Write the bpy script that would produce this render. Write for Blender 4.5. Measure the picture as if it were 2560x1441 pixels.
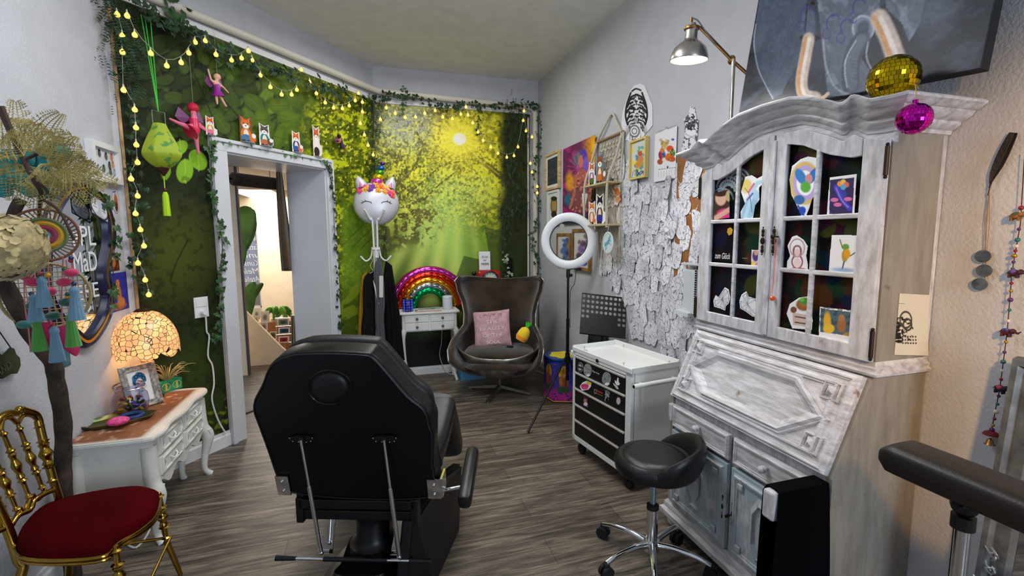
import bpy,bmesh,math,random
import numpy as np
from mathutils import Vector,Matrix
random.seed(7);RNG=np.random.default_rng(11)
PI=math.pi
for o in list(bpy.data.objects):bpy.data.objects.remove(o)
C=bpy.context.scene.collection
FPX,PITCH,ROLL,YAW,HC=1165.84,0.110634,-0.0052365,0.290904,1.5
Fv=Vector((math.sin(YAW)*math.cos(PITCH),math.cos(YAW)*math.cos(PITCH),-math.sin(PITCH)))
_R=Vector((math.cos(YAW),-math.sin(YAW),0));_U=_R.cross(Fv)
Rv=_R*math.cos(ROLL)+_U*math.sin(ROLL);Uv=-_R*math.sin(ROLL)+_U*math.cos(ROLL)
CAM=Vector((0,0,HC))
cd=bpy.data.cameras.new('camera');cam=bpy.data.objects.new('camera',cd);C.objects.link(cam)
M=Matrix((Rv,Uv,-Fv)).transposed().to_4x4();M.translation=CAM;cam.matrix_world=M
cd.sensor_fit='HORIZONTAL';cd.sensor_width=36;cd.lens=36*FPX/2560;cd.clip_start=.02
bpy.context.scene.camera=cam
sc=bpy.context.scene
sc.view_settings.view_transform='Standard';sc.view_settings.look='None'
sc.view_settings.gamma=1;sc.view_settings.use_curve_mapping=False
sc.view_settings.exposure=0.0
w=bpy.data.worlds.new('world');sc.world=w;w.use_nodes=True
w.node_tree.nodes['Background'].inputs[0].default_value=(.78,.86,1,1)
w.node_tree.nodes['Background'].inputs[1].default_value=.8
def area(name,loc,target,sx,sy,power,col,spread=180):
 l=bpy.data.lights.new(name,'AREA');l.shape='RECTANGLE';l.size=sx;l.size_y=sy
 l.energy=power;l.color=col;l.spread=math.radians(spread)
 o=bpy.data.objects.new(name,l);C.objects.link(o);o.location=loc
 o.rotation_euler=(Vector(target)-Vector(loc)).to_track_quat('-Z','Y').to_euler();return o
def point(name,loc,power,col,r=.03):
 l=bpy.data.lights.new(name,'POINT');l.energy=power;l.color=col;l.shadow_soft_size=r
 o=bpy.data.objects.new(name,l);C.objects.link(o);o.location=loc;return o
area('window_daylight',(1.05,-2.3,1.6),(-1.3,2.2,1.4),1.0,1.4,62,(.72,.85,1))
area('overhead_fill_light',(.1,2.3,3.12),(.1,2.3,0),.6,.6,26,(.96,.98,1))  # unseen overhead fill, placed so the cabinet shades the near right wall
area('overhead_fill_light',(.5,3.9,3.12),(.5,3.9,0),.6,.6,19,(1,.99,.97))  # second overhead fill, no fitting on the ceiling here
point('ceiling_bounce_fill',(-.3,1.9,2.7),21,(.98,.98,1),.12)  # added point fill that brightens the ceiling in place of bounced daylight
def spot(name,loc,target,power,col,ang,blend=.7,r=.06):
 l=bpy.data.lights.new(name,'SPOT');l.energy=power;l.color=col;l.spot_size=math.radians(ang);l.spot_blend=blend;l.shadow_soft_size=r
 o=bpy.data.objects.new(name,l);C.objects.link(o);o.location=loc;o.rotation_euler=(Vector(target)-Vector(loc)).to_track_quat('-Z','Y').to_euler();return o
spot('warm_wall_spot',(.45,-.45,1.95),(1.95,.35,1.3),125,(1,.56,.18),66)  # unseen warm spot, cone kept narrow to tint mainly the right wall
def ray(x,y):return Fv+Rv*((x-1280)/FPX)+Uv*((720.5-y)/FPX)
def onX(x,y,v):d=ray(x,y);return CAM+d*(v/d.x)
def onY(x,y,v):d=ray(x,y);return CAM+d*(v/d.y)
def onZ(x,y,v):d=ray(x,y);return CAM+d*((v-HC)/d.z)
def onP(x,y,p,n):d=ray(x,y);n=Vector(n);return CAM+d*((Vector(p)-CAM).dot(n)/d.dot(n))
def toPx(P):
 P=np.asarray(P,float)-np.array(CAM);z=P@np.array(Fv)
 return 1280+FPX*(P@np.array(Rv))/z,720.5-FPX*(P@np.array(Uv))/z
XR,YF,XL,ZC,AM=1.832,5.064,-1.46,3.2,0.690286
D=Vector((math.sin(AM),math.cos(AM),0));N=Vector((D.y,-D.x,0));MC=Vector((.07,YF,0))
def onM(x,y,off=0):return onP(x,y,MC+N*off,N)
def link(o,parent=None):
 C.objects.link(o)
 if parent:o.parent=parent
 return o
def thing(name,label,cat,loc=(0,0,0),group=None,rz=0):
 o=bpy.data.objects.new(name,None);C.objects.link(o);o.location=loc;o.rotation_euler=(0,0,rz)
 o.empty_display_size=.05
 return tag(o,label,cat,group)
def tag(o,label,cat,group=None,kind=None):
 o['label']=label;o['category']=cat
 if group:o['group']=group
 if kind:o['kind']=kind
 return o
def struct(o):o['kind']='structure';return o
def lin(c):
 c=np.asarray(c,float)/255.
 return np.where(c<=.04045,c/12.92,((c+.055)/1.055)**2.4)
def L4(c):return tuple(lin(c))+(1,)
MATS={}
def mat(name,col,rough=.5,metal=0,spec=.5,var=0,vscale=8,bump=0,bscale=60,coat=0,trans=0,emit=None,es=0,alpha=1,stretch=(1,1,1),col2=None,sheen=0,lo=.35,hi=.65,ior=1.45):
 if name in MATS:return MATS[name]
 m=bpy.data.materials.new(name);m.use_nodes=True;nt=m.node_tree;b=nt.nodes['Principled BSDF']
 b.inputs['Base Color'].default_value=L4(col);b.inputs['Roughness'].default_value=rough
 b.inputs['Metallic'].default_value=metal;b.inputs['Specular IOR Level'].default_value=spec
 b.inputs['Coat Weight'].default_value=coat;b.inputs['Transmission Weight'].default_value=trans
 b.inputs['IOR'].default_value=ior;b.inputs['Alpha'].default_value=alpha
 if sheen:b.inputs['Sheen Weight'].default_value=sheen
 if emit:b.inputs['Emission Color'].default_value=L4(emit);b.inputs['Emission Strength'].default_value=es
 if var or col2 or bump:
  tc=nt.nodes.new('ShaderNodeTexCoord');mp=nt.nodes.new('ShaderNodeMapping');mp.inputs['Scale'].default_value=stretch
  nt.links.new(tc.outputs['Object'],mp.inputs[0])
 if var or col2:
  n=nt.nodes.new('ShaderNodeTexNoise');n.inputs['Scale'].default_value=vscale;n.inputs['Detail'].default_value=6
  nt.links.new(mp.outputs[0],n.inputs[0]);r=nt.nodes.new('ShaderNodeValToRGB')
  r.color_ramp.elements[0].position=lo;r.color_ramp.elements[1].position=hi
  c2=col2 if col2 else tuple(min(255,max(0,v*(1+var)))for v in col)
  c1=col if col2 else tuple(v*(1-var)for v in col)
  r.color_ramp.elements[0].color=L4(c1);r.color_ramp.elements[1].color=L4(c2)
  nt.links.new(n.outputs[0],r.inputs[0]);nt.links.new(r.outputs[0],b.inputs['Base Color'])
 if bump:
  n2=nt.nodes.new('ShaderNodeTexNoise');n2.inputs['Scale'].default_value=bscale;n2.inputs['Detail'].default_value=4
  nt.links.new(mp.outputs[0],n2.inputs[0]);bp=nt.nodes.new('ShaderNodeBump');bp.inputs['Strength'].default_value=bump
  bp.inputs['Distance'].default_value=.01
  nt.links.new(n2.outputs[0],bp.inputs['Height']);nt.links.new(bp.outputs[0],b.inputs['Normal'])
 MATS[name]=m;return m
def artmat(name='printed colour',rough=.55,coat=0,metal=0,emis=0):
 if name in MATS:return MATS[name]
 m=bpy.data.materials.new(name);m.use_nodes=True;nt=m.node_tree;b=nt.nodes['Principled BSDF']
 a=nt.nodes.new('ShaderNodeAttribute');a.attribute_name='Col';nt.links.new(a.outputs['Color'],b.inputs['Base Color'])
 b.inputs['Roughness'].default_value=rough;b.inputs['Coat Weight'].default_value=coat;b.inputs['Metallic'].default_value=metal;b.inputs['Specular IOR Level'].default_value=.2
 MATS[name]=m;return m
class MB:
 def __init__(s):s.bm=bmesh.new();s.mi=0
 def _mark(s,fs):
  for f in fs:f.material_index=s.mi
 def box(s,a,b,bev=0,mtx=None):
  a=Vector(a);b=Vector(b);c=(a+b)/2;d=b-a
  m=Matrix.Translation(c)@Matrix.Diagonal((abs(d.x),abs(d.y),abs(d.z),1))
  r=bmesh.ops.create_cube(s.bm,size=1,matrix=m);vs=r['verts']
  fs=list({f for v in vs for f in v.link_faces});s._mark(fs)
  if bev:
   es=list({e for v in vs for e in v.link_edges})
   q=bmesh.ops.bevel(s.bm,geom=es,offset=min(bev,.49*min(abs(d.x),abs(d.y),abs(d.z))),segments=2,affect='EDGES',profile=.5)
   vs=list({v for f in q['faces']for v in f.verts}|set(v for v in vs if v.is_valid));s._mark(q['faces'])
  if mtx:bmesh.ops.transform(s.bm,matrix=mtx,verts=[v for v in vs if v.is_valid])
  return s
 def tube(s,pts,r,n=8,caps=True,closed=False):
  pts=[Vector(p)for p in pts];k=len(pts);rs=r if isinstance(r,(list,tuple))else [r]*k
  rings=[];up=None
  for i,p in enumerate(pts):
   if closed:t=pts[(i+1)%k]-pts[i-1]
   else :t=pts[min(i+1,k-1)]-pts[max(i-1,0)]
   if t.length<1e-9:t=Vector((0,0,1))
   t.normalize()
   if up is None:
    up=Vector((0,0,1))if abs(t.z)<.9 else Vector((1,0,0))
   up=(up-t*up.dot(t))
   if up.length<1e-6:up=t.orthogonal()
   up.normalize();sd=t.cross(up)
   rings.append([s.bm.verts.new(p+(up*math.cos(2*PI*j/n)+sd*math.sin(2*PI*j/n))*rs[i])for j in range(n)])
  fs=[]
  for i in range(k if closed else k-1):
   a,b=rings[i],rings[(i+1)%k]
   for j in range(n):fs.append(s.bm.faces.new((a[j],a[(j+1)%n],b[(j+1)%n],b[j])))
  if caps and not closed:
   for q in (rings[0][::-1],rings[-1]):fs.append(s.bm.faces.new(q))
  s._mark(fs);return s
 def lathe(s,prof,n=24,mtx=None,wave=None):
  rings=[];fs=[]
  for (r,z)in prof:
   if r<1e-5:v=s.bm.verts.new((0,0,z));rings.append([v]*n)
   else :rings.append([s.bm.verts.new((r*math.cos(2*PI*j/n)*(wave(j,n,r,z)if wave else 1),r*math.sin(2*PI*j/n)*(wave(j,n,r,z)if wave else 1),z))for j in range(n)])
  for a,b in zip(rings,rings[1:]):
   for j in range(n):
    q=[]
    for v in (a[j],a[(j+1)%n],b[(j+1)%n],b[j]):
     if v not in q:q.append(v)
    if len(q)>2:fs.append(s.bm.faces.new(q))
  s._mark(fs)
  if mtx:bmesh.ops.transform(s.bm,matrix=mtx,verts=list({v for r in rings for v in r}))
  return s
 def cyl(s,p0,p1,r,n=16,r2=None):return s.tube([p0,p1],[r,r if r2 is None else r2],n)
 def ball(s,c,r,seg=16,sc=(1,1,1),mtx=None):
  m=Matrix.Translation(Vector(c))@(mtx or Matrix())@Matrix.Diagonal((r*sc[0],r*sc[1],r*sc[2],1))
  q=bmesh.ops.create_uvsphere(s.bm,u_segments=seg,v_segments=max(5,seg*2//3),radius=1,matrix=m)
  s._mark({f for v in q['verts']for f in v.link_faces});return s
 def prism(s,pts,vec,bev=0):
  vec=Vector(vec);a=[s.bm.verts.new(Vector(p))for p in pts];b=[s.bm.verts.new(Vector(p)+vec)for p in pts];n=len(a)
  fs=[s.bm.faces.new(a),s.bm.faces.new(b[::-1])]
  for i in range(n):fs.append(s.bm.faces.new((a[i],b[i],b[(i+1)%n],a[(i+1)%n])))
  s._mark(fs)
  bmesh.ops.recalc_face_normals(s.bm,faces=fs)
  if bev:
   es=list({e for f in fs[:2]for e in f.edges});q=bmesh.ops.bevel(s.bm,geom=es,offset=bev,segments=2,affect='EDGES');s._mark(q['faces'])
  return s
 def quad(s,*ps):
  s._mark([s.bm.faces.new([s.bm.verts.new(Vector(p))for p in ps])]);return s
 def grid(s,f,nu,nv,wu=False,wv=False):
  V=[[s.bm.verts.new(Vector(f(i/(nu if wu else nu-1),j/(nv if wv else nv-1))))for j in range(nv)]for i in range(nu)]
  fs=[]
  for i in range(nu if wu else nu-1):
   for j in range(nv if wv else nv-1):
    fs.append(s.bm.faces.new((V[i][j],V[(i+1)%nu][j],V[(i+1)%nu][(j+1)%nv],V[i][(j+1)%nv])))
  s._mark(fs);return s
 def build(s,name,m,parent=None,smooth=False,loc=None,norm=True,ang=None):
  if norm:bmesh.ops.recalc_face_normals(s.bm,faces=s.bm.faces)
  me=bpy.data.meshes.new(name);s.bm.to_mesh(me);s.bm.free()
  for q in (m if isinstance(m,(list,tuple))else [m]):me.materials.append(q)
  if smooth:
   for p in me.polygons:p.use_smooth=True
   if ang is None:ang=40
   try :me.set_sharp_from_angle(angle=math.radians(ang))
   except Exception:pass
  o=bpy.data.objects.new(name,me);C.objects.link(o)
  if parent:
   o.parent=parent;o.matrix_parent_inverse=pinv(parent)
  return o
def pinv(p):
 m=Matrix.LocRotScale(p.location,p.rotation_euler,p.scale)
 q=p.parent
 if q:m=q_world(q)@p.matrix_parent_inverse@m
 return m.inverted()
def q_world(p):
 m=Matrix.LocRotScale(p.location,p.rotation_euler,p.scale)
 if p.parent:return q_world(p.parent)@p.matrix_parent_inverse@m
 return m
def solidify(o,t,off=-1):
 md=o.modifiers.new('thick','SOLIDIFY');md.thickness=t;md.offset=off;return o
def subd(o,n=2):
 md=o.modifiers.new('sub','SUBSURF');md.levels=n;md.render_levels=n;return o
def bevm(o,wd=.004,seg=2):
 md=o.modifiers.new('bev','BEVEL');md.width=wd;md.segments=seg;md.limit_method='ANGLE';return o
def frame4(o,x,y,z=None):
 x=Vector(x).normalized();y=Vector(y);y=(y-x*y.dot(x)).normalized();z=x.cross(y)
 m=Matrix((x,y,z)).transposed().to_4x4();m.translation=Vector(o);return m
def text(name,s,m,height,mtl,parent=None,ext=.0008,width=None,shear=0,align='CENTER'):
 cu=bpy.data.curves.new(name,'FONT');cu.body=s;cu.size=1;cu.extrude=0;cu.align_x=align;cu.align_y='CENTER';cu.shear=shear
 cu.resolution_u=3
 t=bpy.data.objects.new(name,cu);C.objects.link(t);dg=bpy.context.evaluated_depsgraph_get()
 me=bpy.data.meshes.new_from_object(t.evaluated_get(dg));bpy.data.objects.remove(t);bpy.data.curves.remove(cu)
 co=np.zeros(len(me.vertices)*3);me.vertices.foreach_get('co',co);co=co.reshape(-1,3)
 hh=max(.3,co[:,1].max()-co[:,1].min());ww=co[:,0].max()-co[:,0].min()
 co[:,1]-=(co[:,1].max()+co[:,1].min())/2
 if align=='CENTER':co[:,0]-=(co[:,0].max()+co[:,0].min())/2
 k=height/hh;kx=k if width is None else width/ww
 co[:,0]*=kx;co[:,1]*=k
 me.vertices.foreach_set('co',co.ravel());me.transform(m)
 me.materials.append(mtl);me.name=name
 o=bpy.data.objects.new(name,me);C.objects.link(o)
 if ext:solidify(o,ext,1)
 if parent:o.parent=parent;o.matrix_parent_inverse=pinv(parent)
 return o
def smooth_path(pts,k=6):
 pts=[Vector(p)for p in pts];out=[]
 for i in range(len(pts)-1):
  p0=pts[max(i-1,0)];p1=pts[i];p2=pts[i+1];p3=pts[min(i+2,len(pts)-1)]
  for j in range(k):
   t=j/k
   out.append(.5*((2*p1)+(p2-p0)*t+(2*p0-5*p1+4*p2-p3)*t*t+(3*p1-p0-3*p2+p3)*t**3))
 out.append(pts[-1]);return out
def vnoise(x,y,seed=0):
 xi=np.floor(x).astype(np.int64);yi=np.floor(y).astype(np.int64);fx=x-xi;fy=y-yi
 fx=fx*fx*(3-2*fx);fy=fy*fy*(3-2*fy)
 def h(a,b):
  n=(a*374761393+b*668265263+seed*974711)&0xffffffff;n=((n^(n>>13))*1274126177)&0xffffffff
  return ((n^(n>>16))&0xffff)/65535.
 return (h(xi,yi)*(1-fx)+h(xi+1,yi)*fx)*(1-fy)+(h(xi,yi+1)*(1-fx)+h(xi+1,yi+1)*fx)*fy
def fbm(x,y,s,o=4,seed=0):
 r=0;a=.5;t=0
 for i in range(o):r=r+a*vnoise(x/s,y/s,seed+i*17);t+=a;a*=.5;s=s/2.03
 return r/t
def sstep(a,b,x):t=np.clip((x-a)/(b-a),0,1);return t*t*(3-2*t)
class Art:
 """U, V: full side vectors from P0. Colours are laid out in photograph pixels unless uv=True (then 0..1)."""
 def __init__(s,P0,U,V,step=.004,bg=(240,240,240),uv=False):
  s.P0=Vector(P0);s.U=Vector(U);s.V=Vector(V)
  s.nu=max(3,int(s.U.length/step)+1);s.nv=max(3,int(s.V.length/step)+1)
  a,b=np.meshgrid(np.linspace(0,1,s.nu),np.linspace(0,1,s.nv),indexing='ij');s.a=a;s.b=b
  s.W=np.array(s.P0)+a[...,None]*np.array(s.U)+b[...,None]*np.array(s.V)
  if uv:s.X,s.Y=a,b
  else :s.X,s.Y=toPx(s.W)
  s.c=np.zeros((s.nu,s.nv,3))+lin(bg);s.m=np.ones((s.nu,s.nv),bool)
 def mix(s,al,col):
  al=np.clip(al,0,1)[...,None];cc=lin(col)if not isinstance(col,np.ndarray)else col
  s.c=s.c*(1-al)+cc*al
 def ell(s,x,y,rx,ry,col,ang=0,soft=.15,al=1):
  ca,sa=math.cos(ang),math.sin(ang);dx=s.X-x;dy=s.Y-y
  r=np.sqrt(((dx*ca+dy*sa)/rx)**2+((-dx*sa+dy*ca)/ry)**2);s.mix(al*(1-sstep(1-soft,1+soft,r)),col);return s
 def ring(s,x,y,rx,ry,wd,col,al=1,a0=None,a1=None):
  dx=(s.X-x)/rx;dy=(s.Y-y)/ry;r=np.sqrt(dx*dx+dy*dy);k=(1-sstep(wd*.6,wd*1.2,np.abs(r-1)*min(rx,ry)))
  if a0 is not None:t=np.degrees(np.arctan2(dy,dx))%360;k=k*((t>=a0)&(t<=a1))
  s.mix(al*k,col);return s
 def inside(s,pts):
  r=np.zeros(s.X.shape,bool);n=len(pts)
  for i in range(n):
   x0,y0=pts[i];x1,y1=pts[(i+1)%n]
   if y0==y1:continue
   c=((y0>s.Y)!=(y1>s.Y))&(s.X<(x1-x0)*(s.Y-y0)/(y1-y0)+x0);r^=c
  return r
 def poly(s,pts,col,al=1):s.mix(s.inside(pts)*al,col);return s
 def line(s,pts,wd,col,al=1,taper=False):
  if len(pts)>2:pts=[(v.x,v.y)for v in smooth_path([Vector((p[0],p[1],0))for p in pts],5)]
  n=len(pts)
  for i in range(n-1):
   x0,y0=pts[i];x1,y1=pts[i+1];dx,dy=x1-x0,y1-y0;q=dx*dx+dy*dy or 1
   t=np.clip(((s.X-x0)*dx+(s.Y-y0)*dy)/q,0,1);d=np.hypot(s.X-x0-t*dx,s.Y-y0-t*dy)
   ww=wd*(1-.8*(i+t)/n)if taper else wd
   s.mix(al*(1-sstep(.35*ww,.65*ww,d)),col)
  return s
 def cut(s,m):s.m&=m;return s
 def build(s,name,parent=None,thick=.002,mt=None,z=0,curl=None):
  nu,nv=s.nu,s.nv;nrm=np.array(s.U.cross(s.V).normalized())
  W=s.W+nrm*z
  if curl is not None:W=W+curl(s.a,s.b)[...,None]*nrm
  idx=np.arange(nu*nv).reshape(nu,nv)
  k=s.m[:-1,:-1]&s.m[1:,:-1]&s.m[1:,1:]&s.m[:-1,1:]
  Q=np.stack([idx[:-1,:-1][k],idx[1:,:-1][k],idx[1:,1:][k],idx[:-1,1:][k]],1)
  used=np.unique(Q);mp=np.full(nu*nv,-1);mp[used]=np.arange(len(used));Q=mp[Q]
  vs=W.reshape(-1,3)[used];cs=s.c.reshape(-1,3)[used]
  me=bpy.data.meshes.new(name);me.vertices.add(len(vs));me.vertices.foreach_set('co',vs.ravel())
  me.loops.add(Q.size);me.loops.foreach_set('vertex_index',Q.ravel().astype(np.int32))
  me.polygons.add(len(Q));me.polygons.foreach_set('loop_start',np.arange(0,Q.size,4,dtype=np.int32))
  try :me.polygons.foreach_set('loop_total',np.full(len(Q),4,dtype=np.int32))
  except Exception:pass
  me.update(calc_edges=True)
  at=me.color_attributes.new('Col','FLOAT_COLOR','POINT')
  at.data.foreach_set('color',np.concatenate([cs,np.ones((len(cs),1))],1).ravel().astype(np.float32))
  me.materials.append(mt or artmat());me.validate()
  o=bpy.data.objects.new(name,me);C.objects.link(o)
  if thick:solidify(o,thick,-1)
  if parent:o.parent=parent;o.matrix_parent_inverse=pinv(parent)
  return o
# the room
plaster=mat('white plaster',(192,193,199),.85,var=.015,bump=.3,bscale=95,spec=.2)
ceilm=mat('ceiling plaster',(226,225,221),.9,var=.02,bump=.35,bscale=90,spec=.15)
whitepaint=mat('white lacquer',(212,214,218),.35,var=.015,vscale=5)
trimm=mat('white trim paint',(222,222,220),.4,var=.02)
def floor_mat():
 m=bpy.data.materials.new('grey brown vinyl planks');m.use_nodes=True;nt=m.node_tree;b=nt.nodes['Principled BSDF']
 N_=nt.nodes.new;lk=nt.links.new
 tc=N_('ShaderNodeTexCoord');br=N_('ShaderNodeTexBrick');lk(tc.outputs['Object'],br.inputs[0])
 br.offset=.37;br.inputs['Scale'].default_value=1;br.inputs['Mortar Size'].default_value=.0016
 br.inputs['Brick Width'].default_value=1.22;br.inputs['Row Height'].default_value=.185
 br.inputs['Color1'].default_value=(.75,.75,.75,1);br.inputs['Color2'].default_value=(1.2,1.2,1.2,1);br.inputs['Mortar'].default_value=(.35,.35,.35,1)
 mp=N_('ShaderNodeMapping');mp.inputs['Scale'].default_value=(1.6,17,1);lk(tc.outputs['Object'],mp.inputs[0])
 n=N_('ShaderNodeTexNoise');n.inputs['Scale'].default_value=1.6;n.inputs['Detail'].default_value=9;n.inputs['Roughness'].default_value=.62;n.inputs['Distortion'].default_value=1.1
 lk(mp.outputs[0],n.inputs[0]);r=N_('ShaderNodeValToRGB');lk(n.outputs[0],r.inputs[0])
 e=r.color_ramp.elements;e[0].position=.3;e[0].color=L4((56,49,45));e[1].position=.74;e[1].color=L4((160,147,130))
 q=e.new(.47);q.color=L4((94,84,75));q=e.new(.58);q.color=L4((124,111,98))
 mp2=N_('ShaderNodeMapping');mp2.inputs['Scale'].default_value=(5,90,1);lk(tc.outputs['Object'],mp2.inputs[0])
 n2=N_('ShaderNodeTexNoise');n2.inputs['Scale'].default_value=2.2;n2.inputs['Detail'].default_value=6;lk(mp2.outputs[0],n2.inputs[0])
 r2=N_('ShaderNodeValToRGB');r2.color_ramp.elements[0].position=.3;r2.color_ramp.elements[0].color=(.62,.62,.62,1);r2.color_ramp.elements[1].position=.7;r2.color_ramp.elements[1].color=(1.25,1.25,1.25,1)
 lk(n2.outputs[0],r2.inputs[0])
 m1=N_('ShaderNodeMix');m1.data_type='RGBA';m1.blend_type='MULTIPLY';m1.inputs[0].default_value=1;lk(r.outputs[0],m1.inputs[6]);lk(r2.outputs[0],m1.inputs[7])
 m2=N_('ShaderNodeMix');m2.data_type='RGBA';m2.blend_type='MULTIPLY';m2.inputs[0].default_value=1;lk(m1.outputs[2],m2.inputs[6]);lk(br.outputs['Color'],m2.inputs[7])
 lk(m2.outputs[2],b.inputs['Base Color']);b.inputs['Roughness'].default_value=.42
 bp=N_('ShaderNodeBump');bp.inputs['Strength'].default_value=.12;bp.inputs['Distance'].default_value=.004;lk(n2.outputs[0],bp.inputs['Height']);lk(bp.outputs[0],b.inputs['Normal'])
 return m
floorm=floor_mat()
b=MB();b.box((-6,-2.5,-.12),(4,13,0));struct(b.build('floor',floorm))
T=.45
LM=MC-D*2.30;XL=LM.x
cl=[(XL,-2.5),(XR,-2.5),(XR,YF),(.07,YF),tuple(LM.xy),(XL,LM.y)]
b=MB();b.prism([(x,y,ZC)for x,y in cl],(0,0,.12));struct(b.build('ceiling',ceilm))
b=MB();b.box((XR,-2.5,0),(XR+.12,YF,ZC));struct(b.build('wall_right',plaster))
b=MB();b.box((.07,YF,0),(XR+.12,YF+.12,ZC));struct(b.build('wall_far',plaster))
b=MB();b.box((XL-.12,-2.5,0),(XL,LM.y,ZC));struct(b.build('wall_left',plaster))
b=MB()
for q in (((XL,-2.6,0),(.5,-2.5,ZC)),((1.6,-2.6,0),(XR,-2.5,ZC)),((.5,-2.6,0),(1.6,-2.5,.9)),((.5,-2.6,2.3),(1.6,-2.5,ZC))):b.box(*q)
struct(b.build('wall_back',plaster))
def mp(u,z,off=0):p=MC+D*u+N*off;return Vector((p.x,p.y,z))
U0,U1,ZD=-1.63,-.70,2.10
b=MB()
for (u0,u1,z0,z1)in ((-2.30,U0,0,ZC),(U1,0,0,ZC),(U0,U1,ZD,ZC)):
 b.prism([mp(u0,z0),mp(u1,z0),mp(u1,z1),mp(u0,z1)],-N*T)
struct(b.build('wall_diagonal',plaster))
dr=struct(bpy.data.objects.new('door_1',None));C.objects.link(dr)
b=MB()
for (u0,u1,z0,z1)in ((U0-.115,U0,0,ZD+.0),(U1,U1+.07,0,ZD+.0),(U0-.115,U1+.07,ZD,ZD+.08)):
 b.prism([mp(u0,z0,.0),mp(u1,z0),mp(u1,z1),mp(u0,z1)],N*.03)
for (u0,u1,z0,z1)in ((U0-.115,U0-.08,0,ZD+.07),(U1+.048,U1+.07,0,ZD+.07),(U0-.115,U1+.07,ZD+.06,ZD+.085)):
 b.prism([mp(u0,z0,.03),mp(u1,z0,.03),mp(u1,z1,.03),mp(u0,z1,.03)],N*.014)
o=b.build('door_casing',whitepaint,dr);bevm(o,.004)
b=MB();t=.012
b.prism([mp(U0,0,.01),mp(U0+t,0,.01),mp(U0+t,ZD,.01),mp(U0,ZD,.01)],-N*(T+.01))
b.prism([mp(U1-t,0,.01),mp(U1,0,.01),mp(U1,ZD,.01),mp(U1-t,ZD,.01)],-N*(T+.01))
b.prism([mp(U0,ZD-t,.01),mp(U1,ZD-t,.01),mp(U1,ZD,.01),mp(U0,ZD,.01)],-N*(T+.01))
b.build('door_lining',whitepaint,dr)
b=MB();b.prism([mp(U0,0,-T+.03),mp(U1,0,-T+.03),mp(U1,.012,-T+.03),mp(U0,.012,-T+.03)],-N*.05)
b.build('threshold',mat('dark threshold',(60,52,45),.4),dr)
def board(name,p,q,n,h=.1,t=.018):
 p,q,n=Vector(p),Vector(q),Vector(n);b=MB()
 prof=[(0,0),(t,0),(t,h*.72),(t*.55,h*.82),(t*.5,h),(0,h)]
 b.prism([p+n*x+Vector((0,0,z))for x,z in prof],q-p);return struct(b.build(name,trimm))
board('baseboard_diagonal',mp(-2.29,0),mp(U0-.118,0),N,.11)
board('baseboard_diagonal',mp(U1+.075,0),mp(-.02,0),N,.11)
board('baseboard_far',(.085,YF,0),(XR,YF,0),(0,-1,0),.085,.022)
board('baseboard_right',(XR,YF-.02,0),(XR,2.1,0),(-1,0,0),.1)
board('baseboard_left',(XL,-1,0),(XL,LM.y-.05,0),(1,0,0),.1)
b=MB();b.prism([mp(-2.27,.11,0),mp(-2.255,.11,0),mp(-2.255,ZC-.4,0),mp(-2.27,ZC-.4,0)],N*.012)
struct(b.build('trim_1',mat('raw pine strip',(176,146,108),.6,var=.15)))
cream=mat('cream wall',(226,208,182),.8,var=.02)
ocl=mat('far room ceiling',(205,192,176),.9,var=.03,vscale=20)
b=MB();b.box((-5.6,5.05,2.24),(0,12,2.3));struct(b.build('ceiling_far_room',ocl))
b=MB();b.box((-5.6,3.9,0),(-5.5,12,2.24));struct(b.build('wall_far_room_left',cream))
b=MB();b.box((.0,5.6,0),(.1,12,2.24));struct(b.build('wall_far_room_right',cream))
def fy(x,y,Y=11.):return onY(x,y,Y)
WY=9.2
wl,wr=onY(560,700,WY).x,onY(652,700,WY).x;wt,wb=onY(640,552,WY).z,.25
b=MB()
b.box((-5.6,WY,0),(wl,WY+.15,2.24));b.box((wr,WY,0),(0,WY+.15,2.24));b.box((wl,WY,wt),(wr,WY+.15,2.24));b.box((wl,WY,0),(wr,WY+.15,wb))
struct(b.build('wall_far_room_street',cream))
wn=struct(bpy.data.objects.new('window_1',None));C.objects.link(wn)
b=MB();f=.035
for a,c in (((wl,WY+.03,wb),(wl+f,WY+.1,wt)),((wr-f,WY+.03,wb),(wr,WY+.1,wt)),((wl,WY+.03,wb),(wr,WY+.1,wb+f)),((wl,WY+.03,wt-f),(wr,WY+.1,wt))):b.box(a,c)
b.build('window_frame',whitepaint,wn)
glass=mat('window glass',(255,255,255),.02,trans=1,ior=1.02)
b=MB();b.box((wl+f,WY+.06,wb+f),(wr-f,WY+.066,wt-f));b.build('pane',glass,wn)
skm=mat('bright street',(225,232,245),.9,emit=(222,232,250),es=1.1)
A=Art((wl-1.2,WY+1.6,-.2),(2.6,0,0),(0,0,2.9),.02,(232,238,250))
A.mix(sstep(640,600,A.Y)*.9,(120,165,100));A.mix((fbm(A.X,A.Y,9,3,4)>.52)*(A.Y<585)*.8,(235,245,220))
A.mix(((A.Y>592)&(A.Y<640))*.7,(150,160,180));A.mix(((A.Y>596)&(A.Y<612))*.6,(176,120,105))
A.mix((A.Y>712)*.6,(205,198,200));A.mix((np.abs(A.Y-690)<3)*.6,(120,130,140))
def emitcol():
 m=bpy.data.materials.new('sunlit street front');m.use_nodes=True;nt=m.node_tree;b=nt.nodes['Principled BSDF']
 a=nt.nodes.new('ShaderNodeAttribute');a.attribute_name='Col';nt.links.new(a.outputs['Color'],b.inputs['Base Color']);return m
o=A.build('street_front',None,.05,emitcol());tag(o,'bright house front and hedge across the street seen through the far window','building')
area('street_sun',(wl+.6,WY+.3,4.0),(wl+.6,WY+1.7,.8),1.5,1.5,260,(1,.98,.95))
ws=mat('white window lettering',(238,240,245),.6)
wm=frame4(onY(640,600,WY+.055),(-1,0,0),(0,0,1))
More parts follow.
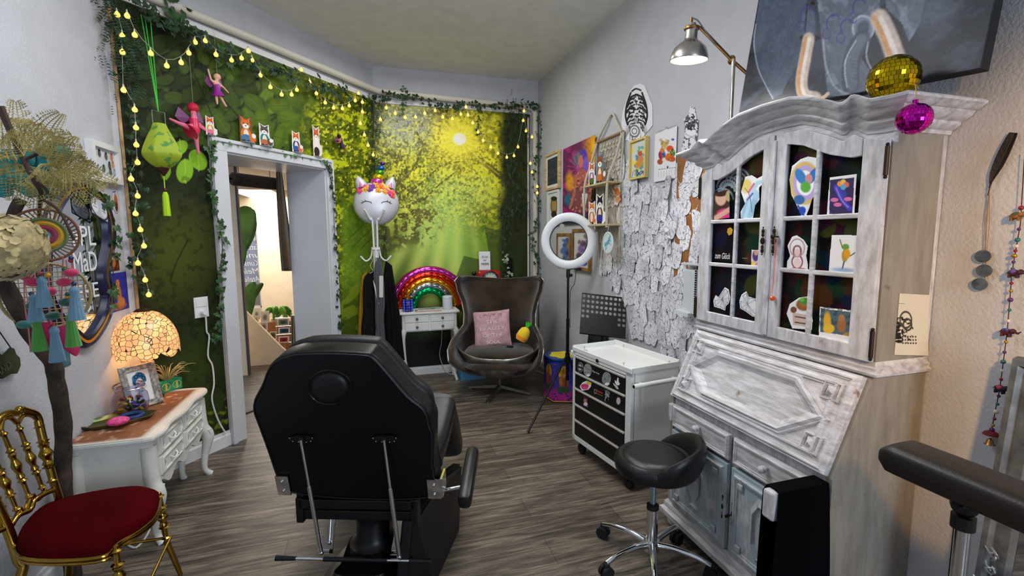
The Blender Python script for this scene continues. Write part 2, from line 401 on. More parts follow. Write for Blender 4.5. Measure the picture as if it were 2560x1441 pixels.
wt_=thing('window_lettering','white mirrored handwriting on a blue-grey film on the far shop window','lettering',onY(628,640,WY+.05))
b=MB();p0=onY(604,590,WY+.057);p1=onY(646,706,WY+.057);b.box((p0.x,p0.y,p1.z),(p1.x,p0.y+.002,p0.z));b.build('film',mat('blue grey film',(136,150,182),.6),wt_)
for i,s in enumerate(['Piercing','Tattoo','und','Kunst','Mein','Atelier']):
 text('lettering',s,frame4(onY(626,598+i*20,WY+.05),(-1,0,0),(0,0,1)),.1,ws,wt_,.001,.3,.3)
b=MB();a=onY(650,700,8.2).x;c=onY(702,700,8.2).x;b.box((a,8.2,0),(c+.2,8.5,2.24));struct(b.build('wall_pier',cream))
PY=6.0
pan=[onY(606,918,PY),onY(606,770,PY),onY(697,862,PY),onY(722,885,PY),onY(722,918,PY)]
for p in pan[:1]+pan[-1:]:p.z=0
b=MB();b.prism(pan,(0,.05,0));o=b.build('partition_panel',cream);tag(o,'cream partition panel with slanting top edge beyond the doorway','panel')
pl=onY(584,700,5.6).x;pr=onY(604,700,5.6).x
b=MB();b.box((pl-1.5,5.6,0),(pr,5.64,2.24));struct(b.build('wall_far_room_jamb',cream))
b=MB();b.box((pr,5.59,0),(pr+.018,5.65,2.24));struct(b.build('trim_2',mat('dark gap strip',(70,68,72),.5)))
for i,q in enumerate(([(603,477),(655,478),(697,493),(697,500)],[(668,502),(697,503),(697,514),(690,512)])):
 pp=[onZ(x,y+1,2.235)for x,y in q]
led=mat('lit ceiling panel',(255,255,255),.5,emit=(255,252,244),es=6)
wf=mat('panel housing',(190,180,168),.5)
for i,(x,y,sx,sy)in enumerate(((656,488,.62,1.9),(684,508,.62,1.6))):
 c=onZ(x,y,2.2);t_=thing('ceiling_light',('flat white ceiling panel lamp nearer the doorway' if i==0 else 'flat white ceiling panel lamp further back near the pier'),'light',c)
 b=MB();b.box(c+Vector((-sx/2,-sy/2,-.0)),c+Vector((sx/2,sy/2,.05)));b.build('housing',wf,t_)
 b=MB();b.box(c+Vector((-sx/2+.02,-sy/2+.02,-.006)),c+Vector((sx/2-.02,sy/2-.02,.0)));b.build('diffuser',led,t_)
area('far_room_panel_light',(-1.6,7.3,2.15),(-1.6,7.3,0),.8,1.5,70,(1,.93,.82))
point('far_room_window_bounce',(-1.8,6.3,1.5),7,(1,.93,.84),.3)
# forest photo murals
def leafy(A,thr,s,seed,cols,base=1,lo=None):
 n=fbm(A.X,A.Y,s,4,seed);A.mix(base*sstep(thr-.03,thr+.03,n),cols)
def mural_left(u0,u1,z0,z1,name,label,par=None):
 A=Art(mp(u0,z0,.003),D*(u1-u0),(0,0,z1-z0),.0052,(28,34,18));X,Y=A.X,A.Y
 big=fbm(X,Y,120,4,3);A.mix(sstep(.35,.7,big)*.5,(44,56,26))
 A.ell(430,640,95,110,(92,98,26),.2,.9,.6);A.ell(480,940,60,160,(60,78,24),.3,.9,.6)
 rl=np.random.default_rng(5)
 for i in range(420):
  x=rl.uniform(330,790);y=rl.uniform(90,400)
  if y>330+(x-400)*.25:continue
  t=np.clip((x-330)/450,0,1);k=rl.uniform(.6,1.15)
  g=(int((50+58*t)*k),int((64+76*t)*k),int((28+10*t)*k));a=rl.uniform(0,PI);r=rl.uniform(12,28)
  A.ell(x+3,y+4,r*1.3,r*.82,(16,22,12),a,.3,.7);A.ell(x,y,r*1.25,r*.75,g,a,.08,.9)
  A.line([(x-r*math.cos(a),y-r*math.sin(a)),(x+r*math.cos(a),y+r*math.sin(a))],1.6,(int(g[0]*1.25),int(g[1]*1.25),g[2]),.6)
 for x,y,rx,ry,a in ((690,215,44,24,.5),(725,235,50,22,1.0),(755,225,46,18,1.3),(700,265,34,26,0),(720,292,32,24,.2),(735,300,30,20,-.2),(720,320,34,18,-.1),(668,330,20,34,.2),(700,345,20,40,.3),(735,340,22,36,-.5),(655,300,26,40,0)):
  A.ell(x,y,rx*.8,ry*.8,(80,104,22),a,.1,.9);A.ell(x-4,y-4,rx*.5,ry*.45,(112,136,30),a,.6,.5);A.line([(x-rx*.75*math.cos(a),y-rx*.75*math.sin(a)),(x+rx*.75*math.cos(a),y+rx*.75*math.sin(a))],1.5,(60,80,20),.8)
 for x,y,rx,ry,a in ((462,428,21,30,.15),(495,400,20,28,-.6),(450,370,16,22,.8),(415,430,12,20,.2)):
  A.ell(x,y,rx,ry,(140,190,44),a,.06,1);A.line([(x,y-ry),(x+2,y+ry)],2,(170,215,80),.8)
 for p in ([(448,120),(490,195),(530,290),(545,335)],[(560,250),(590,285),(620,320)],[(470,600),(440,660),(425,705)]):A.line(p,3.4,(34,38,20),.9)
 m=sstep(745,800,X+12*(fbm(X,Y,40,3,8)-.5)*4)
 A.mix(m,(98,112,18));n=fbm(X,Y,24,5,21);A.mix(m*sstep(.5,.62,n)*.95,(196,206,28));n2=fbm(X,Y,7,3,22)
 A.mix(m*sstep(.54,.6,n2)*.75,(48,60,12));A.mix(m*sstep(.66,.72,fbm(X,Y,6,2,33))*.8,(226,228,60))
 A.mix(m*sstep(470,540,Y)*sstep(845,865,X)*.8,(120,160,44));A.mix(m*sstep(660,780,Y)*.8,(58,74,20))
 A.mix(m*sstep(640,700,Y)*sstep(.52,.6,fbm(X+Y*.8,Y,30,3,5))*.6,(150,170,40))
 for x0 in (850,880,905):A.line([(x0,620),(x0+60,560)],2,(70,84,30),.7)
 A.mix(m*sstep(170,140,X-760)*sstep(300,240,Y)*.35,(40,48,14))
 A.mix(sstep(950,1010,Y)*(X<560)*.7,(54,70,22));A.mix(sstep(.55,.62,fbm(X,Y,12,4,9))*sstep(980,1030,Y)*(X<570)*.8,(126,142,38))
 A.mix((X<560)*sstep(.57,.66,fbm(X,Y,14,4,14))*(Y>440)*.45,(18,24,14))
 A.c=A.c*.92
 o=A.build(name,par,.003,artmat('matt wallpaper print',.6));return o
mu=thing('forest_mural','green forest leaf photo wallpaper around the doorway on the diagonal wall','mural',mp(-1.9,1.3,.003))
mural_left(-2.252,U0-.118,.112,2.86,'print_panel','',mu)
mural_left(U0-.117,U1+.072,ZD+.088,2.86,'print_panel','',mu)
mural_left(U1+.073,-.004,.112,2.86,'print_panel','',mu)
zt=2.84
A=Art((.075,YF-.003,.087),(XR-.075-.10,0,0),(0,0,zt-.087),.0048,(120,138,26));X,Y=A.X,A.Y
SX,SY=1149,348
dx,dy=X-SX,Y-SY;r=np.hypot(dx,dy);an=np.arctan2(dy,dx)
A.mix(sstep(520,60,r)*.9,(196,196,34));A.mix(sstep(300,40,r)*.9,(216,210,44))
A.mix(sstep(420,560,Y)*.7*sstep(.3,.7,fbm(X,Y,90,3,2)),(140,182,60))
n=fbm(X,Y,44,5,31);A.mix(sstep(.5,.6,n)*sstep(640,560,Y)*.6,(70,80,16))
n=fbm(X,Y,20,4,32);A.mix(sstep(.55,.63,n)*sstep(600,520,Y)*.85,(228,222,50))
n=fbm(X,Y,8,3,33);A.mix(sstep(.57,.63,n)*sstep(660,560,Y)*sstep(30,80,r)*.75,(66,70,18))
A.ell(1010,310,70,60,(158,164,150),0,.9,.85);A.ell(1100,560,60,110,(176,208,110),.1,.8,.75);A.ell(1180,480,50,40,(188,204,96),0,.9,.6)
A.ell(980,700,120,110,(72,112,26),0,.9,.8);A.ell(1120,660,60,120,(158,202,88),.0,.9,.7);A.ell(1200,620,40,70,(90,130,34),0,.9,.7)
for a0,w_,al in ((1.75,.05,.55),(1.9,.06,.5),(2.05,.05,.5),(1.6,.05,.5),(2.25,.07,.4),(1.42,.04,.3)):
 k=np.exp(-((an-a0)/w_)**2)*sstep(120,260,r)*sstep(640,380,r);A.mix(k*al,(214,226,110))
for a0,w_,al in ((1.83,.035,.6),(1.98,.04,.6),(2.15,.04,.55),(1.68,.03,.45)):
 k=np.exp(-((an-a0)/w_)**2)*sstep(260,380,r);A.mix(k*al,(58,88,22))
for p,wd in (([(1250,445),(1190,400),(1120,395),(1060,360),(1040,330)],7),([(1245,430),(1180,385),(1130,398)],6),([(1060,350),(1045,400),(1010,450),(985,470)],4),([(1140,430),(1100,460),(1060,500)],4),([(1130,390),(1050,460),(1000,500),(960,530)],4),([(1240,360),(1180,350)],4),([(860,640),(960,560)],3)):
 A.line(p,wd,(92,84,30),.9)
for x,y,rx,ry,a in ((1010,520,90,26,-.5),(990,580,70,50,-.4),(1050,560,60,60,.3),(1130,410,60,14,.3),(1000,470,50,24,.2),(975,420,60,50,0)):
 e=np.hypot(((X-x)*math.cos(a)+(Y-y)*math.sin(a))/rx,(-(X-x)*math.sin(a)+(Y-y)*math.cos(a))/ry)
 A.mix(sstep(1.2,.6,e)*sstep(.47,.55,fbm(X,Y,11,3,41))*.85,(84,78,22))
A.ell(SX,SY,60,56,(240,222,60),0,.95,.8)
for i in range(18):
 a0=i*PI/9+.1;k=np.exp(-(((an-a0+PI)%(2*PI)-PI)/.035)**2)*sstep(90+20*(i%3),10,r);A.mix(k*.85,(250,236,110))
A.ell(SX,SY,15,14,(255,255,240),0,.3,1)
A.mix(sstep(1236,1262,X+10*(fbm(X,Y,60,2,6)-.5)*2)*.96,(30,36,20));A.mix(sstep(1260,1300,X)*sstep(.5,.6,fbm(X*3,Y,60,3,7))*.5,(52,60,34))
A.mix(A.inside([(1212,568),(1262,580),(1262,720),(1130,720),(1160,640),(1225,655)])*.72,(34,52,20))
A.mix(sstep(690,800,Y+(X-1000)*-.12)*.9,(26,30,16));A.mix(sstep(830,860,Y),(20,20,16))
A.mix(sstep(925,880,X)*sstep(380,300,Y)*.3,(40,50,14))
A.mix(sstep(310,270,Y)*.35,(52,58,30));n=fbm(X,Y,5,2,61);A.mix(sstep(.56,.64,n)*sstep(600,480,Y)*sstep(1240,1200,X)*sstep(26,60,r)*.6,(70,72,18));A.mix(sstep(.60,.68,fbm(X,Y,4,2,62))*sstep(620,520,Y)*sstep(1240,1200,X)*.6,(236,232,80))
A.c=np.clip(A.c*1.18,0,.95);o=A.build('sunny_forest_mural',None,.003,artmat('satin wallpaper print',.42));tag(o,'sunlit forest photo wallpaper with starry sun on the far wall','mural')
# whitewashed secretary cabinet
def wash_mat(name,base,dark,worn,tint=None,gs=(4,4,1.2),amt=.5):
 m=bpy.data.materials.new(name);m.use_nodes=True;nt=m.node_tree;b=nt.nodes['Principled BSDF'];N_=nt.nodes.new;lk=nt.links.new
 tc=N_('ShaderNodeTexCoord');mp_=N_('ShaderNodeMapping');mp_.inputs['Scale'].default_value=gs;lk(tc.outputs['Object'],mp_.inputs[0])
 n=N_('ShaderNodeTexNoise');n.inputs['Scale'].default_value=9;n.inputs['Detail'].default_value=8;n.inputs['Roughness'].default_value=.65;lk(mp_.outputs[0],n.inputs[0])
 r=N_('ShaderNodeValToRGB');r.color_ramp.elements[0].position=.34;r.color_ramp.elements[1].position=.6
 r.color_ramp.elements[0].color=L4(dark);r.color_ramp.elements[1].color=L4(base);lk(n.outputs[0],r.inputs[0]);cur=r.outputs[0]
 if tint:
  n3=N_('ShaderNodeTexNoise');n3.inputs['Scale'].default_value=5;lk(mp_.outputs[0],n3.inputs[0]);r3=N_('ShaderNodeValToRGB')
  r3.color_ramp.elements[0].position=.42;r3.color_ramp.elements[1].position=.6;lk(n3.outputs[0],r3.inputs[0])
  x=N_('ShaderNodeMix');x.data_type='RGBA';lk(r3.outputs[0],x.inputs[0]);lk(cur,x.inputs[6]);x.inputs[7].default_value=L4(tint);cur=x.outputs[2]
 n2=N_('ShaderNodeTexNoise');n2.inputs['Scale'].default_value=13;n2.inputs['Detail'].default_value=7;lk(tc.outputs['Object'],n2.inputs[0])
 r2=N_('ShaderNodeValToRGB');r2.color_ramp.elements[0].position=.70;r2.color_ramp.elements[1].position=.76;lk(n2.outputs[0],r2.inputs[0])
 x=N_('ShaderNodeMix');x.data_type='RGBA';lk(r2.outputs[0],x.inputs[0]);lk(cur,x.inputs[6]);x.inputs[7].default_value=L4(worn);lk(x.outputs[2],b.inputs['Base Color'])
 b.inputs['Roughness'].default_value=.55
 bp=N_('ShaderNodeBump');bp.inputs['Strength'].default_value=.2;bp.inputs['Distance'].default_value=.002;lk(n.outputs[0],bp.inputs['Height']);lk(bp.outputs[0],b.inputs['Normal'])
 MATS[name]=m;return m
wash=wash_mat('whitewashed wood',(214,213,218),(172,168,170),(140,110,84))
washh=wash_mat('whitewashed wood along the grain',(216,214,218),(166,161,162),(140,106,76),gs=(4,1.0,7))
washt=wash_mat('whitewash with turquoise rubbed in',(196,200,206),(142,142,144),(120,92,66),(160,176,184))
washs=wash_mat('greyish beige side boards',(150,143,132),(130,122,111),(104,86,68),gs=(3,3,.6))
oldbrass=mat('dark aged brass',(62,50,38),.42,.85)
def mould(b,pts,nrm,w,prof,closed=True):
 """sweep prof [(across -.5...5, height)] along pts lying in a plane, with mitred corners"""
 pts=[Vector(p)for p in pts];nrm=Vector(nrm).normalized();k=len(pts);rows=[]
 for i,p in enumerate(pts):
  a=(p-pts[i-1]).normalized()if (closed or i)else None;c=(pts[(i+1)%k]-p).normalized()if (closed or i<k-1)else None
  if a is None:a=c
  if c is None:c=a
  s=(nrm.cross(a)+nrm.cross(c));s.normalize();s/=max(.35,s.dot(nrm.cross(a)))
  rows.append([p+s*(x*w)+nrm*h for x,h in prof])
 b.grid(lambda u,v:rows[int(round(u*(k if closed else k-1)))%k][int(round(v*(len(prof)-1)))],k,len(prof),wu=closed)
RIDGE=lambda h:[(-.5,0),(-.4,h*.6),(-.2,h*.5),(-.1,h),(.15,h),(.3,h*.4),(.5,0)]
CY0,CY1=1.10,1.972;CC=1.536;XB,XU=1.434,1.585
cab=thing('secretary_cabinet','tall whitewashed wooden secretary with glazed top doors and slanting writing flap','cabinet',(1.63,CC,0))
prof=[(XB,.10),(XB,.69),(XU,1.03),(XU,1.065),(1.828,1.065),(1.828,.10)]
for y,s in ((CY0,.022),(CY1,-.022)):b=MB();b.prism([(x,y,z)for x,z in prof],(0,s,0));b.build('side_panel',washs,cab)
b=MB();b.prism([(x+.012,CY0+.02,z)for x,z in prof[:3]]+[(1.82,CY0+.02,1.03),(1.82,CY0+.02,.1)],(0,CY1-CY0-.04,0));b.build('lower_case',wash,cab)
b=MB();w_=[(1.60,0),(1.83,0)]
pr=[(0,.0),(.028,.004),(.030,.03),(.014,.042),(.012,.066),(0,.08)]
def band(b,x0,y0,y1,z0,prof,xb=1.828):
 rows=[[Vector((xb,y1+d,z0+z))for d,z in prof],[Vector((x0-d,y1+d,z0+z))for d,z in prof],[Vector((x0-d,y0-d,z0+z))for d,z in prof],[Vector((xb,y0-d,z0+z))for d,z in prof]]
 b.grid(lambda u,v:rows[int(round(u*3))][int(round(v*(len(prof)-1)))],4,len(prof))
band(b,XB,CY0,CY1,.055,pr);b.box((XB,CY0,.055),(1.828,CY1,.13));b.build('base_moulding',washh,cab)
for x in (XB+.02,1.77):
 for y in (CY0+.03,CY1-.03):b=MB();b.ball((x,y,.03),.034,14,(1,1,.9));b.build('foot',wash,cab,True)
b=MB();band(b,XU,CY0,CY1,1.028,[(0,0),(.016,.003),(.018,.012),(.010,.018),(.012,.03),(.004,.036),(0,.05)]);b.build('waist_moulding',washh,cab)
def panel(name,y0,y1,z0,z1,x,parent,m,t=.018):
 b=MB();b.box((x-t,y0,z0),(x+.002,y1,z1),.003)
 return b,name,m,parent
DR=[(CC+.012,CY1-.038),(CY0+.05,CC-.012)]
for i,(y0,y1)in enumerate(DR):
 b,*_=panel('drawer',y0,y1,.545,.66,XB,cab,washh,.014)
 xx=XB-.014;mould(b,[(xx,y1-.012,.557),(xx,y1-.012,.648),(xx,y0+.012,.648),(xx,y0+.012,.557)],(-1,0,0),.022,RIDGE(.008))
 d=b.build('drawer',washh,cab)
 kp=onX(*((1750,1070)if i==0 else (1918,1172)),XB-.014);b=MB()
 b.lathe([(.006,0),(.006,.008),(.012,.012),(.015,.019),(.010,.022),(.014,.028),(.014,.034),(.007,.040),(0,.041)],18,Matrix.Translation(kp)@Matrix.Rotation(-PI/2,4,'Y'))
 b.build('knob',wash,d,True)
 b,*_=panel('door',y0,y1,.145,.53,XB,cab,washt)
 xx=XB-.018;o_=.03
 mould(b,[(xx,y1-o_,.145+o_),(xx,y1-o_,.53-o_),(xx,y0+o_,.53-o_),(xx,y0+o_,.145+o_)],(-1,0,0),.03,RIDGE(.010))
 yc=(y0+y1)/2;zc=.3375;a_,c_=.062,.118
 hexa=[(xx,yc+a_,zc-c_*.55),(xx,yc+a_,zc+c_*.55),(xx,yc+a_*.5,zc+c_),(xx,yc-a_*.5,zc+c_),(xx,yc-a_,zc+c_*.55),(xx,yc-a_,zc-c_*.55),(xx,yc-a_*.5,zc-c_),(xx,yc+a_*.5,zc-c_)]
 mould(b,hexa,(-1,0,0),.03,[(-.5,0),(-.3,.014),(0,.010),(.3,.004),(.5,0)])
 b.prism([Vector(p)*1 for p in [(xx,yc+(p[1]-yc)*.55,zc+(p[2]-zc)*.6)for p in hexa]],(-.012,0,0))
 for sy in (-1,1):
  for sz in (-1,1):
   c=Vector((xx,yc+sy*(y1-y0)*.34,zc+sz*.135));b.box(c-Vector((.012,.014,.013)),c+Vector((0,.014,.013)),.004)
 d=b.build('door',washt,cab);ye=y0+.022 if i==0 else y1-.022;b=MB()
 for z,s in ((.33,.012),(.36,.007),(.30,.007),(.375,.010),(.285,.010),(.39,.004),(.27,.004)):b.ball((xx-.001,ye,z),s,8,(.25,1,1.2))
 if i:b.tube([(xx,ye,.33),(xx-.018,ye,.33)],.003,8);b.ball((xx-.03,ye+.0,.33),.012,10,(1.2,.35,.7))
 b.build('key_plate',oldbrass,d)
b=MB();b.box((1.205,1.112,.575),(1.44,1.158,.672),.008);b.box((1.44,1.115,.58),(1.56,1.15,.665));o=b.build('pull_out_rail',wash,cab)
b=MB();b.box((XB-.018,CY1-.036,.565),(XB+.01,CY1-.004,.655),.006);b.build('pull_out_rail',wash,cab)
e2=Vector((XU-XB,0,1.03-.69)).normalized();LH=math.hypot(XU-XB,.34);nl=Vector((-e2.z,0,e2.x));L0=Vector((XB,0,.69))
def lp(y,v,h=0):return Vector((0,y,0))+L0+e2*v+nl*h
zz=lambda z:(z-.69)/.34*LH
b=MB();y0,y1=CY0+.018,CY1-.015
b.prism([lp(y0,.004),lp(y1,.004),lp(y1,LH-.012),lp(y0,LH-.012)],nl*.02)
for off,w_,h in ((.018,.022,.008),(.052,.028,.012)):
 mould(b,[lp(y1-off*(1.3),off,.02),lp(y1-off*1.3,LH-.012-off,.02),lp(y0+off*1.3,LH-.012-off,.02),lp(y0+off*1.3,off,.02)],nl,w_,RIDGE(h))
v=[zz(.855),zz(.94),zz(.768)]
hx=[lp(1.87,v[0],.02),lp(1.745,v[1],.02),lp(1.33,v[1],.02),lp(1.205,v[0],.02),lp(1.33,v[2],.02),lp(1.745,v[2],.02)]
mould(b,hx[::-1],nl,.052,[(-.5,0),(-.42,.012),(-.3,.009),(-.15,.020),(.1,.016),(.3,.006),(.5,0)])
for yy in (1.885,1.195):
 for z_ in (.945,.765):
  q=[lp(yy+a*.03,zz(z_)+c*.03,.02)for a,c in ((-1,-1),(1,-1),(1,1),(-1,1))];mould(b,q,nl,.012,RIDGE(.012))
  q=[b.bm.verts.new(lp(yy+a*.021,zz(z_)+c*.021,.022))for a,c in ((-1,-1),(1,-1),(1,1),(-1,1))];ap=b.bm.verts.new(lp(yy,zz(z_),.045))
  for i in range(4):b.bm.faces.new((q[i],q[(i+1)%4],ap))
fl=b.build('writing_flap',washh,cab)
b=MB();b.lathe([(.006,0),(.006,.012),(.013,.018),(.014,.026),(.008,.032),(0,.033)],16,frame4(lp(1.548,zz(.985),.02),(0,1,0),e2));b.build('knob',oldbrass,fl,True)
G=[(0,2.005),(.11,2.0),(.16,1.985),(.19,1.973),(.25,1.945),(.285,1.925),(.30,1.928),(.315,1.94),(.33,1.938),(.37,1.912),(.43,1.906),(.6,1.905)]
def itp(T_,s):return float(np.interp(s,[a for a,_ in T_],[c for _,c in T_]))
b=MB();ys=np.linspace(CY0,CY1,41)
b.box((XU,CY0,1.07),(1.828,CY0+.022,1.86));b.build('upper_side',washs,cab)
b=MB();b.box((XU,CY1-.022,1.07),(1.828,CY1,1.86));b.box((1.81,CY0,1.07),(1.828,CY1,1.86));b.box((XU+.005,CY0+.02,1.066),(1.82,CY1-.02,1.082));b.box((XU+.005,CY0,1.87),(1.828,CY1,1.895))
b.box((1.62,CY0+.02,1.355),(1.81,CY1-.02,1.37));b.box((1.62,CY0+.02,1.56),(1.81,CY1-.02,1.575))
b.build('upper_case',wash,cab)
HG=[(0,1.852),(.06,1.85),(.13,1.832),(.19,1.802),(.24,1.78),(.32,1.757),(.36,1.76),(.5,1.76)]
tp=lambda s:itp(G,s)-.095;gt=lambda s:itp(HG,s)
b=MB();sv=np.linspace(-.436,.436,61)
low=[(XU-.002,CC+s,gt(abs(s))+.03)for s in sv];up=[(XU-.002,CC+s,itp(G,abs(s))-.02)for s in sv[::-1]]
b.prism(low+up,(.022,0,0));b.build('frieze',washh,cab)
for sg,nm in ((1,0),(-1,1)):
 so,si=.432,.004;x0,x1=XU-.022,XU-.002
 b=MB();S=np.linspace(si,so,34)
 b.prism([(x0,CC+sg*s,gt(s))for s in S if .055<=s<=.36]+[(x0,CC+sg*s,tp(s)-.012)for s in S[::-1]if .055<=s<=.36],(.02,0,0))
 b.prism([(x0,CC+sg*s,1.078)for s in (si,.058)]+[(x0,CC+sg*.058,tp(.058)-.012),(x0,CC+sg*si,tp(si)-.012)],(.02,0,0))
 b.prism([(x0,CC+sg*s,1.078)for s in (.356,so)]+[(x0,CC+sg*so,tp(so)-.012),(x0,CC+sg*.356,tp(.356)-.012)],(.02,0,0))
 b.box((x0,CC+sg*.055,1.078),(x1,CC+sg*.36,1.128))
 if sg==1:b.box((x0-.008,CC-.012,1.085),(x0,CC+.012,1.875),.004)
 d=b.build('glazed_door',wash,cab);bevm(d,.003)
 b=MB()
 b.box((x0-.001,CC+sg*.187,1.12),(x1-.002,CC+sg*.203,gt(.195)+.01),.004)
 for z in (1.361,1.563):b.box((x0+.001,CC+sg*.05,z-.009),(x1,CC+sg*.36,z+.009),.004)
 b.build('muntin',washh,d)
 for (s0,s1)in ((.056,.187),(.203,.358)):
  for k,(z0,z1)in enumerate(((1.126,1.352),(1.370,1.554),(1.572,1.80))):
   b=MB();pts=[(XU-.010,CC+sg*s,z0)for s in (s1,s0)]
   if k<2:pts+=[(XU-.010,CC+sg*s,z1)for s in (s0,s1)]
   else :pts+=[(XU-.010,CC+sg*s,gt(s)+.004)for s in np.linspace(s0,s1,8)]
   b.prism(pts,(.002,0,0));b.build('pane',mat('cabinet glass',(235,240,245),.03,trans=1,ior=1.08,spec=.8),d)
 b=MB();
 for z,s in ((1.475,.013),(1.50,.008),(1.45,.008),(1.515,.009),(1.435,.009),(1.53,.004),(1.42,.004)):b.ball((x0-.0085,CC+sg*.028,z),s,8,(.25,1,1.2))
 b.build('key_plate',oldbrass,d)
 for z in (1.14,1.73):b=MB();b.tube([(x0-.003,CC+sg*.437,z-.045),(x0-.003,CC+sg*.437,z+.045)],.007,10);b.ball((x0-.003,CC+sg*.437,z+.05),.006,8);b.ball((x0-.003,CC+sg*.437,z-.05),.006,8);b.build('hinge',oldbrass,d)
CP=[(0,-.085),(.008,-.083),(.012,-.072),(.026,-.066),(.034,-.056),(.034,-.048),(.046,-.044),(.062,-.034),(.070,-.022),(.080,-.020),(.088,-.012),(.098,-.006),(.100,0),(.094,.006),(0,.006)]
rows=[]
hw=(CY1-CY0)/2
rows.append([Vector((1.828,CC+hw+d,itp(G,.5)+z))for d,z in CP])
for s in np.linspace(1,-1,81):
 r_=[]
 for d,z in CP:
  y=CC+s*(hw+d);ss=abs(s)*(hw+.03);r_.append(Vector((XU-d,y,itp(G,ss)+z)))
 rows.append(r_)
rows.append([Vector((1.828,CC-hw-d,itp(G,.5)+z))for d,z in CP])
b=MB();b.grid(lambda u,v:rows[int(round(u*(len(rows)-1)))][int(round(v*(len(CP)-1)))],len(rows),len(CP));b.build('cornice',washh,cab,True,ang=35)
b=MB();b.box((XU,CY0-.02,1.895),(1.828,CY1+.02,1.911));b.build('top_board',wash,cab)
A=Art((XU+.012,CY1-.03,1.085),(0,-(CY1-CY0-.06),0),(0,0,.77),.003,(20,14,16));rl=np.random.default_rng(3)
cols=[(74,22,20),(96,52,20),(22,26,60),(20,62,36),(74,20,50),(30,30,34),(84,84,26),(18,40,66),(24,20,22)]
for i in range(300):
 A.ell(rl.uniform(1750,2200),rl.uniform(360,900),(q:=rl.uniform(14,34)),q*1.15,cols[rl.integers(len(cols))],0,.06,.85)
for (x,y)in ((1820,470),(1845,450),(1805,500)):
 for k in range(3):A.ring(x,y,10+9*k,10+9*k,2.5,(210,225,230),1,180,360)
for k in range(14):a=PI+k*PI/13;A.line([(1822+14*math.cos(a),478+14*math.sin(a)),(1822+26*math.cos(a),478+28*math.sin(a))],3,(225,232,235))
o=A.build('dotted_cloth',None,.002,artmat('printed cloth',.8));tag(o,'dark cloth with big coloured dots hung behind the cabinet glass','cloth')
text('lettering','zum Glück',frame4(onX(1806,640,XU-.013),(0,-1,0),(0,.0,1)),.028,mat('white ink',(232,232,232),.6),None,.0004,.10,.2)
o=bpy.context.scene.collection.objects[-1];o.name='glass_writing';tag(o,'small white handwriting on the middle left pane of the cabinet','writing')
text('glass_writing','......',frame4(onX(1862,646,XU-.013),(0,-1,0),(0,0,1)),.004,MATS['white ink'],None,.0004,.03)
o=bpy.context.scene.collection.objects[-1];tag(o,'tiny row of white dots on the middle pane beside the small portrait card','writing')
SX_=XU-.0125
def sticker(name,label,cat,poly,paint,bg=(236,236,238),x=SX_,group=None,step=.0016):
 xs=[p[0]for p in poly];ys=[p[1]for p in poly]
 cs=[onX(a,c,x)for a in (min(xs)-2,max(xs)+2)for c in (min(ys)-2,max(ys)+2)]
 y1,y0=max(c.y for c in cs),min(c.y for c in cs);z0,z1=min(c.z for c in cs),max(c.z for c in cs)
 A=Art((x,y1,z0),(0,y0-y1,0),(0,0,z1-z0),step,bg);paint(A);A.cut(A.inside(poly));o=A.build(name,None,.0008)
 return tag(o,label,cat,group)
def p1(A):
 A.ell(1797,500,30,40,(64,42,36));A.ell(1802,495,14,19,(214,170,150));A.ell(1800,482,19,10,(60,36,26));A.ell(1812,535,20,13,(196,60,120));A.line([(1790,545),(1830,520)],12,(205,160,140));A.ell(1822,490,8,14,(190,160,120))
sticker('photo_card','small photo of a dark haired person on the upper left pane','photo',[(1786,482),(1824,473),(1824,545),(1784,551)],p1,(120,90,70))
def p2(A):
 A.ell(1866,466,14,18,(228,206,120));A.ell(1874,520,16,44,(150,190,214),.35);A.ell(1888,488,14,12,(170,205,225),.5);A.line([(1862,548),(1876,500),(1890,462),(1905,455)],9,(176,214,230));A.line([(1872,480),(1885,460)],5,(214,110,170));A.line([(1868,500),(1882,484)],4,(120,90,190));A.line([(1862,470),(1874,490),(1880,530)],1.5,(70,90,110))
sticker('whale_cutout','cut out drawing of a pale blue humpback whale with blossoms on a pane','sticker',[(1863,442),(1880,438),(1893,446),(1908,438),(1909,458),(1898,470),(1899,500),(1888,515),(1882,550),(1852,546),(1851,530),(1862,510),(1852,480)],p2)
def p3(A):
 A.ell(2013,455,34,46,(250,250,250));A.ring(2013,458,31,44,8,(222,190,110));A.ring(2013,458,26,38,5,(190,170,220));A.ell(2002,442,12,22,(60,130,200),-.5);A.ell(2032,440,10,22,(50,120,190),.5);A.ell(2022,447,9,12,(216,150,150));A.ell(2014,468,13,14,(96,176,70));A.ell(1998,500,14,12,(60,110,170));A.line([(1995,515),(2010,540)],5,(50,80,160));A.ell(2004,528,10,12,(40,80,190),.6)
sticker('fairy_cutout','large cut out of a winged green figure inside a rainbow ring','sticker',[(2001,398),(2020,391),(2052,396),(2054,440),(2046,478),(2030,500),(2024,520),(2014,545),(2002,540),(1990,512),(1978,488),(1973,450),(1980,415)],p3)
def p4(A):
 A.cut(A.X>-9);A.poly([(2075,450),(2136,444),(2131,534),(2073,536)],(60,44,92));A.ell(2104,480,16,9,(60,70,160),.9);A.line([(2090,468),(2106,500),(2124,522)],12,(70,70,190));A.line([(2090,470),(2104,500),(2120,518)],4,(150,120,220))
 for x,y,c in ((2100,460,(240,150,60)),(2108,456,(240,190,90)),(2116,462,(220,110,90)),(2108,468,(90,170,210))):A.ell(x,y,7,7,c)
 for x,y in ((2086,500),(2120,498),(2094,512)):A.ell(x,y,10,5,(222,120,170))
sticker('whale_postcard','white edged postcard of a purple whale lifted by balloons','postcard',[(2074,443),(2142,435),(2136,543),(2066,545)],p4)
def p5(A):A.ell(1824,580,6,8,(200,150,40))
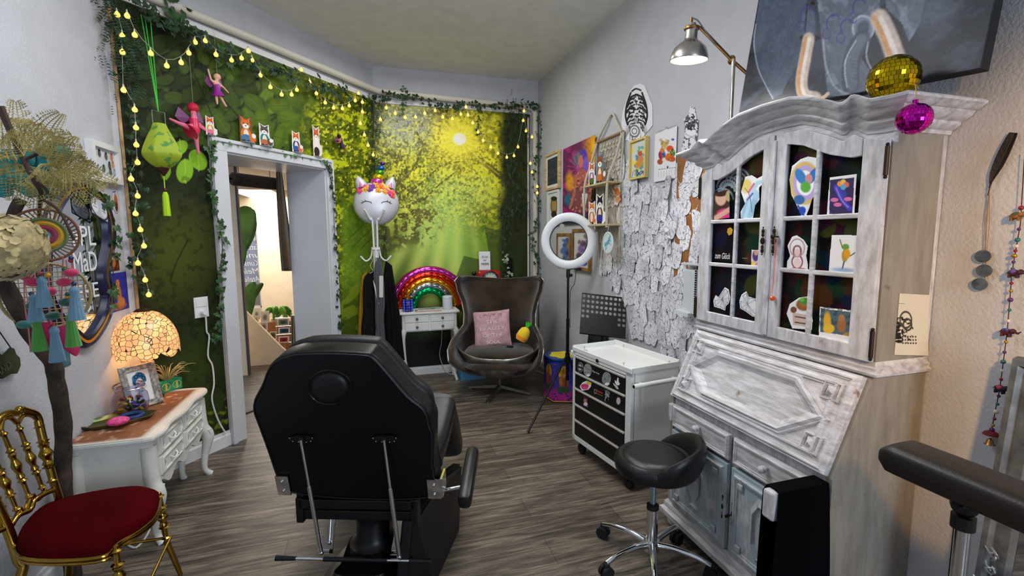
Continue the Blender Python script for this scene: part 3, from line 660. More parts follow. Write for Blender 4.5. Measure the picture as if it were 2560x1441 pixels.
sticker('shell_sticker','tiny yellow shell shaped sticker on the middle left pane','sticker',[(1819,572),(1826,568),(1832,574),(1830,586),(1822,590),(1817,582)],p5,(236,196,80))
def p6(A):A.ell(1889,640,8,14,(80,60,120));A.ell(1890,632,5,7,(210,160,130));A.ell(1884,660,8,6,(230,200,90));A.ell(1896,662,8,6,(200,120,190))
sticker('portrait_card','small colourful portrait card on the middle pane by the key plates','postcard',[(1879,624),(1902,626),(1900,672),(1877,669)],p6,(220,200,220))
def p7(A):
 c=(150,90,100);A.ring(1993,628,10,13,2,c);A.ring(1993,655,13,16,2,c);A.ring(1993,678,22,7,2,c);A.line([(1986,622),(1982,650)],2,c);A.line([(2000,622),(2004,650)],2,c);A.ring(1993,620,18,22,1.6,(190,150,150));A.ell(1993,632,7,9,(232,205,196));A.ell(1993,658,9,12,(235,212,205))
sticker('meditating_figure_cutout','cut out line drawing of a seated meditating figure in dusty pink','sticker',[(1980,592),(1992,588),(2010,600),(2020,616),(2016,640),(2020,662),(2020,684),(1990,684),(1967,676),(1967,655),(1975,640),(1968,615)],p7)
def p8(A):
 A.ell(2112,640,8,16,(190,150,60));A.ell(2114,618,9,8,(110,160,70));A.ell(2118,635,8,12,(224,160,40));A.line([(2106,620),(2100,600)],3,(110,120,60));A.line([(2110,655),(2106,672)],4,(70,100,130));A.ell(2108,676,30,6,(110,150,200),.05,.6,.8);A.line([(2126,640),(2138,632)],3,(90,110,70));A.line([(2082,688),(2130,690)],1.4,(120,120,130))
sticker('gnome_postcard','white postcard of a yellow green dancing gnome with hat','postcard',[(2079,588),(2152,588),(2146,697),(2070,690)],p8)
for lb,pl_ in (('folded white paper butterfly sketch on the bottom far left pane',[(1789,738),(1797,742),(1804,730),(1812,718),(1822,724),(1826,745),(1822,760),(1815,766),(1813,778),(1800,772),(1785,768),(1783,752)]),('white leaf shaped sketch cut out on the bottom pane beside the keys',[(1854,736),(1866,728),(1872,742),(1893,748),(1894,795),(1880,792),(1864,780),(1850,772),(1848,752)])):
 def pk(A,pl_=pl_):
  cx=sum(p[0]for p in pl_)/len(pl_);cy=sum(p[1]for p in pl_)/len(pl_)
  for p in pl_:A.line([(cx,cy),(cx+(p[0]-cx)*.85,cy+(p[1]-cy)*.85)],1.3,(120,124,134));A.ell((cx+p[0])/2,(cy+p[1])/2,3,6,(200,204,212),.6,.3,.7)
  A.line([(cx+(p[0]-cx)*.8,cy+(p[1]-cy)*.8)for p in pl_],1.3,(110,112,122))
 sticker('sketch_cutout',lb,'sticker',pl_,pk,(232,232,236),group=None)
def p9(A):
 A.ell(2010,762,20,16,(150,96,50));A.ell(2012,756,14,12,(172,112,56));A.ell(2012,753,15,8,(70,150,60));A.ell(2005,750,6,5,(110,190,80));A.poly([(1982,782),(2028,790),(2026,820),(1982,812)],(206,186,176));A.line([(1988,792),(2020,797)],3,(90,60,50));A.line([(1988,806),(2020,811)],3,(90,60,50));A.ell(1984,775,8,8,(120,80,50))
sticker('bear_cutout','white edged cut out of a brown bear with clover and sign','sticker',[(1998,744),(2022,741),(2031,756),(2026,775),(2032,800),(2030,826),(1980,822),(1966,785),(1974,760)],p9)
def p10(A):
 A.poly([(2052,772),(2136,782),(2134,842),(2050,830)],(84,106,116));A.mix((fbm(A.X,A.Y,8,3,2)>.55)*(A.Y<815)*.7,(50,70,76));A.ell(2068,805,9,24,(224,176,50),.0,.3);A.ell(2072,822,14,12,(232,190,60));A.ell(2104,812,11,20,(160,110,70));A.ell(2104,796,8,9,(176,126,82));A.ell(2122,836,14,5,(170,140,60))
sticker('bear_postcard','wide white edged postcard of a sitting brown bear in a dusky forest','postcard',[(2049,767),(2140,777),(2136,862),(2046,846)],p10)
k=thing('key_pendant','orange bead pendant on a pink cord hanging from the cabinet door key','pendant',onX(1932,745,XU-.04))
b=MB();p=onX(1941,594,XU-.035);q=onX(1931,735,XU-.035);b.tube([onX(1938,594,XU-.035),q],.0012,6);b.tube([onX(1944,596,XU-.035),q],.0012,6);b.build('cord',mat('pink cord',(226,130,120),.7),k)
b=MB();b.ball(onX(1931,746,XU-.035),.011,12);b.build('bead',mat('orange glass bead',(236,110,50),.15,trans=.3),k)
b=MB();c=onX(1942,592,XU-.03);b.tube([c+Vector((.01,0,0)),c+Vector((-.014,0,0))],.003,8);b.ball(c+Vector((-.02,0,0)),.011,10,(.4,1,1));b.build('key',oldbrass,k)
A=Art(onY(2236,888,CY0-.002),onY(2304,888,CY0-.002)-onY(2228,888,CY0-.002),(0,0,onY(2236,735,CY0).z-onY(2236,888,CY0).z),.0016,(214,206,186));A.P=0
rl=np.random.default_rng(9)
A.mix((np.hypot((A.X-2256)/26,(A.Y-826)/34)<1)*(fbm(A.X,A.Y,5,3,4)>.52),(40,36,34))
for i in range(7):A.ell(2238+i*1.5,800+i*9,9,4,(30,28,28),-.6+.1*i,.1)
for i in range(6):
 for j in range(3):A.ell(2256+i*6,842+j*8,2,2.4,(60,56,50))
A.ring(2264,800,14,20,2,(70,66,60));A.ring(2268,812,10,14,2,(60,56,50));A.line([(2240,758),(2262,760)],1.2,(120,112,100))
o=A.build('taped_sketch_sheet',None,.0008,curl=lambda a,b:.012*(1-b)**2*a);tag(o,'yellowed sheet with black leaf and mandala drawing taped to the cabinet side','drawing')
blackcloth=mat('black woven cloth',(9,9,12),.95,spec=.05)
b=MB()
def clothf(u,v):
 x=1.228+u*.20;L=v*2-1;s=abs(L);down=.44+.10*math.sin(u*3+(0 if L<0 else 2));w_=.008*math.sin(u*7+s*2+1)*s
 if s<.12:y=1.135+(-.027 if L<0 else .027)*s/.12;z=.676
 else :
  t=(s-.12)/.88;z=.672-t*down*1.06;y=(1.108-.012*t-abs(w_)-.02*t)if L<0 else (1.162+.012+abs(w_))
 return (x+(.02*s*(u-.5))+(-.05*s*(1-u)if L<0 else 0),y,z)
b.grid(clothf,36,60);o=b.build('black_cloth',blackcloth,None,True);solidify(o,.004,0);tag(o,'black cloth draped over the pulled-out rail of the white cabinet','cloth')
# canvas, lamp, disco balls
def lean(x,y):return onP(x,y,(1.655,1.3,2.04),Vector((-1,0,-.20)))
bl,br=lean(1845,292),lean(2462,172);yl,yr=bl.y,br.y;zb=1.93
nn=Vector((.988,0,-.155));upv=Vector((.155,0,.988))
bl=Vector((1.655+.0,yl,bl.z));br=Vector((1.655,yr,br.z))
A=Art(bl,br-bl,upv*.86,.0035,(46,50,60));X,Y=A.X,A.Y
sw=fbm(X,Y,130,4,5);A.mix(sstep(.45,.75,sw)*.45,(88,94,108));A.mix(sstep(.6,.8,fbm(X+Y,Y,40,3,6))*.3,(98,106,124))
ear=[(1935,-260),(1890,60),(1885,110),(1895,170),(1915,215),(1932,246),(1952,236),(2000,150),(2020,60),(2010,-260)]
A.poly(ear,(80,91,108));A.mix(A.inside(ear)*sstep(.5,.7,fbm((X+Y*.5)*3,Y*.6,40,3,8))*.5,(66,76,94));A.line(ear[1:6],3,(150,160,176))
for i in range(9):A.line([(1960+i*6,0),(1905+i*9,150+i*8)],3,(72,80,98),.5)
ear2=[(2190,-260),(2280,-260),(2340,0),(2370,-260),(2300,60),(2272,105),(2256,60),(2215,20)]
A.poly(ear2,(98,108,124));A.mix(A.inside(ear2)*sstep(.5,.7,fbm(X*2,Y,40,3,9))*.5,(160,170,186));A.ell(2330,20,50,60,(104,114,132),.5,.8,.7)
A.poly([(2010,-260),(2190,-260),(2200,40),(2190,70),(2150,40),(2140,120),(2130,240),(2070,240),(2056,130),(2050,60)],(96,104,120))
A.mix(sstep(.5,.65,fbm(X,Y,22,4,10))*A.inside([(2010,-260),(2200,-260),(2200,50),(2140,110),(2130,240),(2070,240),(2050,60)])*.6,(140,148,164))
A.poly([(2054,60),(2074,110),(2078,170),(2110,236),(2180,250),(2190,200),(2150,140),(2165,90),(2110,40)],(100,108,124))
A.ell(2158,70,26,30,(128,138,156),.5,.2);A.ell(2158,70,15,20,(84,92,108),.5,.3);A.ring(2158,70,26,30,3,(170,180,196))
A.line([(2156,96),(2136,130),(2126,170),(2126,215)],40,(74,82,98));A.line([(2156,96),(2136,130),(2128,170),(2130,215)],26,(104,113,130),.8);A.line([(2140,102),(2118,140),(2112,175),(2118,218)],4,(176,184,198),.8);A.line([(2170,104),(2166,140),(2176,168),(2186,180)],4,(160,168,182),.8)
for i in range(7):A.line([(2124+i*2,150+i*9),(2150-i,156+i*9)],2,(76,84,100),.8)
A.line([(2058,100),(2066,170),(2090,220),(2130,240)],5,(160,168,182),.7);A.line([(2020,40),(2022,90)],34,(92,100,118));A.line([(2018,10),(2012,80)],3,(30,34,44));A.ell(2032,8,14,8,(60,66,76));A.ell(2032,8,6,5,(14,14,18));A.ring(2024,95,18,6,3,(40,44,54))
for p,wd in (([(2022,95),(2012,150),(2004,200),(2010,236),(2040,244)],27),([(2198,45),(2220,90),(2242,150),(2262,190)],44)):
 A.line(p,wd,(206,188,176));A.line([(a-wd*.28,c)for a,c in p],wd*.3,(214,160,110));A.line([(a+wd*.05,c)for a,c in p],wd*.3,(238,226,220),.8)
A.line([(2036,246),(2056,245),(2070,234)],8,(226,196,170))
for cx,cy in ((2010,40),(2075,60),(2110,70),(2140,20)):A.ring(cx+10,cy,18,22,2,(72,60,140),.8,150,330);A.ring(cx-8,cy+25,10,12,1.6,(72,60,140),.7)
g=fbm(X,Y,9,3,77)[...,None];A.c=A.c*(.72+.5*g)
o=A.build('painting_front',None,.003,artmat('satin oil paint',.4));
pt=thing('elephant_painting','large grey canvas painting of an elephant with ivory tusks leaning above the cabinet','painting',(1.67,1.35,1.95))
o.parent=pt;o.matrix_parent_inverse=pinv(pt);o.name='canvas'
b=MB();k=-.0035;w0=bl+nn*.004;w1=br+nn*.004
b.prism([w0,w1,w1+upv*.86,w0+upv*.86],nn*.03);b.build('stretcher',mat('black canvas edge',(22,22,26),.7),pt)
def disco(name,label,c,r,col,n1,n2,loopm=None):
 t_=thing(name,label,'mirror ball',c-Vector((0,0,r)));b=MB();rr=np.random.default_rng(int(r*1000))
 for i in range(n1):
  p0,p1=PI*i/n1,PI*(i+1)/n1;n=max(5,int(n2*math.sin((p0+p1)/2)))
  for j in range(n):
   a0,a1=2*PI*(j+.06)/n,2*PI*(j+.94)/n;q0,q1=p0+.04*(p1-p0),p1-.04*(p1-p0);P=[]
   nv=Vector((math.sin((q0+q1)/2)*math.cos((a0+a1)/2),math.sin((q0+q1)/2)*math.sin((a0+a1)/2),math.cos((q0+q1)/2)))
   tl=nv+Vector(rr.normal(0,.035,3));tl.normalize()
   for a,q in ((a0,q0),(a1,q0),(a1,q1),(a0,q1)):
    v_=Vector((math.sin(q)*math.cos(a),math.sin(q)*math.sin(a),math.cos(q)));v_=v_-tl*((v_-nv).dot(tl));P.append(c+v_*(r*1.006))
   b.quad(*P)
 b.build('mirror_tiles',mat(name+' tiles',col,.08,1),t_)
 b=MB();b.ball(c,r*.985,28);b.build('core',mat(name+' core',tuple(int(v*.55)for v in col),.4,.6),t_);return t_
gc=onX(2233,196,1.56);gr=.098
gc.z=1.908+.006+gr;gb=disco('gold_disco_ball','gold mirror ball resting on top of the cabinet',onX(2233,197,gc.x),.068,(212,180,20),17,36)
mc=onX(2285,297,1.50);mb=disco('magenta_disco_ball','magenta mirror ball hanging from the cabinet cornice',mc,.043,(226,30,190),15,32)
b=MB();top=onX(2287,222,1.52);b.tube(smooth_path([mc+Vector((0,0,.043)),mc+Vector((.004,.002,.07)),top+Vector((0,0,.012)),top+Vector((.03,.01,.006))],5),.0012,6);b.build('string',mat('gold string',(180,150,80),.5),mb)
b=MB();b.cyl(mc+Vector((0,0,.040)),mc+Vector((0,0,.052)),.007,12);b.build('cap',MATS['magenta_disco_ball tiles'],mb)
steel=mat('brushed nickel',(190,184,176),.28,1);brass=mat('warm antique brass',(150,118,74),.35,1);chrome=mat('chrome',(225,228,232),.07,1)
blackp=mat('black plastic',(16,16,18),.35);blackm=mat('black powder coated metal',(20,20,22),.38,.3)
LXp=1.70;fl_y=onX(1828,285,LXp).y
fl=thing('floor_lamp','nickel and brass reading lamp with bell shade rising behind the cabinet','lamp',(LXp,fl_y,0))
jt=onX(1829,150,LXp)
b=MB();b.cyl((LXp,fl_y,.02),(LXp,fl_y,jt.z),.009,14);b.build('pole',steel,fl,True)
b=MB();b.lathe([(0,0),(.12,0),(.12,.012),(.02,.022),(0,.022)],32,Matrix.Translation((LXp,fl_y,0)));b.build('base',steel,fl,True)
hd=onX(1722,90,1.40);an=hd+Vector((0,0,0))
b=MB();j2=onX(1752,70,1.45);tail=onX(1880,195,1.76)
b.tube([j2,jt,tail],.008,12);b.ball(jt,.02,14,(.7,1.1,1.1));b.build('arm',brass,fl,True)
ax=Vector((0,.12,-1)).normalized()
sh=frame4(onX(1727,55,1.40),Vector((1,0,0)),Vector((0,1,.12)))
b=MB();s_=Matrix.Translation(onX(1722,152,1.40))@Matrix.Rotation(math.radians(6),4,'X')
b.lathe([(.082,0),(.083,.003),(.080,.022),(.068,.052),(.044,.074),(.031,.082),(.027,.092),(.026,.125),(.030,.130),(.030,.138),(.018,.142),(.014,.155),(0,.156)],36,s_)
o=b.build('lamp_shade',steel,fl,True);solidify(o,.0015,-1)
b=MB();b.lathe([(.0312,.127),(.034,.13),(.034,.137),(.031,.140)],28,s_);b.cyl(onX(1727,70,1.40),onX(1729,44,1.40),.007,10);b.tube([onX(1729,60,1.40),j2],.007,10);b.build('collar',brass,fl,True)
b=MB();b.ball(s_@Vector((0,0,.022)),.045,20,(1,1,.8));b.build('bulb',mat('lamp bulb',(255,255,255),.5,emit=(255,252,246),es=9),fl,True)
b=MB();b.lathe([(0,.010),(.070,.009),(.079,.004)],32,s_);b.build('inner_diffuser',mat('lit milky diffuser',(255,255,255),.5,emit=(255,253,248),es=4),fl,True)
l=bpy.data.lights.new('reading_lamp_light','SPOT');l.energy=40;l.spot_size=math.radians(140);l.spot_blend=.6;l.shadow_soft_size=.06;l.color=(1,.96,.9)
lo=bpy.data.objects.new('reading_lamp_light',l);C.objects.link(lo);lo.location=onX(1722,152,1.40)-Vector((0,0,.012));lo.rotation_euler=(0,0,0)
b=MB();b.tube(smooth_path([onX(1875,185,1.75),onX(1866,215,1.74),onX(1886,224,1.74),onX(1898,205,1.75),onX(1880,190,1.76)],6),.003,6);b.tube(smooth_path([onX(1730,45,1.40),onX(1745,52,1.42),onX(1765,80,1.46),onX(1790,112,1.55)],6),.003,6);b.build('cable',mat('grey cable',(110,104,98),.5),fl,True)
# pictures and shelf on the right wall
paper=mat('white paper',(226,226,230),.85)
pine=mat('pale pine frame',(206,178,132),.5,var=.12,vscale=12,stretch=(1,1,6))
goldwood=mat('golden brown frame',(140,104,56),.45,var=.2,vscale=10)
whitefr=mat('white frame paint',(226,226,226),.45)
def rect_on_right(x0,y0,x1,y1):
 a,c=onX(x0,y0,XR),onX(x1,y1,XR);return max(a.y,c.y),min(a.y,c.y),max(a.z,c.z),min(a.z,c.z)
def framed(name,label,cat,px,fm,fw,dep,paint,bg,mount=0,step=.003,glass_=False,plane='R'):
 ya,yb,za,zb=rect_on_right(*px);t_=thing(name,label,cat,(XR-.002,(ya+yb)/2,zb));x=XR-.003
 if fm:
  b=MB()
  for q in (((x-dep,yb,zb),(x,yb+fw,za)),((x-dep,ya-fw,zb),(x,ya,za)),((x-dep,yb+fw,zb),(x,ya-fw,zb+fw)),((x-dep,yb+fw,za-fw),(x,ya-fw,za))):b.box(q[0],q[1])
  b.build('frame',fm,t_)
 m=fw+mount
 if mount:
  b=MB();b.box((x-dep*.5,yb+fw,zb+fw),(x,ya-fw,za-fw));b.build('mount',paper,t_)
 A=Art((x-dep*.5-.0015,ya-m,zb+m),(0,yb-ya+2*m,0),(0,0,za-zb-2*m),step,bg);paint(A);A.build('picture',t_,.001);return t_
def sp(A,n,cols,seed,r=(3,8),box=None,soft=.3,al=.8):
 rl=np.random.default_rng(seed);x0,x1,y0,y1=box or (A.X.min(),A.X.max(),A.Y.min(),A.Y.max())
 for i in range(n):
  A.ell(rl.uniform(x0,x1),rl.uniform(y0,y1),rl.uniform(*r),rl.uniform(*r),cols[rl.integers(len(cols))],rl.uniform(0,3),soft,al)
def f1(A):A.mix((fbm(A.X,A.Y,3,2,3)>.6)*.5,(90,98,106))
framed('framed_print','small pale wooden frame with a charcoal print nearest the room corner','picture',(1369,390,1403,470),pine,.022,.03,f1,(52,58,66),.03)
def f2(A):A.ell(1385,515,9,22,(120,100,66));A.ell(1385,515,6,15,(176,150,90));A.ell(1385,497,8,6,(50,46,44));A.ell(1385,536,7,9,(60,44,40))
framed('framed_print','small white frame with a brown lion mandala below the charcoal print','picture',(1372,480,1400,562),whitefr,.024,.02,f2,(222,222,220))
def f3(A):
 X,Y=A.X,A.Y;A.mix(sstep(1450,1480,X)*sstep(470,360,Y),(224,150,30));A.mix(sstep(.5,.65,fbm(X,Y,16,3,4))*sstep(1455,1425,X)*.8,(190,40,130))
 A.ell(1448,400,14,18,(60,130,140),0,.6,.8);A.ell(1425,455,10,22,(232,160,30),0,.6);A.ell(1420,500,8,14,(30,110,140),0,.6);A.ell(1484,430,8,40,(200,40,60),0,.6);A.ell(1484,380,5,30,(240,190,40),0,.6)
 A.mix(sstep(.55,.7,fbm(X,Y,8,3,6))*.35,(30,26,60));A.mix(sstep(510,560,Y)*.8,(24,20,40));A.ell(1480,500,10,40,(26,18,30),0,.5)
 A.ell(1459,392,9,20,(84,60,170));A.ell(1464,410,6,18,(110,90,210));A.ell(1452,404,6,16,(206,120,90));A.ell(1455,446,15,24,(170,92,84));A.ell(1452,500,24,34,(128,72,80));A.line([(1440,440),(1436,480),(1425,520)],6,(184,110,90));A.line([(1470,440),(1476,480),(1470,510)],6,(170,100,84))
 sp(A,60,[(214,150,90),(96,50,70),(200,120,110)],4,(1.5,4),(1428,1478,430,530));A.ell(1440,550,30,12,(20,70,90),0,.5)
 for i in range(12):a=i*PI/6;A.line([(1445,420),(1445+26*math.cos(a),415+34*math.sin(a))],1.6,(220,80,160),.6)
framed('canvas_painting','vivid purple and orange canvas of a violet haired woman behind the hanging shelf','painting',(1413,374,1491,556),None,0,.035,f3,(110,40,90),step=.004)
def f4(A):sp(A,26,[(60,80,160),(40,50,110),(90,120,170),(130,110,60)],5,(4,9),(1408,1420,600,665));
framed('framed_print','gold brown frame with a slim blue feather print seen through the ring lamp','picture',(1396,584,1429,668),goldwood,.026,.02,f4,(206,206,208))
def f5(A):sp(A,26,[(150,120,180),(90,80,170),(110,140,60),(100,70,90)],6,(3,8),(1447,1470,590,660));sp(A,14,[(70,60,170)],7,(4,8),(1446,1472,640,660))
framed('framed_print','larger gold brown frame with purple and green watercolour behind the ring lamp','picture',(1437,573,1480,680),goldwood,.028,.025,f5,(214,214,214))
def f6(A):
 A.mix(sstep(.45,.6,fbm(A.X,A.Y,14,3,3))*.8,(240,214,60));sp(A,26,[(40,110,180),(60,150,190),(90,170,110)],8,(2,6),(1590,1615,362,440));A.ell(1601,400,7,15,(206,140,80));A.ell(1600,384,6,6,(200,90,50));A.ell(1596,412,8,8,(210,150,60));A.line([(1592,425),(1600,436),(1612,424)],2.4,(30,60,160));A.line([(1594,438),(1604,428),(1610,436)],2.4,(30,60,160))
framed('framed_print','yellow framed blue and yellow watercolour of a fox beside the tiger drawing','picture',(1583,355,1622,443),mat('pale yellow frame',(216,196,120),.45),.014,.03,f6,(206,214,210),step=.002)
def f7(A):
 A.ell(1661,361,9,8,(206,176,110));sp(A,16,[(200,170,90),(160,130,70)],9,(2,4),(1650,1672,350,375));A.ell(1653,388,7,12,(170,40,70));A.ell(1659,386,5,8,(70,120,190));A.ell(1650,405,7,7,(170,80,50));A.ell(1656,376,6,6,(216,120,70));A.ell(1675,372,9,8,(220,80,40));A.ell(1681,383,7,10,(70,130,50));A.ell(1672,393,10,10,(214,110,40));A.ell(1680,398,9,7,(190,90,40));sp(A,20,[(60,30,30),(240,180,120)],10,(1,2.4),(1648,1686,372,404));A.ell(1682,349,4,3,(110,90,170));A.ell(1669,418,2,3,(60,60,70))
 for i in range(7):A.line([(1646+i*6.6,424-i*.8),(1650+i*6.6,423.4-i*.8)],1.4,(90,90,100))
 for r in range(3):
  for i in range(7):A.line([(1646+i*6.6,430+r*5-i*.8),(1647+i*6.6,433+r*5-i*.8)],.9,(150,150,165))
t_=framed('wall_calendar','white wall calendar sheet with two colourful animals hanging above the sketches','calendar',(1641,334,1692,446),None,0,.012,f7,(230,230,234),step=.002)
ya,yb,za,zb=rect_on_right(1641,334,1692,446);b=MB()
for i in range(24):
 y=yb+.01+(ya-yb-.02)*i/23
 if abs(i-11.5)>1.5:b.tube([(XR-.008,y,za-.008),(XR-.014,y,za),(XR-.005,y,za+.006)],.0012,5)
b.tube([(XR-.006,(ya+yb)/2-.02,za),(XR-.006,(ya+yb)/2,za+.018),(XR-.006,(ya+yb)/2+.02,za)],.0015,5);b.build('binding',steel,t_)
def cutpaper(name,label,poly,paint,off=.004,step=.0025,bg=(228,228,233),crl=None,cat='drawing'):
 xs=[p[0]for p in poly];ys=[p[1]for p in poly]
 cs=[onX(a,c,XR-off)for a in (min(xs)-2,max(xs)+2)for c in (min(ys)-2,max(ys)+2)]
 y1,y0=max(c.y for c in cs),min(c.y for c in cs);z0,z1=min(c.z for c in cs),max(c.z for c in cs)
 A=Art((XR-off,y1,z0),(0,y0-y1,0),(0,0,z1-z0),step,bg);paint(A);A.cut(A.inside(poly));o=A.build(name,None,.001,curl=crl);return tag(o,label,cat)
def tig(A):
 k=(26,26,32)
 for dx in (-1,1):
  for i,(a,c,w_)in enumerate(((6,238,4),(10,246,4),(13,256,4),(9,262,3),(14,270,4),(10,280,3),(14,290,4),(12,300,3),(8,308,3),(6,316,2))):
   A.line([(1591+dx*(a-4),c),(1591+dx*(a+6),c+4),(1591+dx*(a+10),c+12)],w_*1.2,k)
  A.line([(1591+dx*14,232),(1591+dx*24,262),(1591+dx*27,290),(1591+dx*22,312)],4.5,k);A.line([(1591+dx*9,268),(1591+dx*2,274)],4,k)
  for i in range(7):A.line([(1591+dx*12,306+i*2),(1591+dx*(26+i),318+i*6)],1,(90,90,100))
 A.ell(1589,300,8,10,(60,60,70),0,.5,.5);A.line([(1580,228),(1590,222),(1602,226)],4,k);A.line([(1584,240),(1591,236),(1600,240)],4,k);A.line([(1588,250),(1592,262)],3,k);A.line([(1580,322),(1588,326),(1598,320)],2,(70,70,80));A.mix((fbm(A.X,A.Y,3,2,5)>.62)*(np.hypot((A.X-1591)/20,(A.Y-280)/40)<1),k)
cutpaper('tiger_drawing','large cut out black and white ink drawing of a tiger head high on the wall',[(1585,214),(1600,209),(1612,213),(1622,240),(1631,262),(1632,314),(1610,340),(1608,362),(1590,366),(1584,372),(1570,352),(1554,350),(1552,318),(1556,280),(1566,250),(1576,226)],tig)
def mnd(A):A.ring(1586,328,12,14,2,(110,110,118));A.ring(1586,328,6,7,1.4,(120,120,128));A.mix((fbm(A.X,A.Y,3.4,2,8)>.58)*(A.Y>340)*.8,(60,60,70));A.line([(1575,312),(1575,350)],1.5,(110,110,118))
cutpaper('mandala_drawing','pale square framed ink sketch hanging just under the tiger head',[(1574,312),(1600,308),(1602,350),(1590,374),(1574,376)],mnd,.007)
def flo(A):
 A.mix((fbm(A.X,A.Y,4,3,12)>.53)*(A.Y<330)*(A.Y>285),(44,44,52));A.mix((fbm(A.X,A.Y,6,3,13)>.6),(96,96,104));A.ell(1722,332,8,7,(236,236,240));A.ell(1734,331,6,7,(236,236,240));A.line([(1714,335),(1742,350)],1.2,(120,120,126));A.line([(1716,350),(1738,338)],1.2,(120,120,126))
cutpaper('flower_drawing','tall slim cut out floral ink drawing beside the cabinet cornice',[(1726,265),(1737,268),(1741,295),(1747,302),(1744,340),(1741,360),(1730,372),(1716,392),(1704,396),(1703,372),(1711,340),(1712,312),(1708,300),(1719,288)],flo)
def col(A):sp(A,26,[(210,180,60),(60,110,90),(60,50,60),(120,60,110)],15,(1.5,3),(1565,1594,703,720),al=1)
cutpaper('colour_card','small strip card with colourful figures among the black and white sketches',[(1563,699),(1596,704),(1595,724),(1562,719)],col,.010,.002)
def sketch_mat(name,pc,seed):
 m=bpy.data.materials.new(name);m.use_nodes=True;nt=m.node_tree;b=nt.nodes['Principled BSDF'];N_=nt.nodes.new;lk=nt.links.new
 tc=N_('ShaderNodeTexCoord');oi=N_('ShaderNodeObjectInfo');ad=N_('ShaderNodeVectorMath');ad.operation='ADD';ml=N_('ShaderNodeMath');ml.operation='MULTIPLY';ml.inputs[1].default_value=37
 lk(oi.outputs['Random'],ml.inputs[0]);lk(tc.outputs['Object'],ad.inputs[0]);lk(ml.outputs[0],ad.inputs[1])
 n=N_('ShaderNodeTexNoise');n.inputs['Scale'].default_value=2.1;n.inputs['Detail'].default_value=1.5;n.inputs['Distortion'].default_value=1.2;lk(ad.outputs[0],n.inputs[0])
 mu_=N_('ShaderNodeMath');mu_.operation='MULTIPLY';mu_.inputs[1].default_value=6;lk(n.outputs[0],mu_.inputs[0]);fr=N_('ShaderNodeMath');fr.operation='PINGPONG';fr.inputs[1].default_value=.5;lk(mu_.outputs[0],fr.inputs[0])
 r=N_('ShaderNodeValToRGB');r.color_ramp.elements[0].position=.03;r.color_ramp.elements[0].color=(1,1,1,1);r.color_ramp.elements[1].position=.12;r.color_ramp.elements[1].color=(0,0,0,1);lk(fr.outputs[0],r.inputs[0])
 v=N_('ShaderNodeTexVoronoi');v.feature='DISTANCE_TO_EDGE';v.inputs['Scale'].default_value=3.6;lk(ad.outputs[0],v.inputs[0]);r2=N_('ShaderNodeValToRGB');r2.color_ramp.elements[0].position=.02;r2.color_ramp.elements[0].color=(.8,.8,.8,1);r2.color_ramp.elements[1].position=.07;r2.color_ramp.elements[1].color=(0,0,0,1);lk(v.outputs['Distance'],r2.inputs[0])
 nm=N_('ShaderNodeTexNoise');nm.inputs['Scale'].default_value=2.2;lk(ad.outputs[0],nm.inputs[0]);r3=N_('ShaderNodeValToRGB');r3.color_ramp.elements[0].position=.5;r3.color_ramp.elements[1].position=.58;lk(nm.outputs[0],r3.inputs[0])
 mx=N_('ShaderNodeMix');mx.data_type='RGBA';lk(r3.outputs[0],mx.inputs[0]);lk(r.outputs[0],mx.inputs[6]);lk(r2.outputs[0],mx.inputs[7])
 f_=N_('ShaderNodeMix');f_.data_type='RGBA';lk(mx.outputs[2],f_.inputs[0]);f_.inputs[6].default_value=L4(pc);f_.inputs[7].default_value=L4((96,96,108));lk(f_.outputs[2],b.inputs['Base Color']);b.inputs['Roughness'].default_value=.85
 return m
skm_=[sketch_mat('tracing paper with ink lines',(220,220,230),1),sketch_mat('grey paper with ink lines',(202,202,208),2),sketch_mat('white paper with ink lines',(232,232,238),3)]
cardm=mat('brown kraft board',(146,96,52),.8,var=.12)
b=MB();p0=onX(1697,385,XR);p1=onX(1752,760,XR);b.box((XR-.008,p1.y-.12,p1.z),(XR-.001,p0.y,p0.z));o=b.build('kraft_board',cardm);tag(o,'brown kraft board showing between the sketches by the cabinet edge','board')
protos=[];rl=random.Random(4)
for k in range(9):
 b=MB();n=28;ph=[rl.uniform(0,6)for _ in range(5)];am=[rl.uniform(.02,.06)for _ in range(5)]
 def R_(t):return 1+sum(a*math.sin((i+2)*t+p)for i,(a,p)in enumerate(zip(am,ph)))
 P=[]
 for i in range(n):
  t=2*PI*i/n;r_=R_(t);c_,s_=math.cos(t),math.sin(t);q=.72 if k%3 else .95
  P.append((q*.5*r_*(abs(c_)**.8)*(1 if c_>0 else -1),.5*r_*(abs(s_)**.8)*(1 if s_>0 else -1)))
 cen=b.bm.verts.new((0,0,0));ring1=[b.bm.verts.new((.004*(rl.random()),y*.6,z*.6))for y,z in P];ring2=[b.bm.verts.new((-.020*max(0,rl.uniform(-.3,1.))if k%2 else -.01,y,z))for y,z in P]
 for i in range(n):
  b.bm.faces.new((cen,ring1[i],ring1[(i+1)%n]));b.bm.faces.new((ring1[i],ring2[i],ring2[(i+1)%n],ring1[(i+1)%n]))
 me=bpy.data.meshes.new('ink_sketch');b.bm.to_mesh(me);b.bm.free();me.materials.append(skm_[k%3]);protos.append(me)
def in_poly(x,y,P):
 c=False
 for i in range(len(P)):
  x0,y0=P[i];x1,y1=P[(i+1)%len(P)]
  if (y0>y)!=(y1>y)and x<(x1-x0)*(y-y0)/(y1-y0)+x0:c=not c
 return c
COL=[(1553,380),(1572,388),(1580,452),(1640,452),(1700,452),(1702,400),(1750,392),(1758,900),(1722,905),(1700,925),(1660,880),(1600,850),(1582,800),(1574,765),(1545,735),(1528,690),(1496,668),(1500,640),(1540,640),(1552,560)]
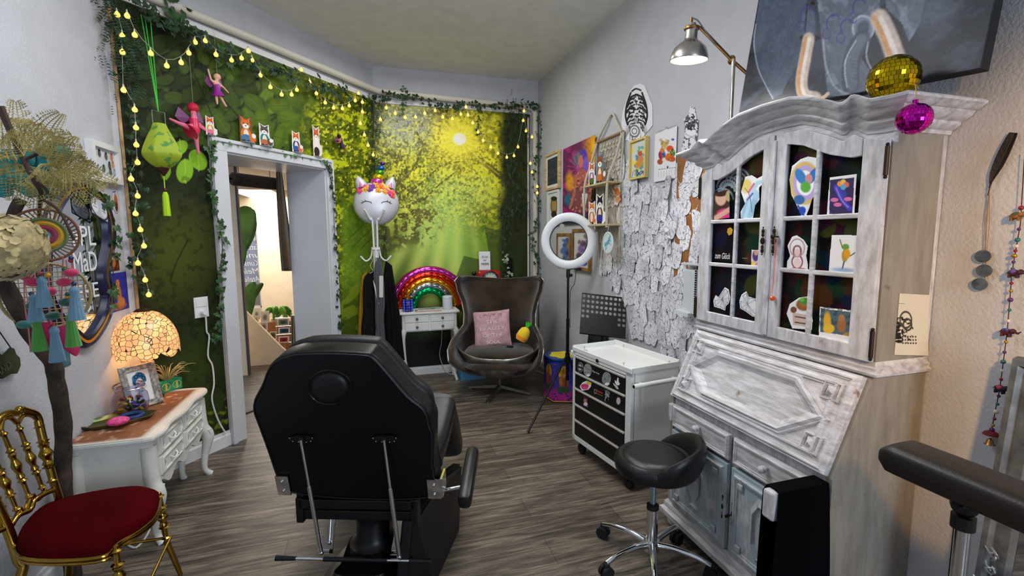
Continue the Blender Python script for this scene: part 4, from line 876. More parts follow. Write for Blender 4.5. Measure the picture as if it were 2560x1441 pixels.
words=['first','second','third','fourth','fifth','sixth','seventh','eighth','ninth','tenth','eleventh','twelfth','thirteenth','fourteenth','fifteenth','sixteenth','seventeenth']
z=2.10;row=0;cnt=0
while z>.70:
 row+=1;y=3.60+rl.uniform(-.03,.03);ci=0
 while y>1.98:
  q=toPx(np.array([[XR,y,z]]));qx,qy=float(q[0][0]),float(q[1][0])
  if in_poly(qx,qy,COL):
   o=bpy.data.objects.new('ink_sketch',protos[rl.randrange(9)]);C.objects.link(o)
   w_=rl.uniform(.075,.115);h_=rl.uniform(.12,.185);o.location=(XR-.006-.002*rl.random()-.003*((ci+row)%3),y+rl.uniform(-.012,.012),z+rl.uniform(-.02,.02));o.scale=(.1,w_*1.25,h_)
   o.rotation_euler=(rl.uniform(-.3,.3),0,0)
   if cnt%11==5:o.scale=(.6,w_*1.25,h_);o.location.x-=.006
   tag(o,'%s ink tattoo sketch from the left in the %s row of the wall collage'%(words[min(ci,16)],words[min(row-1,16)]),'sketch','pinned ink tattoo sketches');ci+=1;cnt+=1
  y-=.083+rl.uniform(-.008,.008)
 z-=.105
t_=thing('wall_dispenser','white plastic wall unit with a toothed edge beside the cabinet','dispenser',onX(1735,790,XR-.08));xw=XR-.055
p0,p1=onX(1708,672,xw),onX(1738,790,xw);b=MB();b.box((xw,p1.y,p1.z),(XR-.02,p0.y,p0.z),.01);b.build('housing',mat('white plastic',(214,220,224),.4),t_)
b=MB()
for i in range(20):
 zc_=p1.z+(p0.z-p1.z)*(i+.5)/20;b.box((xw-.003,p1.y+.001,zc_-.004),(xw+.001,p1.y+.014,zc_+.004))
b.build('teeth',mat('black slots',(26,26,28),.6),t_)
b=MB();q0,q1=onX(1702,654,xw-.02),onX(1745,664,xw-.02);b.box((xw-.02,q1.y,min(q0.z,q1.z)-.004),(XR-.02,q0.y,min(q0.z,q1.z)+.008),.003);q0=onX(1685,783,xw-.04);b.prism([(xw-.04,q0.y,q0.z),(xw-.02,p1.y+.04,q0.z-.01),(XR-.03,p1.y+.04,q0.z-.01),(XR-.03,q0.y,q0.z+.006)],(0,0,.022));b.build('tray',MATS['white plastic'],t_)
rope=mat('cream cotton rope',(206,198,180),.9,bump=.6,bscale=220)
board_m=mat('light plywood',(200,180,140),.55,var=.08,vscale=6,stretch=(1,5,1))
sh_=thing('macrame_shelf','hanging macrame shelf with two triangular plywood boards and cream ropes','shelf',(XR-.03,3.35,2.35))
dwl=[onX(1490,357,XR-.02),onX(1559,330,XR-.02)];dwl[1].z=dwl[0].z=(dwl[0].z+dwl[1].z)/2
b=MB();b.cyl(dwl[0],dwl[1],.011,12);b.build('dowel',mat('driftwood dowel',(150,120,88),.7),sh_,True)
nail=onX(1530,285,XR-.012);b=MB()
b.tube(smooth_path([dwl[0]+Vector((0,-.02,0)),dwl[0].lerp(nail,.55)+Vector((-.01,.0,-.01)),nail,dwl[1].lerp(nail,.5)+Vector((-.01,0,0)),dwl[1]+Vector((0,.03,0))],8),.009,8)
b.build('hanging_rope',rope,sh_,True)
FX=1.695;zs=(1.90,1.583)
for i,z in enumerate(zs):
 b=MB();b.box((FX,3.18,z-.007),(XR-.004,3.60 if i==0 else 3.60,z+.007),.003);b.build('board',board_m,sh_)
for nm,yy in (('near',3.195),('far',3.585)):
 top=dwl[1]if nm=='near' else dwl[0]
 b=MB();f0=Vector((FX+.01,yy,zs[0]));b.tube(smooth_path([top+Vector((0,.02 if nm=='near' else -.02,0)),top.lerp(f0,.5)+Vector((0,0,-.01)),f0,Vector((FX+.01,yy,zs[1]-.02))],8),[.010]*25,8);b.build('rope',rope,sh_,True)
 b=MB();w0=Vector((XR-.015,yy,zs[0]));b.tube([top,w0,Vector((XR-.015,yy,zs[1]-.28 if nm=='near' else zs[1]-.05))],.009,8);b.build('rope',rope,sh_,True)
b=MB();y0_,y1_=dwl[1].y+.015,dwl[0].y-.06;n_=15
for i in range(n_):
 y=y0_+(y1_-y0_)*i/(n_-1);b.tube([(XR-.010,y+.006*math.sin(j*1.7+i),dwl[0].z-.01-j*.03)for j in range(34-(abs(i-7)if i%2 else 0))],.0062,5)
for k in range(12):
 z=dwl[0].z-.05-k*.045
 if k%2:b.tube([(XR-.016,y0_+(y1_-y0_)*j/20,z+.018*abs(math.sin(j*.9)))for j in range(21)],.006,5)
 else :
  for j in range(7):c=Vector((XR-.017,y0_+(y1_-y0_)*(j+.5)/7,z));b.ball(c,.012,8,(.6,1,1))
o=b.build('knotted_net',rope,sh_,True)
standm=mat('clear acrylic foot',(220,224,226),.1,trans=.6)
def standee(name,label,cat,c,w_,h_,paint,rot=0,bg=(240,240,240),foot=True,group=None,face=None,poly=None,step=.0016):
 """c: base centre on its support; faces -x/-y towards the room"""
 dr_=Vector((math.cos(rot),math.sin(rot),0));A=Art(Vector(c)-dr_*w_/2+Vector((0,0,.004)),dr_*w_,(0,0,h_),step,bg,uv=True);paint(A)
 if poly:A.cut(A.inside(poly))
 t_=thing(name,label,cat,c,group);A.build('printed_cutout',t_,.003)
 if foot:b=MB();b.lathe([(0,0),(w_*.33,0),(w_*.33,.004),(0,.004)],20,Matrix.Translation(Vector(c)));b.build('foot',standm,t_)
 return t_
def fox_uv(body,coat,tail=True,pants=None):
 def f(A):
  A.ell(.5,.30,.24,.27,coat,0,.06);A.ell(.5,.30,.12,.2,(238,228,214),0,.1)
  if pants:A.ell(.5,.16,.24,.15,pants,0,.08)
  if tail:A.ell(.80,.22,.16,.17,body,0,.08);A.ell(.86,.30,.10,.09,(244,236,228),0,.1)
  A.poly([(.28,.96),(.34,.70),(.52,.82)],body);A.poly([(.72,.96),(.66,.70),(.48,.82)],body);A.ell(.5,.70,.22,.16,body,0,.06);A.ell(.5,.62,.15,.09,(244,238,230),0,.1)
  A.ell(.5,.63,.03,.025,(30,20,20));A.ell(.41,.71,.028,.03,(26,20,20));A.ell(.59,.71,.028,.03,(26,20,20));A.ell(.38,.05,.09,.05,(60,36,28));A.ell(.60,.05,.09,.05,(60,36,28))
 return f
FOXP=[(.2,.0),(.8,.0),(1,.12),(1,.36),(.8,.42),(.78,.74),(.78,1),(.5,.9),(.22,1),(.22,.72),(.2,.4)]
a_=-PI/2+.5
standee('fox_figure','small fox figure in a pink green dress at the far end of the upper shelf','figurine',(1.74,3.53,1.907),.10,.19,fox_uv((206,110,60),(150,90,160),False,(80,110,40)),a_,poly=FOXP)
standee('fox_figure','pair of brown foxes under a balloon card in the middle of the upper shelf','figurine',(1.745,3.40,1.907),.12,.24,fox_uv((150,84,44),(170,96,50),True,(200,120,60)),a_,(90,130,150),poly=FOXP)
standee('fox_figure','orange standing fox figure with bushy tail on the lower shelf','figurine',(1.74,3.52,1.590),.11,.19,fox_uv((224,130,60),(206,116,54),True),a_,poly=FOXP)
standee('animal_figure','dark eared animal figures with blue feet at the lower shelf centre','figurine',(1.74,3.38,1.590),.12,.24,fox_uv((40,32,36),(120,70,44),False,(50,60,140)),a_,poly=FOXP)
b=MB();b.ball((1.77,3.28,1.925),.022,12,(1.3,1.6,.8));b.ball((1.76,3.30,1.93),.012,10);o=b.build('grey_stone',mat('grey stone',(96,96,98),.7,var=.2,vscale=30));tag(o,'small grey stone at the near end of the upper shelf board','stone')
def hang(A):sp(A,30,[(230,130,60),(200,90,40),(240,226,210),(60,80,130)],31,(3,6),(1536,1552,468,508),al=1);A.ell(1543,480,6,9,(236,130,60));A.ell(1545,500,6,8,(226,150,90))
cutpaper('fox_sticker','white edged cut out of two orange foxes hanging under the upper shelf',[(1537,462),(1549,461),(1551,480),(1552,500),(1543,514),(1534,512),(1536,492),(1531,478)],hang,.03,.0018)
b=MB();c=Vector((1.74,3.66,1.80));b.prism([c+Vector((0,-.06,.05)),c+Vector((0,.05,.06)),c+Vector((0,.02,-.12))],(.006,0,0));o=b.build('paper_cone',paper);tag(o,'white paper cone drawing tucked beside the shelf against the canvas','paper')
uc=onX(1519,607,FX-.004);us=thing('unicorn_sign','round glass-white sign with a leaping blue unicorn hanging under the shelf','sign',uc);rz_=.082
A=Art(uc+Vector((0,rz_,-rz_)),(0,-2*rz_,0),(0,0,2*rz_),.0012,(214,226,226),uv=True)
bl_=(74,160,196);A.ell(.52,.50,.17,.10,bl_,.5,.1);A.ell(.64,.66,.07,.09,bl_,.2,.1);A.line([(.60,.62),(.70,.76)],.09,bl_);A.ell(.72,.76,.07,.045,bl_,-.5,.1);A.line([(.73,.80),(.78,.92)],.018,bl_);A.line([(.62,.55),(.76,.62),(.80,.54)],.04,bl_);A.line([(.60,.48),(.72,.46),(.76,.38)],.04,bl_);A.line([(.40,.42),(.30,.30),(.36,.18)],.045,bl_);A.line([(.42,.40),(.40,.22),(.30,.14)],.045,bl_);A.ell(.30,.42,.12,.06,bl_,.9,.2)
for i in range(12):a=.6+i*.2;A.ell(.5+.40*math.cos(a*1.0+.2),.5+.40*math.sin(a+.2),.022,.03,(120,140,150),a)
A.mix((fbm(A.X,A.Y,.05,2,4)>.66)*.5,(180,190,150));A.cut(np.hypot(A.X-.5,A.Y-.5)<.5);A.build('disc',us,.006,artmat('glossy print',.15))
b=MB();b.tube([uc+Vector((.0,.003,rz_-.006)),Vector((FX+.004,uc.y,1.575))],.0025,6);b.build('cord',rope,us)
ft=thing('feather_hanging','black feather with cords and three blue-grey stone discs on the warm wall','ornament',onX(2470,720,XR-.01));fx=XR-.012
b=MB();p=[onX(x,y,fx)for x,y in ((2537,332),(2518,372),(2500,410),(2485,440),(2474,470))];q=smooth_path(p,6);n=len(q);L_,R__=[],[]
for i,v in enumerate(q):
 w_=.016*math.sin(PI*min(1,.18+i/n*.95))**.6;t=(q[min(i+1,n-1)]-q[max(i-1,0)]).normalized();s_=Vector((1,0,0)).cross(t);L_.append(v+s_*w_+Vector((-.004,0,0)));R__.append(v-s_*w_*.8+Vector((-.004,0,0)))
b.grid(lambda u,v:[L_,q,R__][int(round(v*2))][int(round(u*(n-1)))],n,3);o=b.build('vane',mat('black feather',(24,20,18),.6,bump=.3,bscale=150),ft);solidify(o,.0015,0)
b=MB();b.tube(q+[onX(2470,490,fx)],.0018,6);b.build('quill',mat('dark quill',(50,40,32),.5),ft)
b=MB();
for x in (2476,2470,2466):b.tube([onX(2474,470,fx),onX(x-3,560,fx),onX(2462,700,fx)],.0009,5)
b.build('cords',mat('tan cord',(150,124,92),.8),ft)
bs=mat('blue grey stone',(74,84,96),.55,var=.2,vscale=40)
for x,y in ((2457,641),(2460,677),(2449,711)):
 b=MB();b.lathe([(0,-.003),(.019,-.002),(.019,.002),(0,.003)],24,Matrix.Translation(onX(x,y,fx-.004))@Matrix.Rotation(PI/2,4,'Y')@Matrix.Diagonal((1,1.05,1,1)));b.build('stone_disc',bs,ft,True)
es_=thing('elephant_garland','hanging string of beads with small embroidered elephants and a brass bell','garland',onX(2477,1100,XR-.02));ex=XR-.022
b=MB();b.tube([onX(x,y,ex)for x,y in ((2562,380),(2551,560),(2530,680),(2518,830),(2500,970),(2478,1080))],.0012,6);b.build('string',mat('dark thread',(60,30,40),.8),es_)
eb=[mat('red bead',(130,26,40),.3),mat('gold bead',(170,130,50),.3,.6),mat('purple bead',(86,40,96),.3),mat('teal bead',(40,100,100),.3),mat('white bead',(210,200,180),.3)]
line=smooth_path([onX(x,y,ex)for x,y in ((2553,520),(2544,600),(2536,640),(2530,690),(2526,750),(2518,830),(2508,905),(2500,970),(2490,1030),(2480,1075))],6)
for i,v in enumerate(line):
 if i%2==0:b=MB();b.ball(v,.005 if i%6 else .007,8);b.build('bead',eb[i//2%5],es_,True)
def eleph(c,s,m1,m2,par,nm='elephant'):
 b=MB();c=Vector(c);Y_=Vector((0,-1,0));Z_=Vector((0,0,1));X_=Vector((1,0,0))
 def P(a,h,d=0):return c+Y_*a*s+Z_*h*s+X_*d*s
 b.ball(P(0,0),s,14,(.5,1.0,.72));b.ball(P(1.0,.28),s*.52,12,(.8,1,1.05));b.ball(P(.85,.25,-.45),s*.36,10,(.3,.9,1.1));b.ball(P(.85,.25,.35),s*.36,10,(.3,.9,1.1))
 b.tube(smooth_path([P(1.35,.2),P(1.75,-.05),P(1.95,.15),P(2.25,.4)],4),[s*(.24-.012*i)for i in range(13)],8)
 for a in (-.6,.55):
  for d in (-.28,.28):b.tube([P(a,-.3,d),P(a,-1.0,d)],[s*.24,s*.22],8)
 b.tube([P(-.95,.15),P(-1.2,-.3)],s*.06,6);e=b.build(nm,m1,par,True)
 b=MB();b.ball(P(-.02,.12),s*.99,14,(.52,.78,.68));b.build('blanket',m2,e,True)
for (x,y,m1,m2)in ((2540,540,(120,80,40),(60,60,40)),(2535,683,(60,24,36),(70,50,110)),(2516,830,(70,22,30),(60,60,120)),(2500,972,(24,24,40),(130,40,50))):
 eleph(onX(x,y,ex-.008),.0145,mat('felt %d'%x,m1,.7,var=.3,vscale=60),mat('blanket %d'%x,m2,.6,var=.5,vscale=90),es_)
b=MB();b.lathe([(.0,.016),(.016,.008),(.02,.0)],16,Matrix.Translation(onX(2477,1088,ex)));b.build('tassel_cap',mat('dark red felt',(110,30,36),.8),es_)
b=MB();b.lathe([(.003,.02),(.008,.014),(.010,.004),(.014,0)],16,Matrix.Translation(onX(2474,1112,ex)));b.build('bell',brass,es_,True)
sv=mat('silver painted frame',(112,114,116),.4,.6,var=.15,vscale=20)
sm=thing('silver_mirror','tall silver ornate mirror frame leaning at the right edge of the room','mirror',(1.72,.62,0));b=MB()
ya=.838;
def lean2(y,z,d=0):return Vector((1.66+.13*(z/1.4)-d,y,z))
rows=[]
for d,o_ in ((0,0),(.03,.004),(.035,.02),(.02,.03),(.026,.045),(.022,.062),(.005,.07)):rows.append([lean2(ya-o_,0.002,d),lean2(ya-o_,1.15-o_,d),lean2(.2+o_,1.15-o_,d)])
b.grid(lambda u,v:rows[int(round(u*6))][int(round(v*2))],7,3);b.build('frame',sv,sm,True)
b=MB();b.prism([lean2(ya-.07,.01,.003),lean2(ya-.07,1.08,.003),lean2(.2,1.08,.003),lean2(.2,.01,.003)],(.01,0,0));b.build('glass',mat('mirror glass',(225,228,232),.02,1),sm)
b=MB();rl2=random.Random(3)
for z0 in (.56,.50,.44):
 for k in range(4):a=rl2.uniform(0,6);c=lean2(ya-.02-.03*rl2.random(),z0+.04*rl2.random(),.035);b.tube(smooth_path([c,c+Vector((-.006,.01*math.cos(a),.012)),c+Vector((0,.016*math.sin(a),.022))],4),.003,6)
b.build('ornament',mat('silver leaf',(176,178,180),.3,.8),sm,True)
# trolley, stool, lamps on stands
leather=mat('black leather',(15,15,18),.34,spec=.6,bump=.12,bscale=260)
matteleather=mat('black matt vinyl',(10,11,15),.46,spec=.5,bump=.06,bscale=240)
rubber=mat('black rubber',(18,18,18),.7)
wmetal=mat('white powder coated steel',(224,226,224),.38)
TO=Vector((1.290,2.866,0));ta=Vector((.088,-.604,0)).normalized();td=Vector((-ta.y,ta.x,0));TW,TD=.612,.355
def tq(a,d,z):return TO+ta*a+td*d+Vector((0,0,z))
TM=Matrix((ta,td,Vector((0,0,1)))).transposed().to_4x4();TM.translation=TO
def tbox(b,a,c,bev=0):b.box(a,c,bev,TM);return b
tr=thing('tool_trolley','white steel tool trolley with black drawers and stickers standing by the cabinet','trolley',TO)
b=MB();tbox(b,(0,0,.10),(TW,.012,.135),.003);tbox(b,(0,0,.10),(.03,.03,.74),.003);tbox(b,(TW-.05,0,.10),(TW,.03,.74),.003);tbox(b,(0,0,.70),(TW,.012,.742),.003)
tbox(b,(0,0.02,.10),(.004,TD,.74));tbox(b,(TW-.004,.02,.10),(TW,TD,.74));tbox(b,(0,TD-.004,.10),(TW,TD,.74));tbox(b,(0,.01,.10),(TW,TD,.105));o=b.build('body',wmetal,tr)
b=MB();tbox(b,(.004,.014,.722),(TW-.004,TD-.004,.73))
for q in (((-.004,-.004,.722),(TW+.004,.010,.752)),((-.004,TD-.01,.722),(TW+.004,TD+.004,.764)),((-.004,0,.722),(.010,TD,.760)),((TW-.010,0,.722),(TW+.004,TD,.756))):tbox(b,q[0],q[1],.003)
b.build('top_tray',mat('white steel tray',(228,230,228),.3),tr)
blk=mat('black drawer front',(9,9,10),.35);hn=6
strip=mat('grey handle strip',(176,172,166),.4)
for i in range(5):
 z1=.698-i*.1115;z0=z1-.1085;b=MB();tbox(b,(.032,-.002,z0),(TW-.052,.015,z1-.014),.002);tbox(b,(.04,.02,z0+.006),(TW-.06,TD-.03,z1-.03));dwr=b.build('drawer',blk,tr)
 b=MB();tbox(b,(.032,-.010,z1-.0145),(TW-.052,.010,z1-.002),.003);b.build('handle',strip,dwr)
b=MB();b.tube([tq(TW+.045,-.02,.665),tq(TW+.045,TD+.03,.665)],.014,16);
for d in (.06,TD-.05):b.tube([tq(TW,d,.66),tq(TW+.045,d,.665)],.008,8)
b.build('push_handle',wmetal,tr,True)
b=MB();b.tube([tq(TW+.045,-.021,.665),tq(TW+.045,-.019,.665)],.010,12);b.build('handle_hollow',blackp,tr)
b=MB();tbox(b,(-.07,.02,.665),(0,.12,.71),.01);b.build('side_shelf',wmetal,tr)
for a,d in ((.05,.06),(.13,TD-.03),(TW-.12,.04),(TW-.03,TD-.05)):
 p=tq(a,d,.735);b=MB();b.tube([p,p+Vector((0,0,.016))],.0022,6);b.box(p+Vector((-.006,-.002,.016)),p+Vector((.006,.002,.019)));b.build('tray_clip',steel,tr)
b=MB();b.lathe([(0,0),(.012,0),(.012,.006),(0,.007)],16,frame4(tq(.29,-.004,.722),ta,(0,0,1))@Matrix.Rotation(0,4,'X'));b.build('lock',blackp,tr)
b=MB();b.lathe([(0,0),(.024,0),(.024,.001),(0,.001)],24,Matrix.Translation(tq(.06,.05,.7305)));b.build('tray_emblem',mat('grey emblem',(170,170,168),.5),tr)
for a,d in ((.05,.05),(TW-.06,.05),(.05,TD-.05),(TW-.06,TD-.05)):
 b=MB();c=tq(a,d,.036);b.tube([c-ta*.0-td*.012,c+td*.012],.035,20);b.box(tq(a-.012,d-.018,.045),tq(a+.012,d+.018,.098));b.build('caster',rubber,tr,True)
def tsticker(name,label,px,col_,paint=None,round_=False,step=.0012):
 n=-td;P0=tq(0,-.0035,0);cs=[onP(x,y,P0,n)for x,y in px];s_=[(c-TO).dot(ta)for c in cs];zz_=[c.z for c in cs]
 A=Art(tq(min(s_)-.002,-.0035,min(zz_)),ta*(max(s_)-min(s_)+.004),(0,0,max(zz_)-min(zz_)),step,col_)
 if paint:paint(A)
 A.cut(A.inside(px));o=A.build(name,None,.0006);return tag(o,label,'sticker','stickers on the trolley drawers')
def rnd(x,y,rx,ry,k=14):return [(x+rx*math.cos(2*PI*i/k),y+ry*math.sin(2*PI*i/k))for i in range(k)]
def s1(A):A.line([(1444,917),(1458,922)],4,(20,20,20));A.ring(1450,919,5.5,10,1.2,(60,60,60))
tsticker('round_sticker','small grey shield sticker at the left end of the top drawer',rnd(1450.5,919,7.5,13),(176,176,176),s1)
def s2(A):A.mix((fbm(A.X,A.Y,2.4,2,3)>.55)*.7,(90,94,96));A.ell(1471,939,5,3,(240,240,240))
tsticker('round_sticker','bigger grey oval sticker second from left on the top drawer',rnd(1469,926,10.5,17),(156,160,162),s2)
def s3(A):A.mix((fbm(A.X,A.Y,2.4,2,7)>.55)*.7,(90,94,96));A.ell(1518,961,6,4,(240,240,240))
tsticker('round_sticker','largest grey oval sticker right of the middle of the top drawer',rnd(1516,948,11.5,18),(150,156,158),s3)
tsticker('hand_sticker','white open hand sticker at the right end of the top drawer',[(1537,950),(1541,955),(1543,946),(1546,944),(1547,956),(1550,960),(1547,965),(1541,964),(1537,958)],(236,236,236))
tsticker('cuff_sticker','slanting white forearm sticker below the open hand on the top drawer',[(1532,957),(1545,968),(1547,974),(1542,974),(1533,962)],(200,202,206))
def s4(A):A.ell(1462,966,10,6,(206,60,110));A.ell(1473,957,7,6,(222,190,80));A.ell(1462,971,8,4,(226,80,150))
tsticker('girl_sticker','pink and yellow comic sticker on the second drawer',[(1449,966),(1457,956),(1468,952),(1479,957),(1477,968),(1471,975),(1455,978),(1451,972)],(240,236,230),s4)
def s5(A):A.ring(1488,979,3,5,1.2,(120,120,120));A.line([(1491,977),(1506,984)],3,(176,60,40));A.line([(1491,984),(1507,991)],2,(120,100,50))
tsticker('logo_sticker','dark sticker with small red lettering in the middle of the second drawer',[(1484,972),(1508,980),(1508,994),(1485,986)],(20,20,22),s5)
def s6(A):A.mix((fbm(A.X,A.Y,3,2,5)>.5),(20,20,22))
tsticker('flower_sticker','tall grey flower sticker right of the red lettering',[(1511,975),(1520,977),(1525,984),(1522,1000),(1516,1008),(1511,1002),(1513,990),(1509,984)],(150,156,158),s6)
def s7(A):A.ell(1546,1003,5,9,(206,190,190))
tsticker('skull_sticker','round black sticker with a pale pink figure at right of the second drawer',rnd(1546,1004,9,15),(26,24,28),s7)
def s8(A):A.ell(1463,1002,4,5,(180,120,90));A.ell(1464,1011,5,5,(232,200,226));A.line([(1458,1016),(1470,1018)],2,(200,170,210))
tsticker('photo_sticker','small upright photo sticker on the third drawer',[(1458,988),(1470,992),(1470,1019),(1457,1013)],(60,40,60),s8)
t=text('stay_sticker','Stay true',frame4(tq((onP(1489,932,tq(0,-.004,0),-td)-TO).dot(ta),-.0035,onP(1489,932,tq(0,-.004,0),-td).z),ta,(0,0,1)),.014,mat('white ink',(232,232,232),.6),None,.0004,.075,.2);tag(t,'white handwriting sticker between the oval stickers of the top drawer','sticker','stickers on the trolley drawers')
SC=Vector((1.190,1.745,0));st=thing('swivel_stool','black leather swivel stool with low curved backrest on chrome star base','stool',SC)
zt_=.512
def hk(x,y,z):return SC+Vector((x,y,z))
b=MB();b.lathe([(0,zt_+.012),(.10,zt_+.014),(.125,zt_+.010),(.143,zt_-.004),(.147,zt_-.010)],40,Matrix.Translation(SC));b.build('seat_pad',leather,st,True)
b=MB();b.lathe([(.141,zt_-.002),(.156,zt_+.002),(.172,zt_-.012),(.178,zt_-.035),(.172,zt_-.062),(.14,zt_-.075),(0,zt_-.08)],40,Matrix.Translation(SC));b.build('seat',leather,st,True)
b=MB();ba=math.radians(-36)
def backf(u,v):
 a=ba+math.radians(-84+168*u);e=max(0,1-abs(2*u-1)**2.2);h=.012+.105*e**.85;th=.010+.018*e
 s_=v*2*PI;r0=.165+.006*e;zc_=zt_-.045+h*.5;rr=r0+th*math.cos(s_)+.03*e*(math.sin(s_)*.5+.5);return hk(rr*math.cos(a),rr*math.sin(a),zc_+(h*.5+.022)*math.sin(s_))
b.grid(backf,44,18,wv=True);b.build('backrest',leather,st,True)
b=MB();b.cyl(hk(0,0,.26),hk(0,0,zt_-.078),.014,16);b.build('gas_rod',mat('bluish chrome rod',(170,200,215),.08,1),st,True)
b=MB();b.cyl(hk(0,0,.255),hk(0,0,.275),.027,18);b.build('collar',rubber,st,True)
b=MB();b.cyl(hk(0,0,.075),hk(0,0,.257),.025,22);b.build('column',chrome,st,True)
b=MB();b.cyl(hk(0,0,.055),hk(0,0,.10),.036,22);b.build('hub',chrome,st,True)
for p in ((1526,1425),(1541,1345),(1690,1345),(1765,1432),(1640,1500)):
 q=onZ(p[0],p[1],.03);dv=Vector((q.x-SC.x,q.y-SC.y,0));L_=min(.255,.20 if dv.x>.1 and dv.y>0 else .255);dv=dv.normalized()
 b=MB();b.tube(smooth_path([hk(0,0,.085)+dv*.03,hk(0,0,.092)+dv*.10,hk(0,0,.086)+dv*.19,hk(0,0,.068)+dv*L_],5),[.017-.0004*i for i in range(16)],12);b.build('base_arm',chrome,st,True)
 c=hk(0,0,.028)+dv*L_;b=MB();s_=dv.cross(Vector((0,0,1)))
 for k in (-1,1):b.tube([c+s_*k*.006,c+s_*k*.022],.028,18)
 b.box(c+Vector((-.012,-.012,.01)),c+Vector((.012,.012,.042)),.004);b.build('caster',rubber,st,True)
RX,RY=1.63,3.62;rc=onY(1421,603,RY);rw=thing('ring_light','white ring light with phone clamp on a black tripod beside the egg chair','lamp',(rc.x,RY,0))
fwd=(CAM-rc).normalized();fwd.z=0;fwd.normalize();fwd=(fwd+Vector((-.30,0,0))).normalized();side=Vector((0,0,1)).cross(fwd);R1=.200;R2=.037
RMt=frame4(rc,side,(0,0,1));RMt=Matrix((side,Vector((0,0,1)),fwd)).transposed().to_4x4();RMt.translation=rc
b=MB();b.tube([RMt@Vector((R1*math.cos(a),R1*math.sin(a),0))for a in np.linspace(0,2*PI,64,endpoint=False)],R2,14,closed=True)
for v in b.bm.verts:
 l_=RMt.inverted()@v.co;l_.z*=.55;v.co=RMt@l_
b.build('ring_diffuser',mat('milky plastic diffuser',(232,236,238),.35),rw,True)
b=MB();b.tube([RMt@Vector(((R1-R2-.002)*math.cos(a),(R1-R2-.002)*math.sin(a),-.006))for a in np.linspace(0,2*PI,64,endpoint=False)],.004,8,closed=True);b.build('inner_rim',blackp,rw,True)
pb=Vector((rc.x,RY,0));jt=rc+Vector((0,0,-R1-R2))
b=MB();b.cyl((rc.x,RY,.38),jt,.010,14);b.cyl((rc.x,RY,.26),(rc.x,RY,.80),.014,14);b.build('pole',blackm,rw,True)
b=MB();b.cyl(jt+Vector((0,0,-.07)),jt+Vector((0,0,-.005)),.016,14);b.ball(jt+Vector((.024,-.01,-.05)),.014,10);b.build('tilt_joint',blackp,rw,True)
b=MB();b.tube([jt+Vector((.0,-.01,.0)),jt+Vector((.04,-.03,.01)),jt+Vector((.07,-.04,.0))],.007,8);b.box(jt+Vector((.05,-.05,-.01)),jt+Vector((.10,-.035,.012)),.004);b.build('phone_clamp',blackp,rw)
b=MB();b.tube(smooth_path([jt+Vector((.06,-.03,-.01)),jt+Vector((.05,-.02,-.12)),jt+Vector((.012,-.02,-.2)),jt+Vector((.012,-.02,-.5))],6),.0028,6);b.build('cable',blackp,rw,True)
tf=onZ(1320,1081,.01)
for a in (0,2*PI/3,4*PI/3):
 d0=Vector((tf.x-rc.x,tf.y-RY,0));L_=d0.length;d0.normalize();d0=Matrix.Rotation(a,3,'Z')@d0
 if a:L_=min(L_,.16 if d0.x>0.2 else L_*.6)
 b=MB();e=pb+d0*L_;b.tube([pb+Vector((0,0,.48))+d0*.01,e+Vector((0,0,.012))],.009,8);b.build('leg',blackm,rw,True)
b=MB();b.cyl((rc.x,RY,.42),(rc.x,RY,.50),.020,12);b.build('leg_collar',blackp,rw,True)
mr=onY(1505,800,3.12);ms=thing('music_stand','black perforated music stand tray behind the white trolley','stand',(mr.x,3.15,0))
tl_,tr_,br_,bl_2=[onP(x,y,mr,Vector((-.25,-1,.45)))for x,y in ((1464,735),(1577,748),(1553,850),(1440,828))]
eu=(tr_-tl_).normalized();W_=((tr_-tl_).length+(br_-bl_2).length)/2;ev=(tl_-bl_2);H_=(ev.length+(tr_-br_).length)/2;ev=(ev-eu*ev.dot(eu)).normalized();nn_=eu.cross(ev)
o0=(tl_+tr_+br_+bl_2)/4-eu*W_/2-ev*H_/2
def mk(u,v,h=0):return o0+eu*u+ev*v+nn_*h
b=MB();nx,ny=10,8;px_,py_=W_/nx,H_/ny
for j in range(ny):
 for i in range(nx):
  cx_,cy_=(i+.5)*px_,(j+.5)*py_;hole=(j>=4 or (j==3 and (i<2 or i>7))or (j==2 and i>7));S_=[(-.5,-.5),(.5,-.5),(.5,.5),(-.5,.5)]
  if not hole:b.quad(*[mk(cx_+a*px_,cy_+c*py_)for a,c in S_])
  else :
   k=16;inn=[b.bm.verts.new(mk(cx_+.30*py_*math.cos(2*PI*q/k),cy_+.30*py_*math.sin(2*PI*q/k)))for q in range(k)];out=[]
   for q in range(k):
    c_,s_=math.cos(2*PI*q/k),math.sin(2*PI*q/k);m_=max(abs(c_),abs(s_));out.append(b.bm.verts.new(mk(cx_+.5*px_*c_/m_,cy_+.5*py_*s_/m_)))
   for q in range(k):b.bm.faces.new((inn[q],inn[(q+1)%k],out[(q+1)%k],out[q]))
bmesh.ops.remove_doubles(b.bm,verts=b.bm.verts,dist=.0004);o=b.build('tray',blackm,ms);solidify(o,.002,0)
b=MB();b.prism([mk(0,0),mk(W_,0),mk(W_,0,.035),mk(0,0,.035)],ev*-.002);b.prism([mk(0,H_),mk(W_,H_),mk(W_,H_,.006),mk(0,H_,.006)],ev*.002);b.build('lip',blackm,ms)
b=MB();b.tube([mk(W_*.92,H_),mk(W_*.92,H_+.03)],.005,8);b.build('clip',blackp,ms)
pc=mk(W_/2,H_*.25,-.02);b=MB();b.cyl(pc,(pc.x,pc.y,.10),.010,12);b.ball(pc+Vector((0,0,-.04)),.018,10);b.build('pole',blackm,ms,True)
for a in (.4,2.5,4.6):b=MB();b.tube([(pc.x,pc.y,.18),(pc.x+.12*math.cos(a),pc.y+.12*math.sin(a),.012)],.008,8);b.build('leg',blackm,ms,True)
